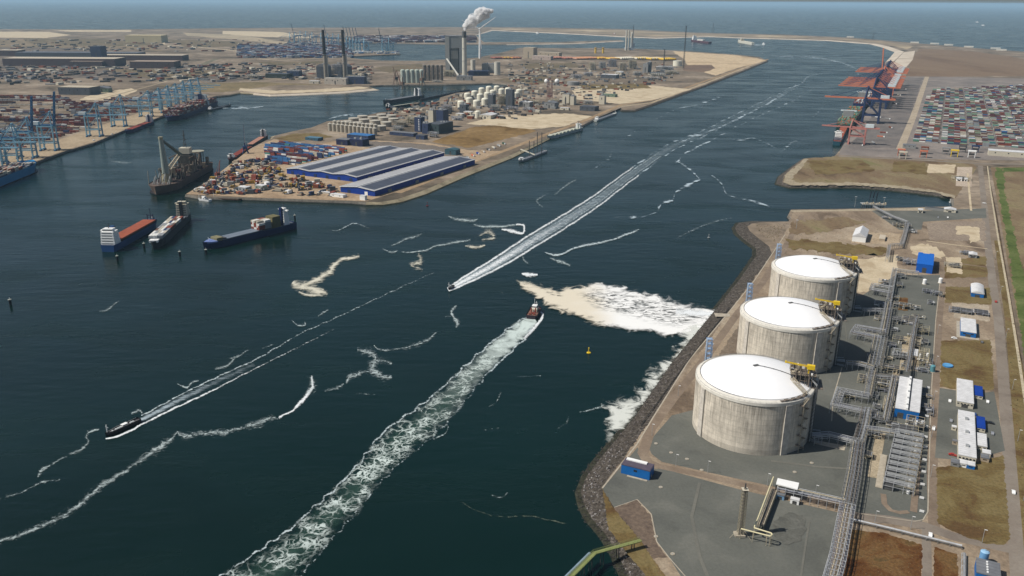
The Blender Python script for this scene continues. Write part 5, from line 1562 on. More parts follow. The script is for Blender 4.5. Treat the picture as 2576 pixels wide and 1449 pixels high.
# ------------------------------------------------------------ ship-to-shore gantry cranes: +x is the water side
CB = mat('crane_blue', lin(146, 192, 212), .55, var=.2, scale=.1)
CBD = mat('crane_deep_blue', lin(64, 116, 158), .55, var=.2, scale=.1)
CWH = mat('crane_white', lin(214, 224, 226), .5, var=.1)
COR = mat('crane_orange', lin(204, 122, 92), .55, var=.15, scale=.1)
CNV = mat('crane_navy', lin(40, 56, 92), .6, var=.2)
CPK = mat('crane_pink', lin(190, 128, 118), .6, var=.15)
def make_sts(up, c1, c2, c3, h=44, out=58, back=24, apex=72, w=17, full=True, far=False):
    t = thing('gantry_crane', '', 'crane')
    x0, x1 = -28, 0                                  # land legs, water legs
    th = 1.7 if not far else 2.4
    b = MB()
    for x in (x0, x1):
        for y in (-w / 2, w / 2): b.tube((x, y, 0), (x, y * .85, h), th).cut()
    b.each('leg', c1, t)
    b = MB()
    for y in (-w / 2, w / 2):
        b.tube((x0, y, 16), (x1, y, 16), th * .8); b.tube((x0, y, 16), (x1, y * .9, h), th * .5)
        b.tube((x0, y * .88, h), (x1, y * .88, h), th * .8)
    for x in (x0, x1):
        b.tube((x, -w / 2, 14), (x, w / 2, 14), th * .8); b.tube((x, -w / 2, h), (x, w / 2, h), th)
        b.tube((x, -w / 2, 3), (x, w / 2, 3), th)
    b.build('portal_beam', c1, t)
    if not far:
        b = MB()
        for x in (x0, x1):
            for y in (-w / 2, w / 2): b.box(x, y, -.1, 3, 8, 2.6).cut()
        b.each('bogie', c2, t)
    b = MB()
    for y in (-w * .42, w * .42): b.tube((x1, y, h), (x1 - 3, y * .4, apex), th * .7); b.tube((x0, y, h), (x1 - 3, y * .4, apex), th * .5)
    b.tube((x1 - 3, -w * .2, apex), (x1 - 3, w * .2, apex), th)
    b.build('apex_frame', c1, t)
    b = MB()
    gz = h + 2
    for y in (-3, 3): b.tube((x0 - back, y, gz), (x1 + 2, y, gz), th * .9)
    for k in range(8):
        x = x0 - back + (x1 - x0 + back) * k / 7; b.tube((x, -3, gz), (x, 3, gz), th * .4)
    b.tube((x0 - back, 0, gz), (x1 - 3, 0, apex), th * .3)
    b.build('girder', c2, t)
    b = MB()
    if up:
        e = Vector((x1 + 2 + out * math.cos(R(up)), 0, gz + out * math.sin(R(up))))
    else: e = Vector((x1 + 2 + out, 0, gz))
    s = Vector((x1 + 2, 0, gz))
    for y in (-2.6, 2.6):
        b.tube(s + Vector((0, y, 0)), e + Vector((0, y * .8, 0)), th * .8)
    for k in range(11):
        p, q = s.lerp(e, k / 11), s.lerp(e, (k + 1) / 11)
        b.tube(p + Vector((0, -2.6, 0)), p + Vector((0, 2.6, 0)), th * .4); b.tube(p + Vector((0, -2.6, 0)), q + Vector((0, 2.6, 0)), th * .3)
    b.build('boom', c3, t)
    b = MB()
    top = Vector((x1 - 3, 0, apex))
    for f in ((.45, .9) if not up else (.6,)): b.tube(top, s.lerp(e, f), th * .28)
    b.build('stay', c1, t)
    if full:
        MB().box(x0 - back * .25, 0, gz + 1, 15, 9, 6).build('machinery_house', CWH, t)
        MB().box(x1 - 8, 0, gz - 5, 4, 3.2, 3.4).build('trolley_cab', c2, t)
        b = MB()
        for k in range(7):
            z = k * h / 7; b.tube((x0, w / 2 + 1.5, z), (x0 + (3 if k % 2 else -3), w / 2 + 1.5, z + h / 7), .35)
        b.build('stair', c1, t)
    return t

def at_water(u, v, back=3.0, ang=0): 
    p = G(u, v, 0)
    return p
# left bank: quay bearing about -3 degrees, water towards bearing 87
LRZ = R(90 - 87)
up_l = make_sts(81, CB, CBD, CBD, h=48, out=66, apex=76)
dn_l = make_sts(0, CB, CBD, CB, h=46, out=60, apex=74)
spots = [(152, 378, 1, 'light blue gantry crane with its boom raised, rightmost of the nearest left group'),
         (97, 397, 1, 'light blue gantry crane with its boom raised, left of the other raised boom'),
         (60, 410, 0, 'light blue gantry crane with lowered boom beside the left raised boom'), (22, 424, 0, 'light blue gantry crane with lowered boom near the left picture edge'), (-25, 440, 0, 'light blue gantry crane cut by the left picture edge'),
         (262, 343, 0, 'light blue gantry crane with lowered boom, left one of the middle pair'), (322, 318, 0, 'light blue gantry crane with lowered boom, right one of the middle pair'),
         (388, 293, 0, 'light blue gantry crane, nearest of the far group over the brown container ship'), (414, 284, 0, 'light blue gantry crane, second nearest over the brown container ship'),
         (436, 276, 0, 'light blue gantry crane, third nearest over the brown container ship'), (455, 269, 0, 'light blue gantry crane, fourth nearest over the brown container ship'),
         (474, 262, 0, 'light blue gantry crane, fifth nearest over the brown container ship'), (492, 256, 0, 'light blue gantry crane, sixth nearest over the brown container ship'), (510, 250, 0, 'light blue gantry crane, farthest over the brown container ship')]
first = {0: dn_l, 1: up_l}
used = {0: False, 1: False}
def put(protos, usedd, key, p, rz, lb, grp, scale=None):
    if not usedd[key]:
        o = protos[key]; o.location = p; o.rotation_euler = (0, 0, rz); o['label'] = lb; o['group'] = grp; usedd[key] = True
        if scale: o.scale = scale
        return o
    return dup(protos[key], p, rz, lb, grp, scale=scale)
for u, v, k, lb in spots:
    p = G(u, v, 0)
    put(first, used, k, p + Vector((-6, 0, 0)), LRZ, lb, 'light blue gantry cranes on the left quay', (1.02, 1, 1) if v > 330 and not k else ((1.05, .95, .9) if v < 300 else (1.05, 1.05, 1.03)))
# right bank: water towards bearing 296
RRZ = R(90 - 295.7)
up_r = make_sts(86, COR, COR, COR, h=46, out=70, apex=72, far=True)
dn_r = make_sts(0, CNV, COR, COR, h=46, out=70, apex=70, far=True)
pk_r = make_sts(0, CPK, CPK, CPK, h=30, out=50, apex=46, w=14)
fr, ur = {0: dn_r, 1: up_r, 2: pk_r}, {0: False, 1: False, 2: False}
qa, qb = G(2112, 379), G(2228, 207)
lbs = {0: 'orange gantry crane with lowered boom on the right quay, %s from the near end'}
cr = [(.06, 2, 'pinkish gantry crane with lowered boom at the near end of the right quay')]
k = 0
for f in (.275, .47, .505, .54, .575, .61, .645, .80, .84, .88, .92): cr.append((f, 0, lbs[0] % ords[k])); k += 1
cr.append((.71, 1, 'orange gantry crane with its boom raised upright above the right quay'))
for f, key, lb in cr:
    p = qa.lerp(qb, f)
    put(fr, ur, key, p + az(115.7) * 8, RRZ, lb, 'gantry cranes on the right quay' if key == 0 else None, scale=(1.38, 1.3, 1.3) if key != 2 else (1.15,) * 3)

# ships at the right quay
def quay_ship(label, f0, f1, B, D, hm, cols, grp, seed, levels=5, name='container_ship', far=False):
    p, q = qa.lerp(qb, f0) + az(295.7) * (B / 2 + 4), qa.lerp(qb, f1) + az(295.7) * (B / 2 + 4)
    d = q - p; L = d.length; rz = math.atan2(d.y, d.x)
    t = thing(name, label, 'container ship', ((p + q) / 2).xy.to_3d() + Vector((0, 0, WZ)), rz)
    hull_mesh(L, B, D).build('hull', hm, t)
    MB().box(-L * .28, 0, D, 10, B * .6, 26).build('superstructure', GREYW, t)
    MB().box(-L * .28, 0, D + 24, 6, B * .9, 3).build('bridge', CWH, t)
    rnd = random.Random(seed); items = []
    c, s = math.cos(rz), math.sin(rz)
    n = int(L * .8 / 14)
    for i in range(n):
        x = -L * .46 + 14 * i + 6
        if abs(x + L * .28) < 14: continue
        hh = rnd.randint(levels - 3, levels)
        for j in range(int(B * .9 / 2.6)):
            for l in range(max(1, hh - (rnd.random() < .3))):
                items.append((x, -B * .45 + 1.3 + 2.6 * j, D + .3 + 2.7 * l, 0, rnd.choice(cols), (12.2, 2.45, 2.6)))
    cl = sorted(set(i[4] for i in items)); b = MB()
    for x, y, z, r, cc, (l, w_, h) in items:
        b.mi = cl.index(cc); b.box(x, y, z, l, w_, h)
    o = b.build('containers', [cmat(c_) for c_ in cl], kind='stuff', label='stacked containers on the deck of the ' + label, cat='containers')
    o.location = t.location; o.rotation_euler = (0, 0, rz)
    return t
quay_ship('dark green container ship under the orange cranes', .20, .44, 42, 12, mat('dark_green_hull', lin(26, 62, 52), .5), ['green', 'teal', 'green', 'orange', 'rust red', 'pale green'], None, 5)
quay_ship('navy container ship behind the green one at the right quay', .48, .74, 44, 13, NAVY, ['grey', 'navy', 'rust red', 'white'], None, 6, 4)
quay_ship('grey container ship at the far end of the right quay', .77, .95, 40, 12, DGREY, ['rust red', 'grey', 'green', 'cream'], None, 7, 4)
t, L, rz = ship('small pinkish feeder ship with white bridge at the near end of the right quay', 'cargo ship', (2128, 318), (2104, 366), 19, 8, mat('teal_hull', lin(40, 82, 96), .5), DECKR, name='feeder_ship', house=(.1, 12, 20, .8, WHITE), hatches=4, hatchm=RHATCH)

# left quay ships
def deckload(t, L, rz, B, D, x0, x1, cols, seed, levels, label):
    rnd = random.Random(seed); items = []
    n = int((x1 - x0) * L / 13.4)
    for i in range(n):
        hh = rnd.randint(max(1, levels - 2), levels)
        for j in range(int(B * .92 / 2.6)):
            for l in range(hh - (rnd.random() < .3)): items.append((x0 * L + 13.4 * (i + .5), -B * .46 + 1.3 + 2.6 * j, D + .3 + 2.7 * l, 0, rnd.choice(cols), (12.2, 2.45, 2.6)))
    cl = sorted(set(i[4] for i in items)); b = MB()
    for x, y, z, r, cc, (l, w_, h) in items:
        b.mi = cl.index(cc); b.box(x, y, z, l, w_, h)
    o = b.build('containers', [cmat(c_) for c_ in cl], kind='stuff', label=label, cat='containers')
    o.location = t.location; o.rotation_euler = (0, 0, rz)
t, L, rz = ship('light blue container ship at the left picture edge, bow to the right', 'container ship', (86, 424), (-120, 506), 46, 14, LBLUE, DECKR, name='container_ship', foot=mat('navy_boot', (.01, .02, .06), .5))
deckload(t, L, rz, 46, 14, -.45, .40, ['brown', 'cream', 'grey', 'rust red', 'navy', 'cream'], 21, 3, 'mixed containers stacked on the light blue ship at the left edge')
t, L, rz = ship('long container ship with brown stacks moored under the far blue cranes', 'container ship', (421, 306), (533, 263), 48, 10, NAVY, DECKR, name='container_ship', house=(.25, 12, 30, .9, CWH))
deckload(t, L, rz, 48, 10, -.47, .42, ['brown', 'rust red', 'cream', 'grey', 'maroon', 'rust red'], 22, 6, 'brown and cream containers stacked on the ship under the far blue cranes')
t, L, rz = ship('small red decked coaster with white block bridge at the middle of the left quay', 'cargo ship', (316, 337), (381, 311), 18, 6, NAVY, DECKR, name='coaster', house=(.06, 9, 18, .9, WHITE), hatches=5, hatchm=mat('red_hatch', lin(130, 58, 44), .7, var=.2))
t, L, rz = ship('low dark barge heading right beyond the brown container ship', 'barge', (581, 266), (525, 279), 12, 3, DGREY, DKGREY, name='barge', house=(.08, 10, 7, .8, WHITE))
t, L, rz = ship('small white boat tied to the left quay between the crane groups', 'boat', (246, 356), (230, 361), 6, 2.4, WHITE, WHITE, name='motorboat', house=(.4, 8, 4, .6, WHITE), mast=False)
t, L, rz = ship('small grey boat tied to the left quay below the middle crane pair', 'boat', (292, 341), (276, 345), 6, 2.4, DGREY, DECKG, name='motorboat', house=(.4, 6, 4, .6, WHITE), mast=False)

# heavy lift crane vessel
t, L, rz = ship('cluttered grey brown heavy lift vessel with tall raked crane column', 'crane vessel', (392, 492), (512, 424), 46, 12, TANH, mat('clutter_deck', lin(64, 50, 48), .8, var=.4, scale=.3), name='crane_vessel', mast=False, foot=mat('dark_foot', (.015, .013, .016), .6))
cm = mat('crane_column_grey', lin(158, 168, 160), .6, var=.15)
MB().cyl(L * .27, 0, 12, 8.5, 14, 20, 7).build('crane_pedestal', mat('pedestal_cream', lin(168, 160, 132), .7, var=.25), t)
MB().tube((L * .27, 0, 26), (L * .31, 2, 86), 6.2, 16, 3.2).build('crane_column', cm, t)
MB().cyl(L * .31, 2, 84, 3.6, 4, 14).build('column_head', mat('pedestal_cream', lin(168, 160, 132), .7), t)
b = MB()
A_, B_ = Vector((L * .31, 2, 84)), Vector((-L * .02, 2, 46))
for y in (-2.4, 2.4): b.tube(A_ + Vector((0, y * .3, 0)), B_ + Vector((0, y, 0)), 1.6)
for k in range(10): 
    p = A_.lerp(B_, k / 10); b.tube(p - Vector((0, 2.4 * k / 10, 0)), p + Vector((0, 2.4 * k / 10, 0)), .6)
b.build('crane_jib', mat('jib_green_grey', lin(92, 108, 104), .6, var=.2), t)
b = MB()
A_, B_ = Vector((L * .22, 0, 30)), Vector((-L * .03, 0, 46))
for y in (-4, 4): b.tube(A_ + Vector((0, y, 0)), B_ + Vector((0, y * .7, 0)), .9)
for k in range(9):
    p, q = A_.lerp(B_, k / 9), A_.lerp(B_, (k + 1) / 9); b.tube(p - Vector((0, 4, 0)), q + Vector((0, 3.6, 0)), .5)
b.build('lattice_boom', CREAM, t)
rnd = random.Random(8)
b = MB(); b2 = MB(); b3 = MB()
for k in range(46):
    x, y = rnd.uniform(-.44, .20) * L, rnd.uniform(-19, 19)
    (b, b2, b3)[k % 3].box(x, y, 12, rnd.uniform(3, 10), rnd.uniform(3, 8), rnd.uniform(3, 15)).cut()
b.each('deck_module', mat('module_rust', lin(92, 46, 44), .8, var=.35, scale=.3), t); b2.each('deck_module', mat('module_tan', lin(116, 106, 92), .8, var=.3, scale=.3), t); b3.each('deck_module', mat('module_dark', lin(38, 38, 44), .8, var=.4, scale=.3), t)
b = MB()
for k in range(60):
    x, y = rnd.uniform(-.44, .40) * L, rnd.uniform(-20, 20)
    b.tube((x, y, 12), (x + rnd.uniform(-7, 7), y + rnd.uniform(-5, 5), rnd.uniform(20, 36)), .6).cut()
b.each('spar', mat('spar_grey', lin(150, 146, 134), .7, var=.3), t)
MB().box(-L * .12, 2, 12, 18, 22, 30).build('tower_block', mat('tower_dark', lin(84, 82, 76), .7, var=.5, scale=.2), t)
MB().box(-L * .12, 3, 44, 14, 18, 10).build('control_room', CREAMW, t)
b = MB()
for x in (-L * .24, -L * .12, 0, L * .1):
    for y in (-17, 17):
        zt_ = 40 if x < 0 else 30
        b.tube((x, y, 12), (x, y, zt_), 1.0)
        b.tube((x, y, 12), (x + L * .11, y, zt_), .6); b.tube((x + L * .11, y, 12), (x, y, zt_), .6); b.tube((x, y, zt_), (x + L * .12, y, zt_), .8)
    b.tube((x, -17, 40 if x < 0 else 30), (x, 17, 40 if x < 0 else 30), .8); b.tube((x, -17, 14), (x, 17, 38 if x < 0 else 28), .6)
b.build('deck_lattice', mat('lattice_brown', lin(120, 104, 90), .7, var=.4), t)
b = MB()
for s in (-3, 3): b.tube((-L * .12 + s, 3 + s, 54), (-L * .12, 3, 84), .6)
for z in (60, 68, 76): b.tube((-L * .12 - 4, 3, z), (-L * .12 + 4, 3, z), .5); b.tube((-L * .12, -1, z), (-L * .12, 7, z), .5)
b.build('mast', DKST, t)
MB().cyl(-L * .40, 0, 36, 13, 1.2, 8).build('helideck', mat('helideck_tan', lin(164, 160, 142), .8, var=.2), t)
b = MB()
for a in range(6): b.tube((-L * .40 + 10 * math.cos(a), 10 * math.sin(a), 36), (-L * .40 + 9 * math.cos(a), 9 * math.sin(a), 12), .8)
b.build('helideck_frame', DKST, t)
b = MB()
for k in range(8): b.tube((L * (.38 + .01 * (k % 3)), -14 + 4 * k, 12), (L * (.34 + .03 * (k % 2)), -12 + 4 * k, 24 + 3 * (k % 3)), .7)
b.build('bow_frame', mat('bow_frame_grey', lin(130, 134, 134), .7), t)

# ------------------------------------------------------------ container yard on the right bank
rnd = random.Random(77)
e, n = az(GRID + 90), az(GRID)
YO = G(2296, 384)
def inside(p, poly):
    x, y = p; c = False
    for i in range(len(poly)):
        x1, y1 = poly[i]; x2, y2 = poly[i - 1]
        if (y1 > y) != (y2 > y) and x < (x2 - x1) * (y - y1) / (y2 - y1) + x1: c = not c
    return c
ypoly = [tuple(G(u, v).xy) for u, v in ((2296, 356), (2318, 268), (2352, 226), (2460, 224), (2640, 214), (2760, 384), (2560, 372), (2420, 366))]
pal = ['rust red'] * 5 + ['brown'] * 6 + ['maroon'] * 6 + ['teal'] * 3 + ['green'] * 1 + ['pale green'] * 3 + ['navy'] * 4 + ['white'] * 4 + ['cream'] * 5 + ['grey'] * 6 + ['blue'] * 1
stacks = []
row = 0
for ib in range(86):
    y = ib * 24.0
    # each block: three container widths then an aisle
    for r_ in range(4):
        row += 1
        bay_h = rnd.uniform(0, 3.2)
        for c_ in range(64):
            if rnd.random() < .30: bay_h = rnd.uniform(0, 3.6)
            p = YO + e * (c_ * 12.9 + (c_ // 4) * 5) + n * (y + r_ * 4.3 - 40)
            if not inside((p.x, p.y), ypoly): continue
            h = int(round(bay_h * .95 + rnd.uniform(-.9, .9)))
            if h <= 0: continue
            stacks.append((p, row, c_, min(4, h)))
stacks.sort(key=lambda s: s[0].y)
budget = 300 - 8 - CCOUNT[0]
far_items = []
cnt = {}
rows_near = {}
for p, row, c_, h in stacks:
    cols = [rnd.choice(pal) for _ in range(h)]
    if budget >= h and -1 < 0 or budget >= h:
        rows_near.setdefault(row, []).append((p, c_, h, cols)); budget -= h
    else:
        for l in range(h): far_items.append((p.x, p.y, 2.8 * l, -R(GRID), cols[l], (12.2, 2.5, 2.7)))
lvn = ['ground level', 'second level', 'third level', 'top of four']
for ri, row in enumerate(sorted(rows_near)):
    for si, (p, c_, h, cols) in enumerate(sorted(rows_near[row], key=lambda s: s[1])):
        for l in range(h):
            container((p.x, p.y, 2.8 * l), -R(GRID), cols[l], '%s container, %s, stack %d from left, row %d from road' % (cols[l], lvn[l], si + 1, ri + 1), 'containers in the near rows of the right yard')
box_stack_stuff('container_yard_mass', far_items, 'far rows of many coloured containers filling the right bank yard')
# buildings and machines around the yard
bld('terminal_shed', 'long white shed with dark roof stripe at the right edge of the container yard', 'shed', (2486, 391), 0, 0, 10, CREAMW, WROOF, dims=(190, 26), rot=GRID - 2, windows=8)
bld('terminal_shed', 'small grey roofed building at the left corner of the container yard', 'shed', (2270, 372), 0, 0, 7, GREYW, GREYR, dims=(26, 16), windows=3)
def straddle(u, v, label, m_):
    t = thing('straddle_carrier', label, 'straddle carrier', G(u, v), -R(GRID), 'yard machines on the right apron')
    b = MB()
    for x in (-6, 6):
        for y in (-3.5, 3.5): b.tube((x, y, 0), (x, y, 12), .8).cut()
    b.each('leg', m_, t)
    MB().box(0, 0, 12, 15, 9, 2.2).build('top_frame', m_, t)
    MB().box(0, 0, 5, 12, 2.6, 3).build('spreader', DKST, t)
    MB().box(7, 2, 8, 2.5, 2.5, 3).build('cab', CWH, t)
for u, v, lb, m_ in ((2266, 392, 'orange yard machine by the apron road, leftmost of its line', COR), (2270, 399, 'cream yard machine just in front of the leftmost orange one', CREAMW), (2322, 396, 'dark orange yard machine with stacked frames, second in line', COR),
                     (2325, 386, 'brown yard machine behind the dark orange one', RUSTM), (2378, 388, 'grey yard machine third in the line', GREYW), (2400, 394, 'ochre round based machine right of the grey one', YEL),
                     (2420, 383, 'black yard machine right of the ochre one', DKST), (2452, 383, 'navy yard machine left of the long white shed', CNV), (2443, 396, 'white low machine near the junction', WHITE)):
    straddle(u, v, lb, m_)
for k, (u, v) in enumerate(((2222, 335), (2215, 345), (2208, 296), (2232, 300), (2250, 262), (2262, 240), (2240, 322), (2196, 360), (2278, 225), (2170, 366))):
    t = thing('terminal_tractor', ('red', 'orange', 'white', 'grey', 'dark red', 'cream', 'orange brown', 'pale', 'brown', 'black')[k] + ' container truck on the dark apron, ' + ords[k] + ' in the scatter', 'truck', G(u, v), -R(GRID + 10 * k), 'trucks on the right apron')
    MB().box(-1, 0, .9, 13, 2.5, 2.6).build('container', [cmat('rust red'), COR, WHITE, GREYW, cmat('maroon'), CREAMW, RUSTM, GALV, cmat('brown'), DKST][k], t)
    MB().box(7.6, 0, .6, 2.6, 2.5, 2.8).build('cab', WHITE, t)
    b = MB()
    for x in (-6, -4.5, 4, 7.5):
        b.tube((x, -1.3, .5), (x, 1.3, .5), .5, 10).cut()
    b.each('wheel', BLACKH, t)

# ------------------------------------------------------------ loading jetty in the basin, and lamp masts
t = thing('loading_platform', 'steel loading platform with dark arms at the basin wall', 'platform', G(2197, 520), -R(GRID - 20))
MB().box(0, 4, 3, 34, 14, 1).build('deck', GALV, t)
b = MB()
for x in (-14, -7, 0, 7, 14): b.tube((x, 10, -8), (x, 10, 3), .8, 6).cut(); b.tube((x, -1, -8), (x, -1, 3), .8, 6).cut()
b.each('pile', DKST, t)
b = MB()
for x in (-5, 0, 5): b.path([(x, 7, 4), (x, 7, 18), (x, 2, 24), (x + 1, 9, 12)], .6, 5).cut()
b.each('loading_arm', mat('arm_blue_black', (.03, .04, .06), .5), t)
b = MB()
for k in range(12): b.box(-16 + 3 * k, -1, 4, 1.6, 3, 1.2 + (k % 3)).cut()
b.each('manifold', CREAM, t)
for k, (u, v, h, lb) in enumerate(((2150, 521, 16, 'lamp mast on the basin wall left of the loading platform'), (2222, 520, 14, 'lamp mast on the basin wall right of the loading platform'), (2003, 575, 12, 'small lamp mast on the brown ground near the shore road'))):
    t = thing('lamp_mast', lb, 'lamp mast', G(u, v))
    MB().cyl(0, 0, 0, .35, h, 8, .2).build('pole', GALV, t)
    MB().box(0, 0, h, 3, .8, .4).build('lamp_head', WHITE, t)
# ------------------------------------------------------------ the island: warehouses, silos, tanks, works
def at_y(u, v, Y):                                   # the point of a sight line at the depth of another thing
    d = ray(u, v); t = Y / d.y
    return Vector((d.x * t, Y, CH + d.z * t))
SKYL = mat('grey_roof_light', lin(172, 172, 174), .7, var=.18, scale=.05, seam=12)
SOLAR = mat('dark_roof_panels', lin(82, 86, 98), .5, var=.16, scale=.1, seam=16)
def warehouse(label, A, B, Cd, h, bays, rise):
    a, b_ = G(*A), G(*B)
    rot = 27.5
    e, n = az(rot + 90), az(rot)
    w = (b_ - a).dot(e); d = (G(*Cd) - b_).dot(n)
    t = thing('warehouse', label, 'warehouse', a, -R(rot), 'blue warehouses with striped roofs')
    m = MB(); bw = w / bays
    prof = [(0, 0)]
    ring = [(0, 0), (0, h)]
    for k in range(bays): ring += [(bw * (k + .5), h + rise), (bw * (k + 1), h + (0 if k == bays - 1 else rise * .25))]
    ring += [(w, 0)]
    r0 = [(x, 0, z) for x, z in ring]; r1 = [(x, d, z) for x, z in ring]
    nn = len(ring)
    m.add(r0 + r1, [(i, i + 1, i + 1 + nn, i + nn)[::-1] for i in (0, nn - 2)] + [tuple(range(nn)), tuple(range(2 * nn - 1, nn - 1, -1))])
    m.build('wall', BLUED, t)
    for k in range(bays):
        z0 = h if k == 0 else h + rise * .25
        z1 = h if k == bays - 1 else h + rise * .25
        xm = bw * (k + .5)
        m = MB()
        for xa, za, xb, zb in ((bw * k - (.6 if k == 0 else 0), z0, xm, h + rise), (xm, h + rise, bw * (k + 1) + (.6 if k == bays - 1 else 0), z1)):
            m.add([(xa, -1, za + .3), (xb, -1, zb + .3), (xb, d + 1, zb + .3), (xa, d + 1, za + .3)], [(0, 1, 2, 3)])
        r_ = m.build('roof', SKYL, t)
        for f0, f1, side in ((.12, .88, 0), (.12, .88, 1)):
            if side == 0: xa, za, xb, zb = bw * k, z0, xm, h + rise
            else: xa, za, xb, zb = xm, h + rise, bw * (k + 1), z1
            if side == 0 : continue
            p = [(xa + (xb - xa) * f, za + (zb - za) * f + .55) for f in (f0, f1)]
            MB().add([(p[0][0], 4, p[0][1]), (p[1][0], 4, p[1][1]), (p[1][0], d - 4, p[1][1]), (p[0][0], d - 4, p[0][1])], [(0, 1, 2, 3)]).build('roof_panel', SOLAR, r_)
        b2 = MB().tube((xm, -1.2, h + rise + .4), (xm, d + 1.2, h + rise + .4), .9)
        b2.build('ridge', mat('ridge_light', lin(236, 236, 234), .7, var=.08), r_)
    m = MB()
    m.tube((-.6, -1.2, h + .3), (-.6, d + 1, h + .3), .5); m.tube((w + .6, -1.2, h + .3), (w + .6, d + 1, h + .3), .5)
    for k in range(bays):
        m.tube((bw * k, -1.1, (h if k == 0 else h + rise * .25) + .2), (bw * (k + .5), -1.1, h + rise + .2), .45); m.tube((bw * (k + .5), -1.1, h + rise + .2), (bw * (k + 1), -1.1, (h if k == bays - 1 else h + rise * .25) + .2), .45)
    m.build('verge_trim', MATS['ridge_light'], t)
    for k in range(bays * 2):
        MB().box(w * (k + .5) / (bays * 2), -.15, 0, 6, .4, 6).build('door', (WHITE if (k == 1 and bays == 1) else CNV), t)
    for k in range(4): MB().box(w + .5, d * (k + .5) / 4, 0, 1.4, 9, 5).build('loading_bay', GREYW, t)
    return t, w, d
warehouse('large blue warehouse with three parallel grey striped roofs', (722, 437), (891, 461), (1104, 396), 9, 3, 3.2)
warehouse('narrower blue warehouse with one grey striped roof at the water side', (857, 483), (926, 500), (1152, 414), 9, 1, 3.2)

RH = [0]
def tank_small(kind, u, v, dia, h, m_, label, group=None, name='silo', cat='silo', roofm=None, ring=True, z=0):
    t = thing(name, label, cat, G(u, v), 0, group)
    r = dia / 2
    MB().cyl(0, 0, 0, r, h, 20, cap=False).build('shell', m_, t, smooth=False)
    if kind == 'cone': MB().lathe([(r + .3, h), (r * .25, h + r * .35), (r * .2, h + r * .35 + 1), (.05, h + r * .35 + 1)], 20).build('roof', roofm or m_, t)
    elif kind == 'dome': MB().lathe([(r + .2, h - .2)] + [(max(.05, r * math.cos(R(a))), h + r * .42 * math.sin(R(a))) for a in (0, 20, 40, 60, 80, 90)], 20).build('roof', roofm or m_, t)
    else: MB().lathe([(r + .3, h - .3), (r + .3, h + .5), (r - .2, h + .5), (.05, h + 1.2)], 20).build('roof', roofm or m_, t)
    return t
SILO = mat('pale_silo', lin(176, 168, 152), .8, var=.25, scale=.15)
SILOR = mat('silo_roof', lin(188, 182, 168), .8, var=.15, scale=.15)
def series(protokind, pts, dia, h, m_, roofm, labelf, group, name, cat):
    o = None
    for i, (u, v) in enumerate(pts):
        if o is None: o = tank_small(protokind, u, v, dia, h, m_, labelf(i), group, name, cat, roofm)
        else: dup(o, G(u, v), 0, labelf(i), group)
series('cone', [(831 + 10.2 * i, 329 + 1.1 * i) for i in range(12)], 10.5, 17, SILO, SILOR, lambda i: 'pale silo, %s from the left in the front row behind the yard' % ords[i], 'pale silos in two rows on the island', 'silo', 'silo')
series('cone', [(843 + 10.2 * i, 322 + 1.0 * i) for i in range(11)], 10.5, 17, SILO, SILOR, lambda i: 'pale silo, %s from the left in the second row behind the yard' % ords[i], 'pale silos in two rows on the island', 'silo', 'silo')
series('flat', [(872, 316), (898, 319), (926, 323), (958, 328), (890, 308), (916, 311), (944, 314), (972, 318), (912, 302), (938, 304), (966, 306), (990, 309), (960, 298), (985, 300)], 26, 11, SILO, SILOR,
       lambda i: 'low wide grey tank behind the silos, %s counted from the front left' % ords[i], 'low wide tanks behind the silos', 'storage_tank', 'tank')
WT = mat('cream_white_tank', lin(232, 228, 208), .6, var=.1, scale=.1)
series('dome', [(1160, 271), (1181, 262), (1199, 269), (1220, 264), (1208, 252), (1176, 250), (1194, 244), (1226, 248), (1240, 242), (1212, 236), (1230, 232), (1250, 231), (1262, 238), (1278, 236), (1298, 248), (1306, 240)], 21, 17, WT, WT,
       lambda i: 'cream domed tank by the inner basin, %s counted from the near left' % ords[i], 'cream white domed tanks by the inner basin', 'storage_tank', 'tank')
tank_small('dome', 1202, 297, 15, 17, WT, 'lone white domed silo in front of the cream tank cluster', None, roofm=WT)
tank_small('flat', 1442, 214, 46, 12, GREYW, 'wide flat grey tank right of the two white spheres', None, 'storage_tank', 'tank')
for i, (u, v) in enumerate(((1375, 213), (1401, 213))):
    t = thing('sphere_tank', ('left', 'right')[i] + ' one of the two white spherical tanks behind the island works', 'sphere tank', G(u, v), 0, 'white spherical tanks')
    MB().sphere(0, 0, 13, 9, 16, 10).build('sphere', WHITE, t, smooth=True)
    b = MB()
    for a in range(8): b.tube((8 * math.cos(a * .785), 8 * math.sin(a * .785), 0), (8 * math.cos(a * .785), 8 * math.sin(a * .785), 12), .7)
    b.build('support_frame', GALV, t)

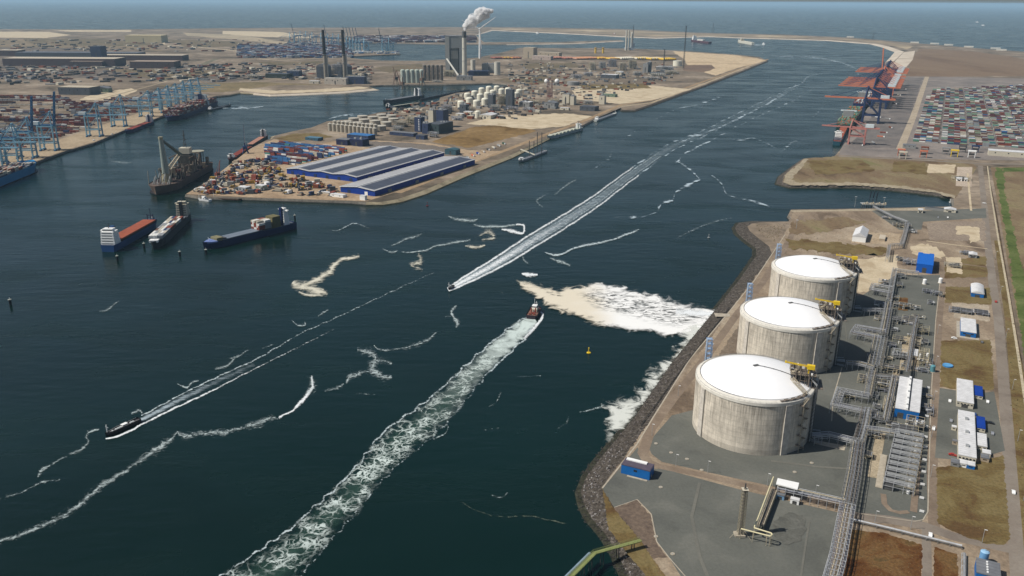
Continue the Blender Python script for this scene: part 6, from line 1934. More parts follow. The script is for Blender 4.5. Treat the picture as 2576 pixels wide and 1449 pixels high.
NAVB = mat('navy_grey_cladding', lin(56, 66, 94), .6, var=.12, scale=.06)
TEALG = mat('dark_teal_cladding', lin(62, 76, 78), .6, var=.15, scale=.05)
WORK = [ # label, A, w, d, h, wall, roof, kind
 ('narrow navy tower block with a column of white windows among the island works', (1043, 331), 18, 18, 34, NAVB, GREYR, 'flat'),
 ('navy grey tower block right of the windowed tower', (1062, 336), 16, 18, 24, NAVB, GREYR, 'flat'),
 ('large dark teal hall with flat roof beside the brown field', (1073, 335), 34, 66, 22, TEALG, DKGREY, 'flat'),
 ('dark blue tower rising behind the dark teal hall', (1098, 320), 20, 26, 42, NAVB, GREYR, 'flat'),
 ('pale concrete tower left of the dark blue tower', (1078, 318), 14, 16, 40, CREAMW, GREYR, 'flat'),
 ('low slate blue office row with white posts in front of the navy towers', (980, 339), 66, 18, 7, NAVB, GREYR, 'flat'),
 ('dark blue block at the right end of the low office row', (1046, 350), 22, 16, 9, NAVB, DKGREY, 'flat'),
 ('white warehouse with pale roof below the cream tank cluster', (1206, 298), 34, 38, 10, CREAMW, WROOF, 'gable'),
 ('small white shed left of the lone domed silo', (1146, 291), 22, 14, 6, CREAMW, WROOF, 'flat'),
 ('white shed with blue side next to the small white shed', (1166, 288), 24, 16, 8, CREAMW, WROOF, 'flat'),
 ('dark process tower with steel floors in the middle of the tank cluster', (1228, 272), 16, 18, 38, DKGREY, GREYR, 'flat'),
 ('tallest dark process tower right in the tank cluster', (1272, 268), 22, 16, 50, DKGREY, GREYR, 'flat'),
 ('dark process block left under the cream tanks', (1156, 283), 20, 20, 22, DKGREY, GREYR, 'flat'),
 ('white flat roofed shed right of the tallest process tower', (1306, 268), 34, 26, 14, GREYW, WROOF, 'flat'),
 ('grey works hall with white roof left of the twin pale blocks', (1368, 272), 34, 30, 16, GREYW, GREYR, 'gable'),
 ('pale twin block, left half, in the island works', (1414, 262), 22, 22, 30, CREAMW, GREYR, 'flat'),
 ('pale twin block, right half, in the island works', (1434, 264), 12, 20, 26, CREAMW, GREYR, 'flat'),
 ('wide dark grey hall near the bank road of the island', (1458, 278), 46, 34, 12, DKGREY, DKGREY, 'flat'),
 ('white tower with vessel beside the dark grey hall', (1506, 262), 18, 16, 26, CREAMW, GREYR, 'flat'),
 ('green grey flat building behind the white tower', (1514, 243), 46, 24, 8, mat('green_grey', lin(118, 134, 116), .7), mat('green_roof', lin(104, 122, 104), .7), 'flat'),
 ('long low white shed near the works car park', (1408, 276), 28, 10, 6, CREAMW, WROOF, 'flat'),
 ('bright blue roofed hall left of the low office row', (873, 349), 58, 28, 10, NAVB, mat('azure_roof', lin(62, 116, 172), .6, var=.1), 'flat'),
 ('navy shed below the bright blue roofed hall', (880, 366), 34, 24, 14, mat('ink_wall', lin(34, 40, 74), .6), NAVB, 'flat'),
 ('dark shed with pale roof patch left of the navy shed', (846, 364), 30, 22, 12, mat('ink_wall', lin(34, 40, 74), .6), GREYR, 'flat'),
 ('teal dome roofed shed beside the far end of the blue warehouses', (1119, 388), 26, 18, 10, mat('teal_shed', lin(66, 98, 108), .6), mat('teal_shed', lin(66, 98, 108), .6), 'arch'),
 ('pale blue flat roof behind the narrower blue warehouse', (1130, 403), 34, 16, 5, GREYW, mat('azure_pale', lin(122, 178, 204), .6), 'flat'),
 ('white windowless shed standing at the warehouse corner quay', (905, 503), 10, 6, 7, WHITE, WROOF, 'flat'),
 ('small blue hall near the island mound', (768, 352), 36, 18, 6, mat('teal_hall', lin(60, 96, 116), .6), mat('teal_hall_roof', lin(86, 124, 144), .6), 'flat'),
 ('cream flat block building behind the red pipe stacks', (1316, 146), 62, 50, 56, mat('tan_block', lin(178, 164, 142), .8), mat('tan_block_roof', lin(190, 178, 156), .8), 'flat'),
 ('wide low tan hall right of the cream block', (1353, 143), 130, 40, 26, mat('tan_block', lin(178, 164, 142), .8), mat('tan_block_roof', lin(190, 178, 156), .8), 'flat'),
 ('dull pink box hall in front of the cream block', (1338, 150), 110, 36, 20, mat('pinkish_wall', lin(186, 168, 156), .8), mat('pinkish_roof', lin(198, 182, 170), .8), 'flat'),
 ('grey hall with white roof among the far chemical works', (1511, 196), 66, 40, 14, DKGREY, WROOF, 'flat'),
 ('white round shouldered shed right of that grey hall', (1546, 190), 30, 30, 14, CREAMW, WROOF, 'arch'),
 ('tall grey cooling block in the far chemical works', (1616, 184), 24, 24, 40, GREYW, GREYR, 'flat'),
 ('dark slab tower joined to the tall grey block', (1628, 184), 12, 22, 46, DKGREY, GREYR, 'flat'),
 ('bluish low plant block beneath the tall grey one', (1634, 188), 60, 22, 10, TEALG, GREYR, 'flat'),
 ('white gantry shed far right in the chemical works', (1650, 176), 80, 20, 14, GREYW, WROOF, 'flat'),
 ('striped pale turbine hall in front of the twin chimneys', (816, 212), 84, 30, 22, mat('striped_wall', lin(206, 196, 180), .7), mat('pale_roof3', lin(196, 190, 178), .7), 'flat'),
 ('low white hall left of the striped turbine hall', (777, 210), 38, 20, 9, CREAMW, WROOF, 'flat'),
 ('dark boiler block by the left of the twin chimneys', (797, 196), 44, 50, 44, DKGREY, GREYR, 'arch'),
 ('dark boiler block by the right of the twin chimneys', (850, 197), 44, 50, 44, DKGREY, GREYR, 'arch'),
 ('bluish plant hall right of the striped turbine hall', (870, 211), 70, 40, 26, NAVB, GREYR, 'flat'),
 ('dark low works strip left of the striped turbine hall', (668, 196), 90, 50, 16, mat('dark_green_wall', lin(58, 66, 56), .8), DKGREY, 'flat'),
 ('navy works block in the dark strip', (722, 194), 50, 40, 24, NAVB, GREYR, 'flat'),
 ('grey box plinth building at the foot of the steaming chimney', (1148, 202), 60, 30, 16, GREYW, GREYR, 'flat'),
 ('blue dark coal hall right of the steaming chimney', (1178, 190), 84, 46, 18, mat('ink_wall', lin(34, 40, 74), .6), NAVB, 'flat'),
 ('pale grey hall between the two white silos', (1212, 182), 64, 40, 36, mat('pale_grey_wall', lin(168, 166, 158), .7), GREYR, 'flat'),
 ('grey block shed with a dark door on the left yard', (148, 238), 110, 60, 24, DKGREY, mat('tan_block_roof', lin(190, 178, 156), .8), 'flat'),
 ('low dark shed behind the grey block shed', (204, 230), 80, 50, 14, mat('ink_wall', lin(34, 40, 74), .6), DKGREY, 'flat'),
 ('small green grey house right of the low dark shed', (240, 233), 44, 30, 14, mat('green_grey', lin(118, 134, 116), .7), GREYR, 'gable'),
 ('very long cream roofed depot at the far left', (8, 166), 520, 120, 34, mat('depot_wall', lin(92, 78, 78), .8), mat('depot_roof', lin(196, 184, 164), .8), 'flat'),
 ('long slate grey depot behind the cream roofed one', (40, 146), 640, 110, 28, DKGREY, mat('slate_roof', lin(98, 102, 110), .8), 'flat'),
 ('tall dark blue block at the right end of the slate depot', (232, 160), 50, 60, 80, NAVB, DKGREY, 'flat'),
 ('pale roofed long depot right of the dark blue block', (252, 152), 420, 90, 26, mat('depot_wall', lin(92, 78, 78), .8), mat('depot_roof', lin(196, 184, 164), .8), 'flat'),
 ('dark walled depot with tan roof in front of the pale one', (328, 172), 200, 80, 30, mat('depot_wall', lin(92, 78, 78), .8), mat('tan_depot_roof', lin(168, 150, 134), .8), 'flat'),
 ('small dark depot left of the tall blue block', (176, 168), 150, 70, 24, mat('depot_wall', lin(92, 78, 78), .8), mat('tan_depot_roof', lin(168, 150, 134), .8), 'flat'),
 ('cream blocks row on the far dry land', (316, 107), 260, 120, 50, mat('cream_blocks', lin(222, 206, 164), .8), mat('cream_blocks', lin(222, 206, 164), .8), 'flat'),
 ('light roof far depot at the left edge', (-10, 141), 120, 80, 30, mat('depot_wall', lin(92, 78, 78), .8), mat('depot_roof', lin(196, 184, 164), .8), 'flat'),
]
for k, (lb, A, w_, d_, h_, wm, rm, kd) in enumerate(WORK):
    t, w, d = bld('building', lb, 'building', A, 0, 0, h_, wm, rm, kd, dims=(w_, d_), windows=0 if h_ > 30 else min(4, int(w_ / 14)), doors=1 if w_ > 20 else 0, rise=(h_ * .25 if kd == 'arch' else None), rot=GRID if k < 36 else (8 if k < 49 else 0))
    if k == 0:
        for q in range(7): MB().box(w * .7, -.1, 4 + q * 4, 2.6, .3, 2).build('window', WHITE, t)
    if h_ > 12 and w_ < 90:
        rnd = random.Random(k)
        for q in range(3): MB().box(rnd.uniform(.2, .8) * w, rnd.uniform(.2, .8) * d, h_ + .4, 3 + rnd.random() * 3, 3, 2 + rnd.random() * 3).build('roof_unit', GALV, t)

# process units, far ones lighter in parts
SK2 = [((1090, 345), 22, 14, 12), ((1125, 280), 30, 20, 18), ((1010, 318), 30, 24, 14), ((1036, 312), 28, 22, 18), ((1000, 327), 24, 20, 10), ((1150, 302), 30, 16, 9), ((1185, 283), 20, 20, 16), ((1262, 262), 26, 22, 28), ((1246, 278), 26, 20, 16), ((1290, 276), 30, 16, 10),
       ((1345, 262), 30, 20, 12), ((1395, 262), 26, 20, 14), ((1480, 262), 26, 16, 12), ((1330, 278), 34, 14, 8), ((1250, 296), 40, 10, 6), ((1490, 176), 30, 22, 34), ((1515, 172), 30, 22, 30), ((1540, 168), 40, 22, 36), ((1566, 176), 34, 22, 34), ((1590, 172), 36, 24, 40),
       ((1604, 190), 36, 22, 16), ((1480, 190), 36, 22, 14), ((1655, 192), 60, 18, 12), ((1690, 186), 60, 18, 14), ((1670, 176), 50, 20, 18), ((1450, 196), 46, 20, 14), ((1640, 198), 60, 16, 8), ((890, 204), 50, 30, 22), ((912, 208), 50, 30, 18), ((846, 186), 40, 30, 40),
       ((830, 190), 30, 26, 30), ((1130, 192), 50, 30, 24), ((1100, 207), 40, 14, 8), ((752, 190), 60, 30, 14), ((640, 196), 60, 30, 12)]
where = ['beside the dark teal hall', 'left of the cream tanks', 'behind the low office row', 'among the navy towers', 'at the left of the navy towers', 'below the cream tanks', 'under the cream tanks', 'beside the tallest process tower', 'at the foot of the tallest process tower', 'right below the tallest process tower',
         'between shed and grey works hall', 'left of the twin pale blocks', 'right of the twin pale blocks', 'below the white flat roofed shed', 'right of the white warehouse', 'at the left of the far chemical works', 'second in the far chemical works', 'third in the far chemical works', 'fourth in the far chemical works', 'fifth in the far chemical works',
         'low in front of the fifth tall unit', 'low in front of the first tall unit', 'low right of the far chemical works', 'lowest right of the far chemical works', 'under the far lattice mast', 'behind the wide flat grey tank', 'near the island bank road, far end', 'right of the bluish plant hall', 'at the point of the power station shore', 'between the twin chimneys',
         'at the foot of the left twin chimney', 'left of the steaming chimney', 'on the quay beneath the tall silos', 'in the dark works strip', 'at the left end of the dark works strip']
for k, ((u, v), w_, d_, h_) in enumerate(SK2):
    skid('steel framed process unit ' + where[k], (u, v), w_, d_, h_, 100 + k, 'process units of the island and power works', (0, 2, 1, 3)[k % 4])

# chimneys
def chimney(u, v, r0, r1, h, m_, label, band=None, name='chimney'):
    t = thing(name, label, 'chimney', G(u, v))
    MB().cyl(0, 0, 0, r0, h, 24, r1).build('shaft', m_, t, smooth=False)
    if band: MB().cyl(0, 0, h * band[1], r1 + .35 + (r0 - r1) * (1 - band[1]), h * (1 - band[1]) + .3, 24, r1 + .3).build('dark_top', band[0], t)
    return t
SOOT = mat('soot_black', (.02, .019, .018), .8)
PALEC = mat('pale_chimney', lin(206, 202, 188), .7, var=.12, scale=.05)
for i, u in enumerate((820, 868)):
    t = chimney(u, 198, 7, 5, 186, mat('twin_chimney', lin(150, 142, 128), .7, var=.2, scale=.05), 'tall slim chimney with black upper half, %s of the twin pair' % ('left', 'right')[i], (SOOT, .48))
    t['group'] = 'twin slim chimneys'
    MB().cyl(9, 0, 0, 3.2, 92, 14).build('flue', mat('pale_flue', lin(190, 186, 174), .7), t)
    for z in (60, 92): MB().cyl(0, 0, z, 8, 1.5, 20).build('platform', GALV, t)
t = chimney(1169, 191, 10.5, 8.5, 178, PALEC, 'thick pale chimney giving off the white steam plume', (mat('grey_band', lin(96, 96, 96), .8), .86))
for z in (60, 110): MB().cyl(0, 0, z, 10.4, 1.4, 24).build('platform', GALV, t)
# boiler house
t = thing('boiler_house', 'huge grey boiler house with a portal shaped opening left of the steaming chimney', 'boiler house', G(1121, 184), -R(2))
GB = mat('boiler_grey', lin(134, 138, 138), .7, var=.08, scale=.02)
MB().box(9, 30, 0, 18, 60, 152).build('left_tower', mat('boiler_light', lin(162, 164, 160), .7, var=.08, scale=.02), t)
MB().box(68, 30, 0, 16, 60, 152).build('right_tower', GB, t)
MB().box(39, 30, 104, 44, 56, 48).build('upper_block', GB, t)
MB().box(39, 34, 0, 32, 46, 104).build('boiler_core', mat('boiler_core', lin(124, 126, 120), .7, var=.1), t)
MB().box(39, 10, 60, 30, 3, 34).build('pale_panel', mat('boiler_panel', lin(176, 174, 162), .7), t)
MB().box(39, 30, 152, 80, 58, 3).build('roof', GREYR, t)
# conveyor
a_, b_ = at_y(1124, 148, G(1124, 186).y + 20), G(1153, 190, 8)
t = thing('conveyor_bridge', 'white sloping conveyor bridge running down to the chimney foot', 'conveyor', (b_.x, b_.y, 0))
MB().tube(a_ - t.location, b_ - t.location, 3.2).build('gallery', mat('conveyor_white', lin(214, 212, 202), .6), t)
b = MB()
for f in (.25, .5, .75, .97):
    p = a_.lerp(b_, f) - t.location; b.tube((p.x, p.y, 0), p, 1.2).cut()
b.each('trestle', GALV, t)
series('dome', [(1014 + 11.8 * i, 208) for i in range(5)], 17, 46, mat('pale_green_silo', lin(182, 192, 180), .7, var=.1, scale=.05), None, lambda i: 'tall pale green silo, %s from the left at the inner basin quay' % ords[i], 'tall silos of the inner basin quay', 'silo', 'silo')
series('dome', [(1068 + 10.6 * i, 203) for i in range(5)], 15, 58, mat('brown_grey_silo', lin(126, 118, 108), .7, var=.15, scale=.05), None, lambda i: 'tall brownish silo, %s from the left behind the pale green ones' % ords[i], 'tall silos of the inner basin quay', 'silo', 'silo')
tank_small('flat', 1190, 176, 22, 44, PALEC, 'white silo right of the steaming chimney, nearer the turbine', None)
tank_small('flat', 1251, 188, 26, 52, PALEC, 'wide white silo standing alone right of the pale grey hall', None)
# wind turbine
t = thing('wind_turbine', 'white wind turbine with three long blades right of the steam plume', 'wind turbine', G(1207, 147))
MB().cyl(0, 0, 0, 6, 152, 16, 3.6).build('tower', WHITE, t)
MB().box(0, 4, 150, 7, 18, 8).build('nacelle', WHITE, t)
hub = Vector((0, -7, 154))
MB().sphere(0, -7, 154, 4, 10, 8).build('hub', WHITE, t)
for ang in (35, 155, 275):
    dv = Vector((math.cos(R(ang)), 0, math.sin(R(ang)))); pv = Vector((-dv.z, 0, dv.x))
    b = MB()
    rings = []
    for f, c_ in ((0, 1.6), (.08, 2.0), (.2, 4.2), (.5, 3.0), (.85, 1.6), (1, .4)):
        p = hub + dv * (108 * f)
        rings.append([p + pv * c_ + Vector((0, -.3, 0)), p + Vector((0, -.9, 0)), p - pv * c_ * .8, p + Vector((0, .9, 0))])
    b.loft(rings, True, True)
    b.build('blade', WHITE, t)
# lattice masts
def lattice(u, v, h, wd, m_, label, name='lattice_mast'):
    t = thing(name, label, 'mast', G(u, v))
    b = MB()
    for x, y in ((-wd, -wd), (wd, -wd), (0, wd)): b.tube((x, y, 0), (x * .5, y * .5, h), .7)
    k = max(6, int(h / 9))
    for i in range(k):
        z0, z1 = h * i / k, h * (i + 1) / k
        b.tube((-wd, -wd, z0), (wd * .8, -wd, z1), .45); b.tube((wd, -wd, z0), (0, wd * .8, z1), .45)
    b.build('frame', m_, t)
    MB().box(0, 0, h, wd * 2.4, wd * 2.4, 1.4).build('top_platform', m_, t)
lattice(1719, 172, 190, 3, DKST, 'very tall thin dark lattice mast in the far island works')
lattice(1669, 176, 92, 3, DKST, 'shorter dark lattice mast left of the very tall one')
lattice(1379, 250, 62, 5, mat('red_white_lattice', lin(150, 112, 104), .6), 'reddish lattice flare tower behind the grey works hall, left one')
lattice(1387, 247, 56, 4, mat('red_white_lattice', lin(150, 112, 104), .6), 'reddish lattice flare tower behind the grey works hall, right one')
lattice(1793, 83, 95, 4, DKST, 'faint thin mast on the far sand spit')
lattice(2195, 101, 70, 4, DKST, 'faint thin mast on the spit near the right bank beach')
# jack-up with legs
t = thing('jack_up_rig', 'white jack-up rig with tall round legs on the far side of the island', 'rig', G(1578, 127))
b = MB()
for x, y in ((-10, 0), (6, 0), (30, 10), (30, 40)): b.cyl(x, y, 0, 5, 124 - (12 if y > 5 else 0), 12).cut()
b.each('leg', PALEC, t)
MB().box(16, 20, 4, 60, 44, 14).build('platform', mat('rig_blue_grey', lin(158, 168, 176), .6), t)
MB().box(36, 20, 18, 20, 24, 26).build('accommodation', mat('rig_blue_grey', lin(158, 168, 176), .6), t)
lattice(1591, 124, 150, 3, DKST, 'dark crane mast rising behind the jack-up rig')
# pipe and pile storage rows: long steel tubes for sea foundations
rnd = random.Random(4)
TC = [mat('tube_rust', lin(150, 92, 78), .7, var=.15), mat('tube_orange', lin(196, 134, 82), .7, var=.15), mat('tube_pink', lin(188, 142, 120), .7, var=.15), mat('tube_yellow', lin(222, 182, 60), .6, var=.12), mat('tube_white', lin(216, 208, 188), .6, var=.1)]
def tubes(u, v, n_, L_, r_, ms, label, rot=GRID - 50):
    t = thing('tube_rack', label, 'steel tubes', G(u, v), -R(rot), 'racks of long steel tubes on the island')
    for k in range(n_):
        m_ = ms[k % len(ms)] if isinstance(ms, list) else ms
        MB().tube((k * r_ * 2.3, 0, r_ + 2), (k * r_ * 2.3, L_, r_ + 2), r_, 10).build('tube', m_, t)
    b = MB()
    for y in (.15, .5, .85): b.box(n_ * r_ * 1.1, L_ * y, 0, n_ * r_ * 2.4, 3, 2).cut()
    b.each('cradle', DKST, t)
TR_ = [(1246, 149, 6, 60, 4, TC[0], 'rack of rusty tubes, leftmost on the island'), (1268, 149, 6, 60, 4, [TC[0], TC[3]], 'rack of rusty and yellow tubes, second from the left'), (1291, 149, 6, 60, 4, [TC[1], TC[0]], 'rack of orange tubes, third from the left'),
       (1396, 149, 8, 90, 4, [TC[0], TC[2]], 'rack of pinkish tubes right of the tan hall'), (1424, 150, 8, 100, 4, [TC[0], TC[2]], 'second rack of pinkish tubes right of the tan hall'), (1452, 151, 8, 100, 4, [TC[2], TC[1]], 'third rack, pink and orange, right of the tan hall'),
       (1480, 150, 8, 100, 4, [TC[1], TC[2]], 'fourth rack, orange tubes, right of the tan hall'), (1508, 150, 8, 90, 4, [TC[3], TC[1]], 'rack of yellow and orange tubes before the jack-up rig'), (1536, 151, 8, 90, 4, [TC[3], TC[2]], 'rack of yellow and pink tubes below the jack-up rig'),
       (1566, 151, 9, 80, 5, TC[4], 'rack of cream white tubes right of the yellow ones'), (1604, 151, 9, 80, 5, [TC[4], TC[3]], 'rack of white and yellow tubes, third from the right'), (1640, 152, 8, 80, 5, [TC[3], TC[4]], 'rack of yellow and white tubes, second from the right'), (1672, 153, 7, 70, 5, TC[3], 'rack of bright yellow tubes, rightmost')]
for a_ in TR_: tubes(*a_)
for i, u in enumerate((1498, 1517)):
    t = thing('transition_piece', ('left', 'right')[i] + ' one of the two upright yellow steel cylinders on the island', 'cylinder', G(u, 134), 0, 'upright yellow cylinders')
    MB().cyl(0, 0, 0, 6, 34, 14).build('shell', TC[3], t)
    MB().cyl(0, 0, 30, 9, 3, 14).build('platform', mat('deep_yellow', lin(190, 140, 40), .6), t)
t = tank_small('flat', 1704, 166, 44, 24, WT, 'white round tank at the foot of the very tall mast', None, 'storage_tank', 'tank')

# grab unloaders, crawler and harbour cranes
def portal_crane(u, v, h, jib, rz, m_, label, s=1.0, jm=None, name='harbour_crane', tilt=62):
    t = thing(name, label, 'crane', G(u, v), rz)
    b = MB()
    for x in (-6, 6):
        for y in (-6, 6): b.tube((x * s, y * s, 0), (x * s * .5, y * s * .5, h * .4), .9 * s).cut()
    b.each('leg', m_, t)
    MB().box(0, 0, h * .4, 11 * s, 9 * s, 7 * s).build('machinery_house', m_, t)
    MB().tube((0, 0, h * .4), (-2 * s, 0, h), 1.4 * s).build('tower', m_, t)
    e = Vector((jib * math.cos(R(tilt)), 0, h * .5 + jib * math.sin(R(tilt))))
    MB().tube((4 * s, 0, h * .5), e, 1.3 * s, 4, .7 * s).build('jib', jm or m_, t)
    MB().tube((-2 * s, 0, h), e, .35 * s).build('stay', m_, t)
BRNC = mat('brown_crane', lin(118, 96, 82), .6, var=.2)
portal_crane(996, 214, 50, 46, R(120), BRNC, 'brown unloading crane on the quay below the tall silos, left one', 1.4)
portal_crane(1062, 217, 50, 40, R(60), BRNC, 'brown unloading crane on the quay below the tall silos, right one', 1.4)
portal_crane(1012, 226, 44, 50, R(150), BRNC, 'dark red floating grab crane by the moored bulk ship', 1.3, mat('dark_red_crane', lin(110, 58, 52), .6))
portal_crane(618, 386, 22, 50, R(100), mat('navy_crane', lin(46, 66, 110), .6), 'navy mobile harbour crane with upright white jib on the yard quay', .9, mat('white_jib', lin(196, 200, 196), .6), tilt=84)
portal_crane(548, 448, 12, 26, R(60), mat('rust_crane', lin(130, 76, 60), .7), 'small rusty crawler crane on the yard quay behind the crane vessel', .7, tilt=70)

# ships round the island
t, L, rz = ship('red decked coaster moored at the yard quay below the navy mobile crane', 'cargo ship', (576, 408), (628, 374), 15, 5, mat('dark_red_hull', lin(70, 28, 32), .5), DECKR, name='coaster', house=(.88, 8, 8, .8, WHITE), hatches=3, hatchm=mat('red_hatch', lin(130, 58, 44), .7), hatch_span=(.1, .75))
t, L, rz = ship('pinkish decked coaster with white bridge at the far end of the yard quay', 'cargo ship', (622, 375), (668, 346), 15, 5, DGREY, DECKR, name='coaster', house=(.1, 9, 16, .85, WHITE), hatches=4, hatchm=mat('pink_hatch', lin(176, 128, 108), .7))
t, L, rz = ship('white tanker with pale green deck moored along the island bank', 'tanker', (1376, 351), (1460, 327), 17, 6, mat('white_hull', lin(200, 204, 198), .6), mat('pale_deck', lin(176, 180, 164), .7), name='tanker', house=(.06, 8, 12, .7, WHITE))
for k in range(7): MB().box(L * (-.28 + .11 * k), 0, 6, L * .07, 9, 2.6).build('tank_hatch', mat('hatch_pale', lin(206, 206, 188), .6), t)
t, L, rz = ship('smaller grey white barge moored farther along the island bank', 'barge', (1551, 286), (1497, 306), 12, 3, mat('white_hull', lin(200, 204, 198), .6), DECKG, name='barge', house=(.08, 9, 8, .8, WHITE))
t, L, rz = ship('small jack-up work barge with white cabin off the island bank', 'barge', (1305, 409), (1372, 383), 12, 3, GALV, DECKG, name='work_barge', house=(.9, 9, 5, .8, WHITE), mast=False)
b = MB()
for x in (-.26, .04): 
    for y in (-5, 5): b.tube((L * x, y, -6), (L * x, y, 46 if x < 0 else 34), .8, 6).cut()
b.each('leg', DKST, t)
t = thing('dock_bridge', 'slim pale footbridge linking the work barge to the island bank', 'footbridge', G(1310, 378, 2))
e_ = G(1346, 392, 2) - t.location
MB().tube((0, 0, 2), e_ + Vector((0, 0, 2)), 1.3).build('deck', mat('pale_bridge', lin(196, 192, 176), .6), t)
MB().tube((0, 0, -8), (0, 0, 2), .8).build('pile', DKST, t)
t, L, rz = ship('grey bulk ship with white bridge moored behind the dark jetty of the tank farm', 'bulk carrier', (964, 262), (1062, 246), 24, 9, DGREY, DECKG, name='bulk_carrier', house=(.12, 14, 24, .9, WHITE), hatches=5, hatchm=DECKG)
t, L, rz = ship('small grey tanker moored at the front of the tank farm jetty', 'tanker', (970, 274), (1052, 262), 14, 5, DGREY, mat('pale_deck', lin(176, 180, 164), .7), name='tanker', house=(.92, 8, 10, .8, WHITE))
t = thing('jetty', 'long dark jetty with pipework in front of the inner basin', 'jetty', G(1058, 250, 0))
e_ = G(1180, 226) - t.location
MB().tube((0, 0, -1), e_ + Vector((0, 0, -1)), 4).build('deck', mat('dark_jetty', lin(46, 50, 56), .8), t)
b = MB()
for k in range(10): b.tube((e_.x * k / 10, e_.y * k / 10, -8), (e_.x * k / 10, e_.y * k / 10, 6), 1.2).cut()
b.each('pile', DKST, t)
for k, (a_, b_) in enumerate((((500, 503), (530, 507)), ((534, 500), (610, 503)))):
    t, L, rz = ship(('small white work boat moored at the yard corner', 'brown cluttered pontoon moored along the front quay of the yard')[k], ('boat', 'pontoon')[k], a_, b_, (7, 16)[k], (2, 2.4)[k], (WHITE, mat('brown_pontoon', lin(120, 96, 76), .8, var=.4))[k], (DECKG, MATS['clutter_deck'])[k], name=('work_boat', 'pontoon')[k], house=(.5, 7, 5, .7, WHITE) if k == 0 else None, mast=False)
# vessels far out
t, L, rz = ship('dark red and white offshore vessel sailing before the far spit', 'offshore vessel', (1738, 104), (1786, 110), 34, 14, mat('maroon_hull', lin(92, 56, 66), .6), DECKG, name='offshore_vessel', house=(.82, 26, 34, .95, WHITE))
MB().box(-L * .05, 0, 14, L * .3, 24, 12).build('deck_load', mat('load_white', lin(210, 206, 198), .6), t)
t, L, rz = ship('white ship sailing right of the offshore vessel before the far spit', 'ship', (1856, 106), (1894, 113), 26, 16, mat('cream_hull', lin(224, 220, 204), .5), CREAMW, name='passenger_ship', house=(.72, 40, 18, .95, CREAMW))
for k, (u, v, lb) in enumerate(((2473, 64, 'tiny white boat with a wake on the open sea at the right'), (2458, 56, 'tiny pale boat on the open sea above the white one'), (1921, 112, 'tiny motorboat wake spot right of the white ship'), (1545, 87, 'small red and white vessel before the far spit'), (1352, 84, 'faint small vessel in the far channel'))):
    p = (u + 5, v); 
    ship(lb, 'boat', (u - 4, v), (u + 4, v + .3), 16, 6, WHITE if k != 3 else mat('far_red', lin(150, 80, 70), .6), WHITE, name='small_vessel', house=(.4, 10, 8, .8, WHITE), mast=False)

# yard on the island: container rows, loose machines
rnd = random.Random(31)
items = []
e, n = az(GRID + 90), az(GRID)
O = G(690, 412)
poly = [tuple(G(u, v).xy) for u, v in ((668, 396), (672, 375), (700, 366), (830, 374), (880, 382), (800, 400), (740, 415), (690, 414))]
pal2 = ['navy'] * 5 + ['blue'] * 3 + ['rust red'] * 5 + ['maroon'] * 2 + ['white'] * 2 + ['cream'] + ['teal']
for j in range(-4, 60):
    hb = rnd.randint(1, 4); cb = rnd.choice(pal2)
    for i in range(-12, 22):
        if rnd.random() < .35: hb = rnd.randint(0, 4); cb = rnd.choice(pal2)
        p = O + e * (i * 12.8) + n * (j * 4.2 + (j // 3) * 5)
        if inside((p.x, p.y), poly):
            for l in range(hb): items.append((p.x, p.y, 2.8 * l, -R(GRID), cb if rnd.random() < .7 else rnd.choice(pal2), (12.2, 2.5, 2.7)))
box_stack_stuff('container_yard_mass', items, 'blue and red container stacks behind the blue warehouse')
COLW = [('white', WHITE), ('rust red', cmat('rust red')), ('grey', GREYW), ('yellow', mat('faded_yellow', lin(176, 142, 62), .7, var=.3)), ('navy', CNV), ('cream', CREAMW), ('dark', DKGREY), ('orange', mat('faded_orange', lin(146, 84, 60), .7, var=.3)), ('tan', TANW)]
near = ['near the front quay', 'near the crane vessel', 'in the middle of the yard', 'before the blue warehouse', 'by the long quay edge', 'beside the pale blue hulled boats', 'near the container stacks']
def heap(u, v, label, cm_, seed, s=1.0):
    """a yard item: a loaded steel frame with beams, drums and a cabin"""
    rnd = random.Random(seed)
    t = thing('yard_load', label, 'yard load', G(u, v), R(rnd.uniform(0, 180)), 'loads set down in the island yard')
    MB().box(0, 0, 0, 12 * s, 5 * s, 1.0).build('base_frame', DKST, t)
    MB().box(rnd.uniform(-2, 2), 0, 1, 6 * s, 4 * s, rnd.uniform(2, 5) * s).build('crate', cm_, t)
    MB().tube((-5 * s, 1, 2 * s), (5 * s, 1, 2 * s + rnd.uniform(0, 4)), .8 * s, 6).build('beam', COLW[seed % 9][1], t)
    if seed % 3 == 0: MB().cyl(3.5 * s, -1, 1, 1.6 * s, 3 * s, 10).build('drum', COLW[(seed * 5) % 9][1], t)
rnd = random.Random(12)
yp = [(480, 486), (540, 452), (600, 408), (670, 398), (700, 425), (722, 440), (800, 462), (850, 482), (868, 500), (620, 492)]
k = 0; used_lb = set()
steps = ['far', 'upper', 'middle', 'lower', 'nearest']
cells = {}
while k < 210:
    u, v = rnd.uniform(480, 865), rnd.uniform(400, 494)
    if not inside((u, v), yp): continue
    if u > 640 and v > 474 and rnd.random() < .7: continue
    ci = rnd.choice((0, 1, 1, 2, 2, 3, 4, 5, 6, 6, 6, 7, 8, 8))
    cell = (int((u - 470) / 28), int((v - 395) / 22), ci)
    if cell in cells: continue
    cells[cell] = 1
    heap(u, v, '%s load in the island yard, strip %d from left, %s band' % (COLW[ci][0], cell[0] + 1, steps[cell[1]]), COLW[ci][1], k, rnd.uniform(.7, 1.7))
    k += 1
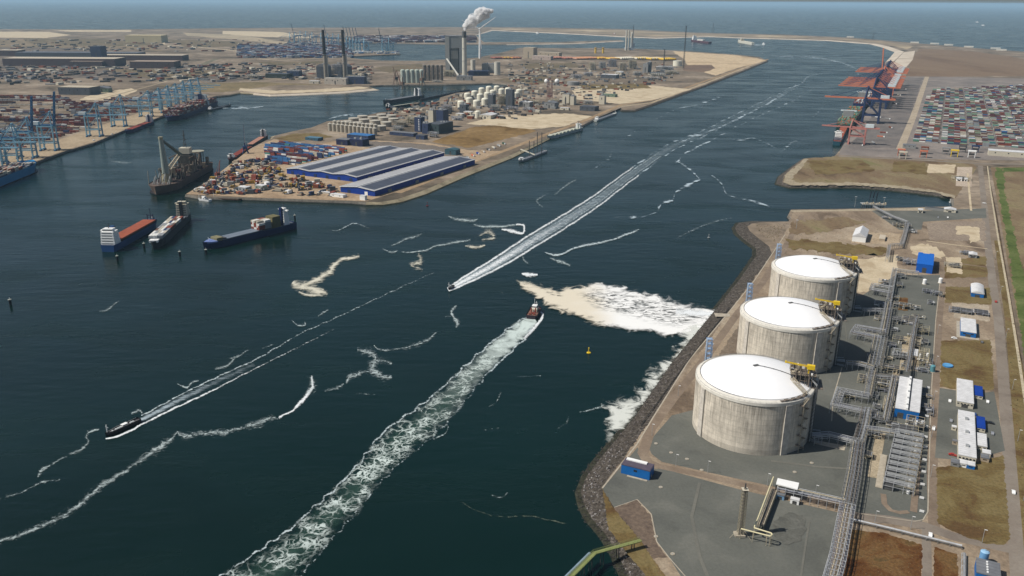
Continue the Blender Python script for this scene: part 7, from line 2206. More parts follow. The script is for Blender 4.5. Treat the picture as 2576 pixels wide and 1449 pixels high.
for k, (u, v, w_, d_, h_, lb) in enumerate(((830, 494, 26, 10, 4, 'white boat shaped load on the quay near the narrower warehouse'), (800, 486, 30, 6, 3, 'white and red lorry trailer parked on the front quay'), (600, 484, 16, 12, 9, 'grey cube load near the front quay'), (642, 478, 16, 12, 8, 'pale green cube load right of the grey cube'))):
    bld('yard_module', lb, 'module', (u, v), 0, 0, h_, [WHITE, cmat('cream'), GALV, mat('pale_green_mod', lin(160, 172, 158), .7)][k], WROOF, dims=(w_, d_), windows=2)
for k in range(10):
    t = thing('lorry', ['white', 'red', 'grey', 'orange', 'blue', 'tan', 'black', 'cream', 'silver', 'dark green'][k] + ' lorry on the bank road strip right of the blue warehouses', 'lorry', G(1150 + 13 * k, 408 - 5.0 * k), -R(GRID + 38), 'lorries on the island bank')
    m_ = [WHITE, cmat('rust red'), GREYW, COR, BLUED, TANW, DKST, CREAMW, GALV, mat('dk_green', (.03, .08, .05), .6)][k]
    MB().box(0, 0, 1, 11, 2.6, 3).build('trailer', m_, t); MB().box(7, 0, .6, 2.6, 2.5, 3).build('cab', WHITE, t)
    b = MB()
    for x in (-4, -2.5, 6.5): b.tube((x, -1.35, .5), (x, 1.35, .5), .5, 8).cut()
    b.each('wheel', BLACKH, t)

# left yard: brown container rows
rnd = random.Random(52)
items = []
poly = [tuple(G(u, v).xy) for u, v in ((-60, 395), (-60, 250), (60, 236), (150, 240), (200, 262), (330, 238), (400, 232), (410, 262), (300, 296), (160, 342), (60, 372))]
for j in range(-30, 90):
    y = 1500 + j * 16
    hb, cb = 0, 'brown'
    for i in range(0, 80):
        x = -1900 + i * 15
        if rnd.random() < .3: hb = rnd.choice((0, 0, 0, 1, 2, 3)); cb = rnd.choice(['brown', 'rust red', 'maroon', 'grey', 'brown', 'cream'])
        if hb and inside((x, y), poly) and j % 4 != 3:
            for l in range(hb): items.append((x, y, 2.8 * l, R(3), cb if rnd.random() < .75 else rnd.choice(['white', 'grey', 'rust red', 'navy']), (12.2, 4, 2.7)))
box_stack_stuff('container_yard_mass', items, 'rows of brown containers behind the light blue cranes')
items = []
poly = [tuple(G(u, v).xy) for u, v in ((-30, 214), (-30, 186), (60, 188), (110, 196), (90, 210))] 
for j in range(30):
    for i in range(60):
        x, y = -3200 + i * 20, 2600 + j * 34
        if inside((x, y), poly) and rnd.random() < .6:
            for l in range(rnd.randint(1, 5)): items.append((x, y, 2.8 * l, R(5), rnd.choice(['maroon', 'navy', 'brown', 'grey']), (14, 8, 2.7)))
box_stack_stuff('container_yard_mass', items, 'dark maroon container pile at the far left edge')
# scattered small works over the far land
rnd = random.Random(99)
b = MB()
fm = [mat('works_tan', lin(128, 116, 102), .8), DKGREY, CREAMW, RUSTM, mat('works_dark', lin(62, 60, 60), .8), GREYW]
for k in range(850):
    u, v = rnd.uniform(-20, 940), rnd.choice((rnd.uniform(100, 130), rnd.uniform(160, 214), rnd.uniform(165, 200)))
    if (u > 590 and v > 202) or (u > 820 and v > 130 and v < 158): continue
    if 200 < u and v > 206: continue
    p = G(u, v); s = rnd.uniform(.5, 1.6)
    b.mi = rnd.randint(0, 5)
    b.box(p.x, p.y, 0, 22 * s, 12 * s, rnd.uniform(3, 9), rnd.uniform(0, 3))
b.build('distant_works', fm, kind='stuff', label='scattered far huts and stores on the dry land at the left', cat='works')
b = MB()
for k in range(1300):
    u, v = rnd.uniform(960, 1700), rnd.uniform(158, 300)
    lim = 390 - (u - 960) * .26
    if not (214 + (1278 - u) * .2 if u < 1280 else 158) < v < lim - 110 * (0 if u > 1300 else 0): continue
    if 1086 < u < 1350 and v > 310: continue
    p = G(u, v); s = rnd.uniform(.35, 1.2)
    b.mi = rnd.randint(0, 5)
    b.box(p.x, p.y, 0, 14 * s, 9 * s, rnd.uniform(2, 7), R(-GRID))
b.build('distant_works', fm, kind='stuff', label='scattered huts and stacks between the island works', cat='works')

# far container terminal: blue cranes and stacks
far_dn = make_sts(0, CB, CBD, CBD, h=52, out=66, apex=82, far=True)
far_up = make_sts(80, CB, CBD, mat('far_boom', lin(78, 92, 112), .6), h=52, out=86, apex=82, far=True)
fr, ur = {0: far_dn, 1: far_up}, {0: False, 1: False}
FC = [(742, 110, 1), (756, 108, 0), (770, 108, 0), (786, 112, 0), (824, 116, 1), (838, 116, 0), (852, 118, 0), (872, 124, 1), (880, 126, 1), (888, 128, 1), (896, 129, 1), (904, 130, 1), (916, 131, 0), (962, 132, 1), (978, 132, 0), (730, 113, 0), (808, 114, 0)]
nm = {0: 0, 1: 0}
for i, (u, v, k) in enumerate(sorted(FC)):
    lb = 'far pale blue gantry crane with %s boom, %s such from the left' % (('lowered', 'raised')[k], ords[nm[k]]); nm[k] += 1
    put(fr, ur, k, G(u, v), R(200), lb, 'far pale blue gantry cranes beyond the twin chimneys')
rnd = random.Random(66)
items = []
for k in range(2600):
    u, v = rnd.uniform(600, 885), rnd.uniform(108, 146)
    if v > 150 - (u - 600) * .02 or v < 104 + (u < 720) * 10: continue
    p = G(u, v)
    items.append((p.x, p.y, 0, R(20), rnd.choice(['navy', 'grey', 'blue', 'maroon', 'rust red', 'white', 'grey']), (26, 12, rnd.choice((3, 6, 9, 12)))))
for k in range(700):
    u, v = rnd.uniform(900, 1190), rnd.uniform(93, 107)
    p = G(u, v)
    items.append((p.x, p.y, 0, R(20), rnd.choice(['maroon', 'maroon', 'navy', 'brown', 'white']), (60, 24, rnd.choice((6, 12, 16)))))
for k in range(160):
    u, v = rnd.uniform(892, 1000), rnd.uniform(131, 135)
    p = G(u, v)
    items.append((p.x, p.y, 0, R(20), rnd.choice(['grey', 'blue', 'white', 'cream']), (26, 14, rnd.choice((4, 8)))))
box_stack_stuff('container_terminal_mass', items, 'far container terminal filled with blue grey and maroon stacks')
for k, (u, v) in enumerate(((2425, 119), (2492, 123), (2506, 127), (2290, 108), (2340, 111), (2130, 94), (2375, 114))):
    bld('beach_shelter', 'pale beach building on the sea side of the right bank, %s from the left' % ords[sorted((2425, 2492, 2506, 2290, 2340, 2130, 2375)).index(u)], 'building', (u, v), 0, 0, 9, PALEC, WROOF, dims=(60, 24), group='pale buildings along the sea shore')

# steam from the thick chimney: real puffs in a rising line, filled with thin white vapour
def steam_mat():
    m = bpy.data.materials.new('steam'); m.use_nodes = True
    t = m.node_tree; t.nodes.clear()
    o = t.nodes.new('ShaderNodeOutputMaterial'); p = t.nodes.new('ShaderNodeVolumePrincipled')
    tc = t.nodes.new('ShaderNodeTexCoord'); n_ = t.nodes.new('ShaderNodeTexNoise'); mr = t.nodes.new('ShaderNodeMapRange')
    n_.inputs['Scale'].default_value = .04; n_.inputs['Detail'].default_value = 5
    mr.inputs[1].default_value = .40; mr.inputs[2].default_value = .62; mr.inputs[3].default_value = 0; mr.inputs[4].default_value = .5
    t.links.new(tc.outputs['Object'], n_.inputs[0]); t.links.new(n_.outputs[0], mr.inputs[0]); t.links.new(mr.outputs[0], p.inputs['Density'])
    p.inputs['Color'].default_value = (1, 1, 1, 1); p.inputs['Anisotropy'].default_value = .2
    t.links.new(p.outputs[0], o.inputs['Volume'])
    return m
STEAM = steam_mat()
cy = G(1169, 191).y
b = MB()
rnd = random.Random(2)
for u, v, r in ((1168, 72, 7), (1172, 66, 11), (1178, 59, 15), (1185, 52, 19), (1193, 46, 22), (1202, 41, 25), (1211, 38, 24), (1220, 35, 20), (1228, 31, 14), (1235, 29, 9)):
    for q in range(3):
        p = at_y(u + rnd.uniform(-1, 1) * r * .25, v + rnd.uniform(-1, 1) * r * .2, cy + rnd.uniform(-6, 6))
        b.sphere(p.x, p.y, p.z, r * rnd.uniform(.8, 1.15), 12, 8)
o = b.build('steam_plume', STEAM, kind='stuff', label='white steam plume drifting right from the thick pale chimney', cat='steam')
md = o.modifiers.new('one_skin', 'REMESH'); md.mode = 'VOXEL'; md.voxel_size = 2.2; md.use_smooth_shade = True
tx = bpy.data.textures.new('billow', 'CLOUDS'); tx.noise_scale = 16; tx.noise_depth = 4
dm = o.modifiers.new('billow', 'DISPLACE'); dm.texture = tx; dm.strength = 12; dm.mid_level = .5
# ------------------------------------------------------------ foam and wakes floating on the water
def foam_mat(name, col, col2=None, sc=.12, k=1.3, t0=.42, t1=.62, amax=.95, rot=0, st=(1, 1), lace=.07, lw=.09, holes=0.0):
    m = bpy.data.materials.new(name); m.use_nodes = True
    t = m.node_tree; L = t.links.new
    b = t.nodes['Principled BSDF']
    b.inputs['Roughness'].default_value = .9; b.inputs['Specular IOR Level'].default_value = .1
    out = t.nodes['Material Output']
    tc = t.nodes.new('ShaderNodeTexCoord')
    mp = t.nodes.new('ShaderNodeMapping'); mp.inputs['Rotation'].default_value = (0, 0, R(rot)); mp.inputs['Scale'].default_value = (st[0], st[1], 1)
    L(tc.outputs['Object'], mp.inputs[0])
    uv = t.nodes.new('ShaderNodeSeparateXYZ'); L(tc.outputs['UV'], uv.inputs[0])
    def math_(op, a, b_=None, c=None):
        n = t.nodes.new('ShaderNodeMath'); n.operation = op
        for i, x in enumerate((a, b_, c)):
            if x is None: continue
            if isinstance(x, (int, float)): n.inputs[i].default_value = x
            else: L(x, n.inputs[i])
        return n.outputs[0]
    def rng(x, a, b_, c, d):
        n = t.nodes.new('ShaderNodeMapRange'); n.interpolation_type = 'SMOOTHSTEP'
        for i, q in enumerate((a, b_, c, d)): n.inputs[i + 1].default_value = q
        L(x, n.inputs[0]); return n.outputs[0]
    n1 = t.nodes.new('ShaderNodeTexNoise'); n1.inputs['Scale'].default_value = sc; n1.inputs['Detail'].default_value = 7; n1.inputs['Roughness'].default_value = .62; n1.inputs['Distortion'].default_value = 1.2
    L(mp.outputs[0], n1.inputs['Vector'])
    a = math_('ADD', uv.outputs[1], math_('MULTIPLY', math_('SUBTRACT', n1.outputs[0], .5), k))
    al = rng(a, t0, t1, 0, 1)
    # lacy network: p = 1 shows cell edges only
    ds = t.nodes.new('ShaderNodeTexNoise'); ds.inputs['Scale'].default_value = lace * 1.1; ds.inputs['Detail'].default_value = 4
    L(tc.outputs['Object'], ds.inputs['Vector'])
    sc_ = t.nodes.new('ShaderNodeVectorMath'); sc_.operation = 'MULTIPLY_ADD'; sc_.inputs[1].default_value = (1.7 / lace,) * 3
    L(ds.outputs[1], sc_.inputs[0]); L(tc.outputs['Object'], sc_.inputs[2])
    ls = []
    for s_, w_ in ((lace, lw), (lace * 2.6, lw * 1.3)):
        v = t.nodes.new('ShaderNodeTexVoronoi'); v.feature = 'DISTANCE_TO_EDGE'; v.inputs['Scale'].default_value = s_
        L(sc_.outputs[0], v.inputs['Vector'])
        ls.append(rng(v.outputs['Distance'], w_ * .25, w_, 1, 0))
    n3 = t.nodes.new('ShaderNodeTexNoise'); n3.inputs['Scale'].default_value = lace * .5; n3.inputs['Detail'].default_value = 3
    L(tc.outputs['Object'], n3.inputs['Vector'])
    fine = math_('MULTIPLY', ls[1], rng(n3.outputs[0], .45, .6, 0, .8))
    lines = math_('MAXIMUM', math_('MULTIPLY', ls[0], rng(n3.outputs[0], .36, .56, .06, 1)), fine)
    mix = math_('ADD', math_('MULTIPLY', lines, uv.outputs[0]), math_('SUBTRACT', 1, uv.outputs[0]))
    al = math_('MULTIPLY', al, mix)
    if holes:
        h = t.nodes.new('ShaderNodeTexNoise'); h.inputs['Scale'].default_value = sc * 2.2; h.inputs['Detail'].default_value = 5; h.inputs['Distortion'].default_value = 1.5
        m2 = t.nodes.new('ShaderNodeMapping'); m2.inputs['Rotation'].default_value = (0, 0, R(-8)); m2.inputs['Scale'].default_value = (.8, 2.2, 1)
        L(tc.outputs['Object'], m2.inputs[0]); L(m2.outputs[0], h.inputs['Vector'])
        gap = math_('MULTIPLY', math_('MULTIPLY', rng(h.outputs[0], .43, .53, 1, 0), uv.outputs[0]), holes)
        al = math_('MULTIPLY', rng(a, t0, t1, 0, 1), math_('SUBTRACT', 1, gap))
    al = math_('MULTIPLY', al, amax)
    if col2:
        cn = t.nodes.new('ShaderNodeTexNoise'); cn.inputs['Scale'].default_value = sc * .35; cn.inputs['Detail'].default_value = 4
        L(tc.outputs['Object'], cn.inputs['Vector'])
        sx = t.nodes.new('ShaderNodeSeparateXYZ'); L(tc.outputs['Object'], sx.inputs[0])
        f = rng(math_('ADD', math_('DIVIDE', sx.outputs[0], 1.0), math_('MULTIPLY', cn.outputs[0], 70)), 95, 150, 0, 1)
        mc = t.nodes.new('ShaderNodeMix'); mc.data_type = 'RGBA'
        mc.inputs[6].default_value = tuple(col2) + (1,); mc.inputs[7].default_value = tuple(col) + (1,)
        L(f, mc.inputs[0]); L(mc.outputs[2], b.inputs['Base Color'])
    else: b.inputs['Base Color'].default_value = tuple(col) + (1,)
    tr = t.nodes.new('ShaderNodeBsdfTransparent'); ms = t.nodes.new('ShaderNodeMixShader')
    L(al, ms.inputs[0]); L(tr.outputs[0], ms.inputs[1]); L(b.outputs[0], ms.inputs[2]); L(ms.outputs[0], out.inputs['Surface'])
    return m

FZ = [WZ + .10]
def crom(P, f, i):
    p0, p1, p2, p3 = P[max(i - 1, 0)], P[i], P[min(i + 1, len(P) - 1)], P[min(i + 2, len(P) - 1)]
    return [.5 * (2 * b + (c - a) * f + (2 * a - 5 * b + 4 * c - d) * f * f + (3 * b - a - 3 * c + d) * f ** 3) for a, b, c, d in zip(p0, p1, p2, p3)]

def ribbon(name, pts, m, label=None, nx=8, step=5, pw=1.6, wob=0.0, prof=None, seed=0, kind='stuff', cat='foam'):
    """pts: (u, v, half width in picture units, cover, lace) traced along the water"""
    P = [tuple(map(float, p)) + (0.0,) * (5 - len(p)) for p in pts]
    rnd = random.Random(seed + len(pts))
    S_ = []
    for i in range(len(P) - 1):
        n = max(2, int(math.hypot(P[i + 1][0] - P[i][0], P[i + 1][1] - P[i][1]) / step))
        S_ += [crom(P, k / n, i) for k in range(n)]
    S_.append(list(P[-1]))
    if wob:
        ph = rnd.uniform(0, 6)
        for i, s in enumerate(S_):
            s[0] += wob * math.sin(i * .9 + ph) * .5 + rnd.uniform(-wob, wob) * .4; s[1] += wob * .6 * math.cos(i * .7 + ph)
    FZ[0] += .012
    b = MB(); b.uv = []
    vs = []
    for i, s in enumerate(S_):
        a, c = S_[max(i - 1, 0)], S_[min(i + 1, len(S_) - 1)]
        dx, dy = c[0] - a[0], c[1] - a[1]; l = math.hypot(dx, dy) or 1
        for k in range(nx + 1):
            f = -1 + 2 * k / nx
            p = G(s[0] - dy / l * s[2] * f, s[1] + dx / l * s[2] * f, FZ[0])
            vs.append(tuple(p))
            cv = (1 - abs(f) ** pw) if prof is None else prof(f)
            if k in (0, nx): cv = min(cv, 0.0)
            b.uv.append((min(1, max(0, s[4])), max(0, s[3]) * cv * .9))
    b.add(vs, [(i * (nx + 1) + k, (i + 1) * (nx + 1) + k, (i + 1) * (nx + 1) + k + 1, i * (nx + 1) + k + 1) for i in range(len(S_) - 1) for k in range(nx)])
    return b.build(name, m, kind=kind, label=label, cat=cat)

def patch(name, poly, m, label, step=4.0, fade=9.0, lace=0.0, cat='foam', hole=None):
    FZ[0] += .012
    us = [p[0] for p in poly]; vs_ = [p[1] for p in poly]
    b = MB(); b.uv = []
    nu, nv = int((max(us) - min(us)) / step) + 2, int((max(vs_) - min(vs_)) / step * 1.4) + 2
    grid = {}
    def dist(u, v, poly=poly):
        d = 1e9
        for i in range(len(poly)):
            x1, y1 = poly[i]; x2, y2 = poly[i - 1]
            t_ = max(0, min(1, ((u - x1) * (x2 - x1) + (v - y1) * (y2 - y1)) / ((x2 - x1) ** 2 + (y2 - y1) ** 2 + 1e-9)))
            d = min(d, math.hypot(u - x1 - t_ * (x2 - x1), (v - y1 - t_ * (y2 - y1)) * 1.3))
        return d if inside((u, v), poly) else -d
    vs = []
    for j in range(nv + 1):
        for i in range(nu + 1):
            u, v = min(us) - step + i * (max(us) - min(us) + 2 * step) / nu, min(vs_) - step + j * (max(vs_) - min(vs_) + 2 * step) / nv
            d = dist(u, v)
            grid[(i, j)] = d
            vs.append(tuple(G(u, v, FZ[0]))); b.uv.append((lace if not hole else max(0.0, min(1.0, .3 + dist(u, v, hole) / 22)), max(0.0, min(1.0, .5 + d / fade * .5))))
    W_ = nu + 1
    fs = [(j * W_ + i, (j + 1) * W_ + i, (j + 1) * W_ + i + 1, j * W_ + i + 1) for j in range(nv) for i in range(nu) if max(grid[(i, j)], grid[(i + 1, j)], grid[(i, j + 1)], grid[(i + 1, j + 1)]) > -fade]
    b.add(vs, fs)
    return b.build(name, m, kind='stuff', label=label, cat=cat)

FWHITE = foam_mat('foam_white', (.74, .77, .78), sc=.26, k=2.0, t0=.30, t1=1.0, amax=.92)
FWISP = foam_mat('foam_wisp', (.50, .58, .58), sc=.26, k=2.6, t0=.34, t1=1.35, amax=.80)
FLINE = foam_mat('foam_line', (.54, .62, .64), sc=.28, k=2.6, t0=.38, t1=1.05, amax=.8)
FFAR = foam_mat('foam_far', (.50, .60, .66), sc=.028, k=4.2, t0=.45, t1=1.3, amax=.75)
FVEIL = foam_mat('foam_veil', (.48, .57, .62), sc=.4, k=1.5, t0=.15, t1=.95, amax=.72, rot=52, st=(.25, 1.4))
FCREAM = foam_mat('foam_cream', (.64, .61, .50), sc=.10, k=2.0, t0=.30, t1=1.15, amax=.88)
FOUT = foam_mat('foam_outflow', (.80, .80, .78), (.66, .60, .48), sc=.055, k=1.25, t0=.26, t1=.62, holes=.85)
FSHORE = foam_mat('foam_shore', (.66, .68, .63), sc=.07, k=2.6, t0=.42, t1=1.1, amax=.85)
FLACE = foam_mat('foam_lace', (.54, .62, .59), sc=.045, k=2.7, t0=.24, t1=1.15, lace=.11, lw=.10, amax=.95)
FMILK = foam_mat('foam_milky', (.06, .13, .10), sc=.08, k=.8, t0=.2, t1=1.0, amax=.42)

# speedboat wake
W1 = [(1127, 729, 3), (1150, 716, 7), (1185, 697, 11), (1235, 670, 14), (1285, 640, 17), (1335, 608, 18), (1390, 575, 18), (1445, 541, 17), (1500, 505, 16), (1541, 474, 15), (1600, 430, 14), (1660, 388, 12), (1705, 362, 10), (1760, 340, 8), (1830, 305, 7), (1890, 275, 6), (1950, 245, 5), (2005, 216, 4)]
n1 = len(W1)
ribbon('boat_wake', [(u, v, w_ * 1.05, max(.25, .95 - .05 * i)) for i, (u, v, w_) in enumerate(W1)], FVEIL, 'pale blue churned water of the speedboat wake')
ribbon('boat_wake', [(u, v, max(2.0, w_ * (.62 - .03 * i)), 1.25 - .12 * i) for i, (u, v, w_) in enumerate(W1[:9])], FWHITE, 'solid white core foam directly behind the speedboat', pw=2.5)
for s_, st_, lb in ((-1, 0, 'upper'), (1, 0, 'lower')):
    pts_ = []
    for i, (u, v, w_) in enumerate(W1):
        a, c = W1[max(i - 1, 0)], W1[min(i + 1, n1 - 1)]
        dx, dy = c[0] - a[0], c[1] - a[1]; l = math.hypot(dx, dy)
        pts_.append((u - dy / l * w_ * .88 * s_, v + dx / l * w_ * .88 * s_, max(2.0, 4.6 - .16 * i), max(.75, 1.15 - .03 * i)))
    ribbon('boat_wake', pts_[:11], FWHITE, '%s bright edge line of the speedboat wake, near half' % lb, wob=.8, nx=4)
    ribbon('boat_wake', pts_[10:], FFAR, '%s edge line of the speedboat wake, far broken half' % lb, wob=1.4, nx=4)
    pts2 = [(u * .5 + W1[i][0] * .5, v * .5 + W1[i][1] * .5, 2.2, .75) for i, (u, v, _, _) in enumerate(pts_)]
    ribbon('boat_wake', pts2[:12], FLINE, '%s inner foam line of the speedboat wake' % lb, wob=.5, nx=4)
ribbon('foam_streak', [(1700, 362, 2.6, .8), (1740, 345, 3, 1), (1765, 338, 3.4, 1.1), (1800, 325, 3, .9), (1850, 302, 2.6, .8), (1900, 277, 2.4, .8), (1930, 262, 2.4, .9), (1960, 243, 2.2, .7), (1985, 226, 2.2, .9), (2010, 213, 2.2, .9), (2030, 196, 2.2, .9), (2058, 186, 2, .6)], FFAR, 'bright broken foam line continuing the long wake far up the channel', wob=2.0, nx=4)
ribbon('foam_streak', [(1690, 418, 2.4, .7), (1728, 384, 2.6, .8), (1775, 360, 2.4, .8), (1830, 332, 2.2, .7), (1880, 305, 2, .7), (1940, 278, 2, .6), (1990, 256, 2, .6), (2040, 226, 1.8, .5), (2080, 200, 1.6, .4)], FFAR, 'thin lower foam line beside the long wake far up the channel', wob=2.0, nx=4)
# tug wake
W2 = [(1346, 803, 13, 1.2, 0), (1322, 820, 21, 1.15, 0), (1295, 843, 27, 1.1, .05), (1262, 872, 30, 1.1, .3), (1225, 906, 31, 1.1, .55), (1190, 940, 34, 1.1, .75), (1150, 982, 40, 1.1, .85), (1105, 1030, 47, 1.1, .95), (1050, 1076, 54, 1.1, 1), (995, 1118, 56, 1.1, 1), (952, 1165, 50, 1.1, 1),
      (908, 1215, 50, 1.1, 1), (865, 1265, 56, 1.05, 1), (815, 1312, 62, 1.0, 1), (768, 1362, 68, 1.0, 1), (712, 1412, 82, .95, 1), (655, 1462, 96, .95, 1), (590, 1515, 108, .9, 1)]
W2 = [(u, v, w_ * (1 - .012 * i), c, l) for i, (u, v, w_, c, l) in enumerate(W2)]
ribbon('tug_wake', [(u, v, w_ * 1.0, .8, 0) for u, v, w_, c, l in W2], FMILK, 'milky green water inside the broad tug wake', nx=8)
ribbon('tug_wake', W2, FLACE, 'lacy white foam net of the broad tug wake', nx=12, pw=3)
for s_, lb in ((-1, 'right'), (1, 'left')):
    pts_ = []
    for i, (u, v, w_, c, l) in enumerate(W2):
        a, q = W2[max(i - 1, 0)], W2[min(i + 1, len(W2) - 1)]
        dx, dy = q[0] - a[0], q[1] - a[1]; ll = math.hypot(dx, dy)
        pts_.append((u - dy / ll * w_ * .85 * -s_, v + dx / ll * w_ * .85 * -s_, 3.6, .95 if (s_ < 0 or i < 5) else .6))
    ribbon('tug_wake', pts_, FLINE, '%s rim of the tug wake, a bright broken foam line' % lb, wob=5.0, nx=5, seed=int(s_ + 3))
ribbon('tug_wake', [(1357, 782, 2.5, 1), (1365, 790, 4, 1.2), (1360, 805, 5, 1.2), (1343, 826, 6, 1.1), (1318, 852, 6, .9)], FWHITE, 'white bow wave curling round the tug', nx=5)
# launch wake
U3 = [(262, 1102), (300, 1085), (330, 1064), (355, 1046), (410, 1017), (470, 985), (556, 944), (644, 904), (700, 872), (752, 841), (800, 819), (852, 796), (939, 755), (1010, 722), (1090, 686)]
ribbon('launch_wake', [(u, v, 3.0 - i * .08, max(.55, 1.05 - i * .04)) for i, (u, v) in enumerate(U3[3:])], FLINE, 'upper foam line of the launch wake reaching far to the right', wob=1.4, nx=4)
ribbon('launch_wake', [(266, 1104, 2.5, 1.3), (300, 1096, 3.6, 1.3), (335, 1080, 3.6, 1.2), (356, 1068, 3.6, 1.1), (430, 1031, 3.6, 1.05), (480, 1008, 3.4, 1), (537, 981, 3.2, .9), (630, 933, 2.6, .75), (741, 878, 2.2, .6), (844, 826, 1.8, .45)], FWHITE, 'lower white foam line from the launch bow back along its wake', wob=.8, nx=4)
ribbon('launch_wake', [(352, 1057, 7, .9), (400, 1033, 8, .8), (460, 1001, 9, .65), (540, 962, 10, .5), (640, 916, 10, .35)], FVEIL, 'grey churned water between the two launch wake lines')

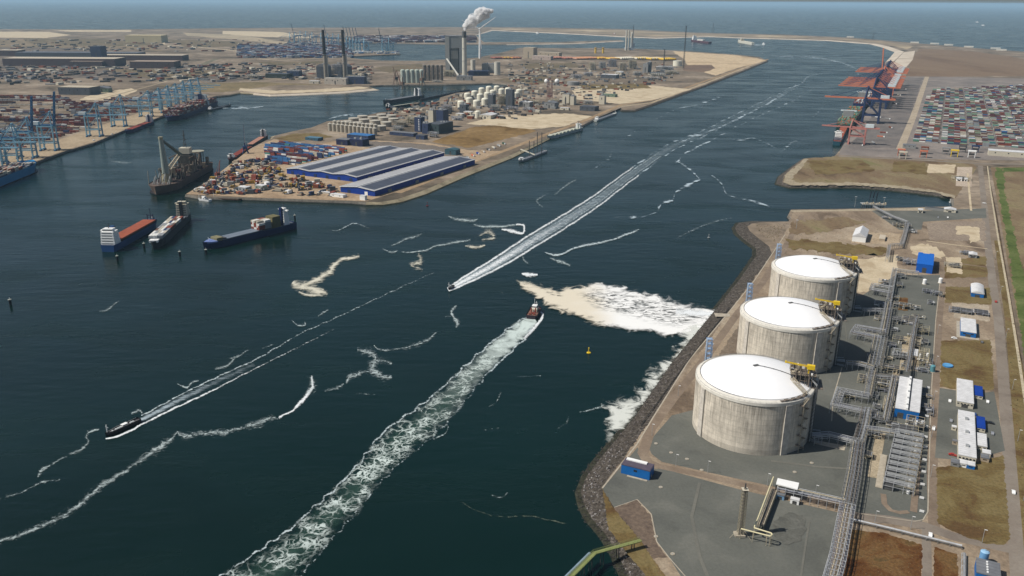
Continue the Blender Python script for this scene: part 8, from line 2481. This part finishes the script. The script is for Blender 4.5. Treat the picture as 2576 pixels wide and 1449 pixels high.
# loose foam: (points, width, cover, material, words)
W_, C_ = FWISP, FCREAM
LOOSE = [
 ([(-30, 1368), (40, 1350), (100, 1325), (160, 1296), (200, 1270), (250, 1225), (300, 1195), (350, 1160), (395, 1130), (425, 1108), (446, 1088)], 7, 1.0, W_, 'long curving foam streak at the lower left edge'),
 ([(446, 1086), (462, 1097), (510, 1090), (560, 1088), (600, 1078), (640, 1068), (672, 1055), (700, 1051)], 8, 1.0, W_, 'wispy foam band running on from the lower left streak'),
 ([(700, 1051), (735, 1033), (760, 1008), (776, 988), (786, 972), (784, 944)], 4, 1.3, FWHITE, 'bright curved foam line ending in a pointed tuft'),
 ([(768, 992), (785, 972), (784, 946)], 12, .9, W_, 'pointed foam tuft at the end of the curved line'),
 ([(816, 985), (850, 973), (866, 966)], 6, .9, W_, 'small foam scraps right of the pointed tuft'),
 ([(872, 965), (880, 948), (905, 940), (928, 934)], 5, 1.0, W_, 'curled foam scrap below the wispy cluster'),
 ([(898, 882), (925, 884), (945, 900), (935, 925), (955, 945), (985, 948)], 11, 1.0, W_, 'wispy foam cluster in the middle of the dark water'),
 ([(925, 915), (950, 905), (985, 915)], 9, .8, W_, 'foam haze inside the wispy cluster'),
 ([(940, 868), (955, 880), (1000, 878), (1045, 868), (1075, 855), (1098, 836)], 4, 1.0, W_, 'thin foam arc right of the wispy cluster'),
 ([(1148, 768), (1136, 782), (1140, 796), (1150, 808), (1148, 824)], 5, 1.2, W_, 'small upright foam curl left of the tug'),
 ([(1120, 797), (1136, 795)], 3, .8, W_, 'tiny foam fleck left of the upright curl'),
 ([(895, 990), (945, 992)], 4, .7, W_, 'faint foam fleck under the wispy cluster'),
 ([(-20, 1262), (18, 1250), (60, 1236), (100, 1215), (150, 1206)], 4, .8, W_, 'thin foam trail leaving the left edge'),
 ([(96, 1200), (102, 1184), (130, 1168), (170, 1146), (205, 1130), (222, 1112), (216, 1098), (232, 1084), (250, 1080)], 4.5, 1.0, W_, 'crooked foam trail ahead of the launch'),
 ([(445, 965), (470, 975), (482, 962), (500, 958)], 3.4, 1.1, W_, 'foam scrap above the launch wake, first from the left'),
 ([(540, 928), (570, 920), (600, 893)], 3.6, 1.1, W_, 'foam scrap above the launch wake, second from the left'),
 ([(575, 902), (600, 896), (625, 880)], 3, 1.0, W_, 'foam scrap above the launch wake, third from the left'),
 ([(655, 878), (690, 865)], 3, .9, W_, 'foam scrap above the launch wake, fourth from the left'),
 ([(735, 805), (748, 818), (768, 818), (765, 808)], 3, 1.1, W_, 'hook shaped foam scrap above the launch wake'),
 ([(800, 795), (815, 785), (826, 780)], 2.6, .9, W_, 'last foam scrap above the launch wake'),
 ([(330, 1040), (350, 1032), (358, 1040)], 4, 1.0, W_, 'foam curl beside the stern of the launch'),
 ([(250, 784), (275, 776), (298, 756)], 4, .8, W_, 'faint foam feather in the left open water'),
 ([(905, 645), (880, 648), (856, 655), (838, 668), (832, 682), (812, 694), (788, 708), (762, 720)], 7, 1.2, C_, 'cream foam arm reaching up right from the cream patch'),
 ([(736, 712), (765, 722), (800, 730), (822, 742)], 11, 1.25, C_, 'cream foam patch right of the navy coaster'),
 ([(752, 734), (780, 742), (812, 744)], 6, 1.0, C_, 'lower rim of the cream foam patch'),
 ([(1128, 544), (1150, 551), (1185, 555), (1202, 550)], 3.4, 1.1, W_, 'short foam dash right of the island tip'),
 ([(1192, 566), (1225, 570), (1262, 569), (1300, 566)], 5, 1.2, W_, 'broad foam dash left of the long wake'),
 ([(1262, 576), (1290, 582), (1316, 586), (1318, 568), (1298, 564)], 3.6, 1.3, FWHITE, 'bright hook shaped foam left of the long wake'),
 ([(1205, 592), (1232, 584), (1240, 598), (1212, 604)], 8, .9, C_, 'cream foam puff under the broad dash'),
 ([(1170, 618), (1195, 622), (1220, 616)], 4, 1.2, C_, 'small cream foam bar under the puff'),
 ([(1010, 634), (1060, 632), (1100, 618), (1150, 609), (1182, 603)], 4, 1.1, W_, 'long thin foam arc left of the cream puff'),
 ([(1052, 640), (1060, 655), (1035, 668), (1062, 676)], 10, .9, C_, 'cream foam swirl hanging under the thin arc'),
 ([(962, 626), (985, 634), (1000, 630)], 3.4, 1.0, W_, 'small foam fleck left of the thin arc'),
 ([(985, 618), (1020, 602), (1040, 596), (1062, 588)], 2.6, .9, W_, 'dotted foam flecks above the thin arc'),
 ([(1384, 649), (1410, 658), (1434, 668)], 4, 1.1, W_, 'foam dash below the long wake'),
 ([(1370, 634), (1395, 642), (1420, 636), (1450, 622), (1490, 614), (1540, 603), (1580, 588), (1608, 577)], 3, 1.1, FLINE, 'thin foam line right below the long wake'),
 ([(1312, 688), (1330, 692), (1352, 690)], 4, 1.3, FWHITE, 'bright short foam bar above the outflow'),
 ([(1314, 645), (1320, 656), (1328, 663)], 3, 1.0, W_, 'foam drip under the long wake'),
 ([(1300, 705), (1318, 712), (1345, 722), (1375, 735)], 6, 1.1, C_, 'cream tail at the left end of the outflow'),
 ([(1258, 730), (1268, 742)], 3, .8, W_, 'tiny foam fleck left of the outflow tail'),
 ([(1230, 1022), (1250, 1010), (1260, 985)], 3, .8, W_, 'faint foam arc right of the tug wake'),
 ([(1090, 1105), (1120, 1090), (1128, 1072)], 3, .9, W_, 'thin foam comma hugging the tug wake'),
 ([(1300, 948), (1360, 945)], 2.4, .8, W_, 'faint foam dash in the dark water before the near tank'),
 ([(1458, 1036), (1490, 1030), (1520, 1018)], 3.6, 1.0, W_, 'foam dash near the rocky shore'),
 ([(1400, 1080), (1425, 1062), (1432, 1045)], 2.4, .7, W_, 'faint foam arc left of the shore dash'),
 ([(1160, 1262), (1200, 1285), (1260, 1300), (1330, 1298), (1400, 1312), (1450, 1322)], 4, .7, foam_mat('foam_brown', (.22, .24, .17), sc=.2, k=1.6, t0=.4, t1=.9, amax=.6), 'faint brownish foam thread in the lower dark water'),
 ([(1235, 1245), (1262, 1252), (1276, 1238)], 4, .7, W_, 'faint foam comma above the brownish thread'),
 ([(1215, 1082), (1255, 1076)], 2.2, .7, W_, 'tiny foam dash in the lower dark water'),
 ([(1656, 532), (1662, 514), (1690, 504), (1700, 484), (1730, 465), (1762, 452)], 3, 1.2, FLINE, 'crooked foam trail right of the long wake, lower half'),
 ([(1762, 452), (1742, 432), (1718, 414), (1700, 404)], 2.6, 1.0, FLINE, 'crooked foam trail right of the long wake, upper half'),
 ([(1535, 549), (1570, 545), (1610, 546), (1655, 533)], 2.4, .9, FLINE, 'thin foam line leading to the crooked trail'),
 ([(1790, 440), (1815, 462), (1828, 488), (1858, 498), (1900, 506), (1936, 521)], 2.4, .9, FLINE, 'thin foam line towards the peninsula corner'),
 ([(1700, 600), (1745, 578), (1790, 560), (1840, 548)], 2, .6, FLINE, 'very thin foam line before the bank corner'),
 ([(1365, 520), (1350, 506), (1372, 490)], 2.4, .8, W_, 'foam fleck above the long wake, lowest'),
 ([(1395, 490), (1430, 462), (1450, 452)], 2.4, .8, W_, 'foam fleck above the long wake, middle'),
 ([(1470, 445), (1500, 420), (1530, 400), (1540, 380)], 2.4, .7, FLINE, 'dotted foam thread above the long wake'),
 ([(1545, 372), (1570, 350), (1600, 330)], 2, .6, FLINE, 'faint foam thread near the island bank'),
 ([(1640, 305), (1700, 275), (1760, 262), (1820, 240)], 2, .7, FLINE, 'faint foam thread along the island side of the channel'),
 ([(1820, 345), (1860, 352), (1900, 348), (1950, 372)], 2.2, .7, FLINE, 'thin foam line on the right side of the channel'),
 ([(1940, 140), (2000, 143), (2060, 146), (2110, 156), (2150, 172), (2160, 190)], 2, .7, FLINE, 'far thin foam line curving off the right quay'),
 ([(2040, 300), (2060, 280), (2075, 262)], 2, .6, FLINE, 'short faint foam line beside the right quay ships'),
 ([(1960, 388), (1990, 360), (2020, 350)], 2, .6, FLINE, 'short faint foam line before the brown peninsula'),
 ([(560, 272), (610, 272), (662, 268)], 2.2, 1.0, FLINE, 'thin white wake behind the dark barge at the left'),
 ([(822, 300), (870, 290), (950, 284)], 1.8, .8, FLINE, 'thin white wake before the island silos'),
 ([(930, 575), (890, 562), (850, 580), (835, 578)], 2, .7, FLINE, 'faint arc right of the navy coaster'),
 ([(1885, 111), (1905, 113), (1925, 112)], 1.5, 1.0, FLINE, 'tiny wake of the far white ship'),
 ([(2420, 62), (2450, 63), (2470, 64)], 1.2, .9, FLINE, 'tiny wake of the boat on the open sea'),
 ([(280, 405), (310, 410), (330, 408)], 2.4, .7, W_, 'faint slick in the left basin'),
]
for i, (pp, w_, c_, m_, lb) in enumerate(LOOSE):
    n_ = len(pp)
    if m_ is FLINE and sum(q[1] for q in pp) / n_ < 560: m_ = FFAR
    rnd = random.Random(i)
    pts_ = []
    for k, (u, v) in enumerate(pp):
        e_ = .55 if k in (0, n_ - 1) else 1.0
        pts_.append((u, v, w_ * 1.8 * e_ * rnd.uniform(.6, 1.3), c_ * (.85 if k in (0, n_ - 1) else 1) * rnd.uniform(.9, 1.1)))
    ribbon('foam_streak', pts_, m_, lb, wob=w_ * .3, nx=8, seed=i, pw=.85 if w_ > 2.6 else 1.2)

# outflow of foam from the bank beside the middle tank
patch('foam_outflow', [(1312, 714), (1352, 722), (1385, 735), (1408, 744), (1430, 729), (1500, 717), (1560, 728), (1640, 746), (1700, 766), (1760, 779), (1800, 783), (1812, 792), (1796, 803), (1776, 826), (1760, 846), (1735, 842), (1722, 838), (1690, 840), (1650, 830), (1580, 825), (1500, 808), (1430, 785), (1380, 765), (1345, 738)], FOUT,
      'wide cream and white foam outflow spreading from the bank beside the middle tank', fade=24,
      hole=[(1455, 742), (1500, 724), (1580, 736), (1690, 764), (1780, 786), (1770, 806), (1710, 822), (1640, 812), (1570, 792), (1500, 775)])
patch('foam_shore', [(1792, 800), (1776, 832), (1745, 872), (1710, 915), (1672, 960), (1632, 1010), (1590, 1056), (1548, 1100), (1516, 1112), (1528, 1082), (1530, 1050), (1520, 1018), (1560, 1000), (1596, 1000), (1610, 968), (1650, 925), (1690, 885), (1716, 860), (1722, 835)], FSHORE, 'torn white foam drifting along the rocky bank below the outflow', fade=22)
ribbon('foam_jet', [(1822, 793, 3, 1.3), (1800, 790, 5, 1.3), (1760, 788, 10, 1.2), (1700, 784, 16, .9)], FWHITE, 'bright foam jet where the outflow leaves the bank')
sheet('concrete_flume', [(1836, 790), (1836, 797), (1800, 797), (1796, 788)], CONC, z=.25)
# ------------------------------------------------------------ air
def haze():
    m = bpy.data.materials.new('haze')
    m.use_nodes = True
    t = m.node_tree
    t.nodes.clear()
    o = t.nodes.new('ShaderNodeOutputMaterial')
    p = t.nodes.new('ShaderNodeVolumePrincipled')
    p.inputs['Color'].default_value = (0.52, 0.78, 1.0, 1)
    p.inputs['Density'].default_value = 2.7e-5
    p.inputs['Anisotropy'].default_value = 0.0
    t.links.new(p.outputs[0], o.inputs['Volume'])
    b = MB()
    b.box(0, 75000 - 1500 - 500, WZ - 3, 302000, 155000, 330 + 3 - WZ)
    ob = b.build('haze', m, kind='stuff', label='thin blue haze over the port and the sea', cat='haze')
    return ob
haze()
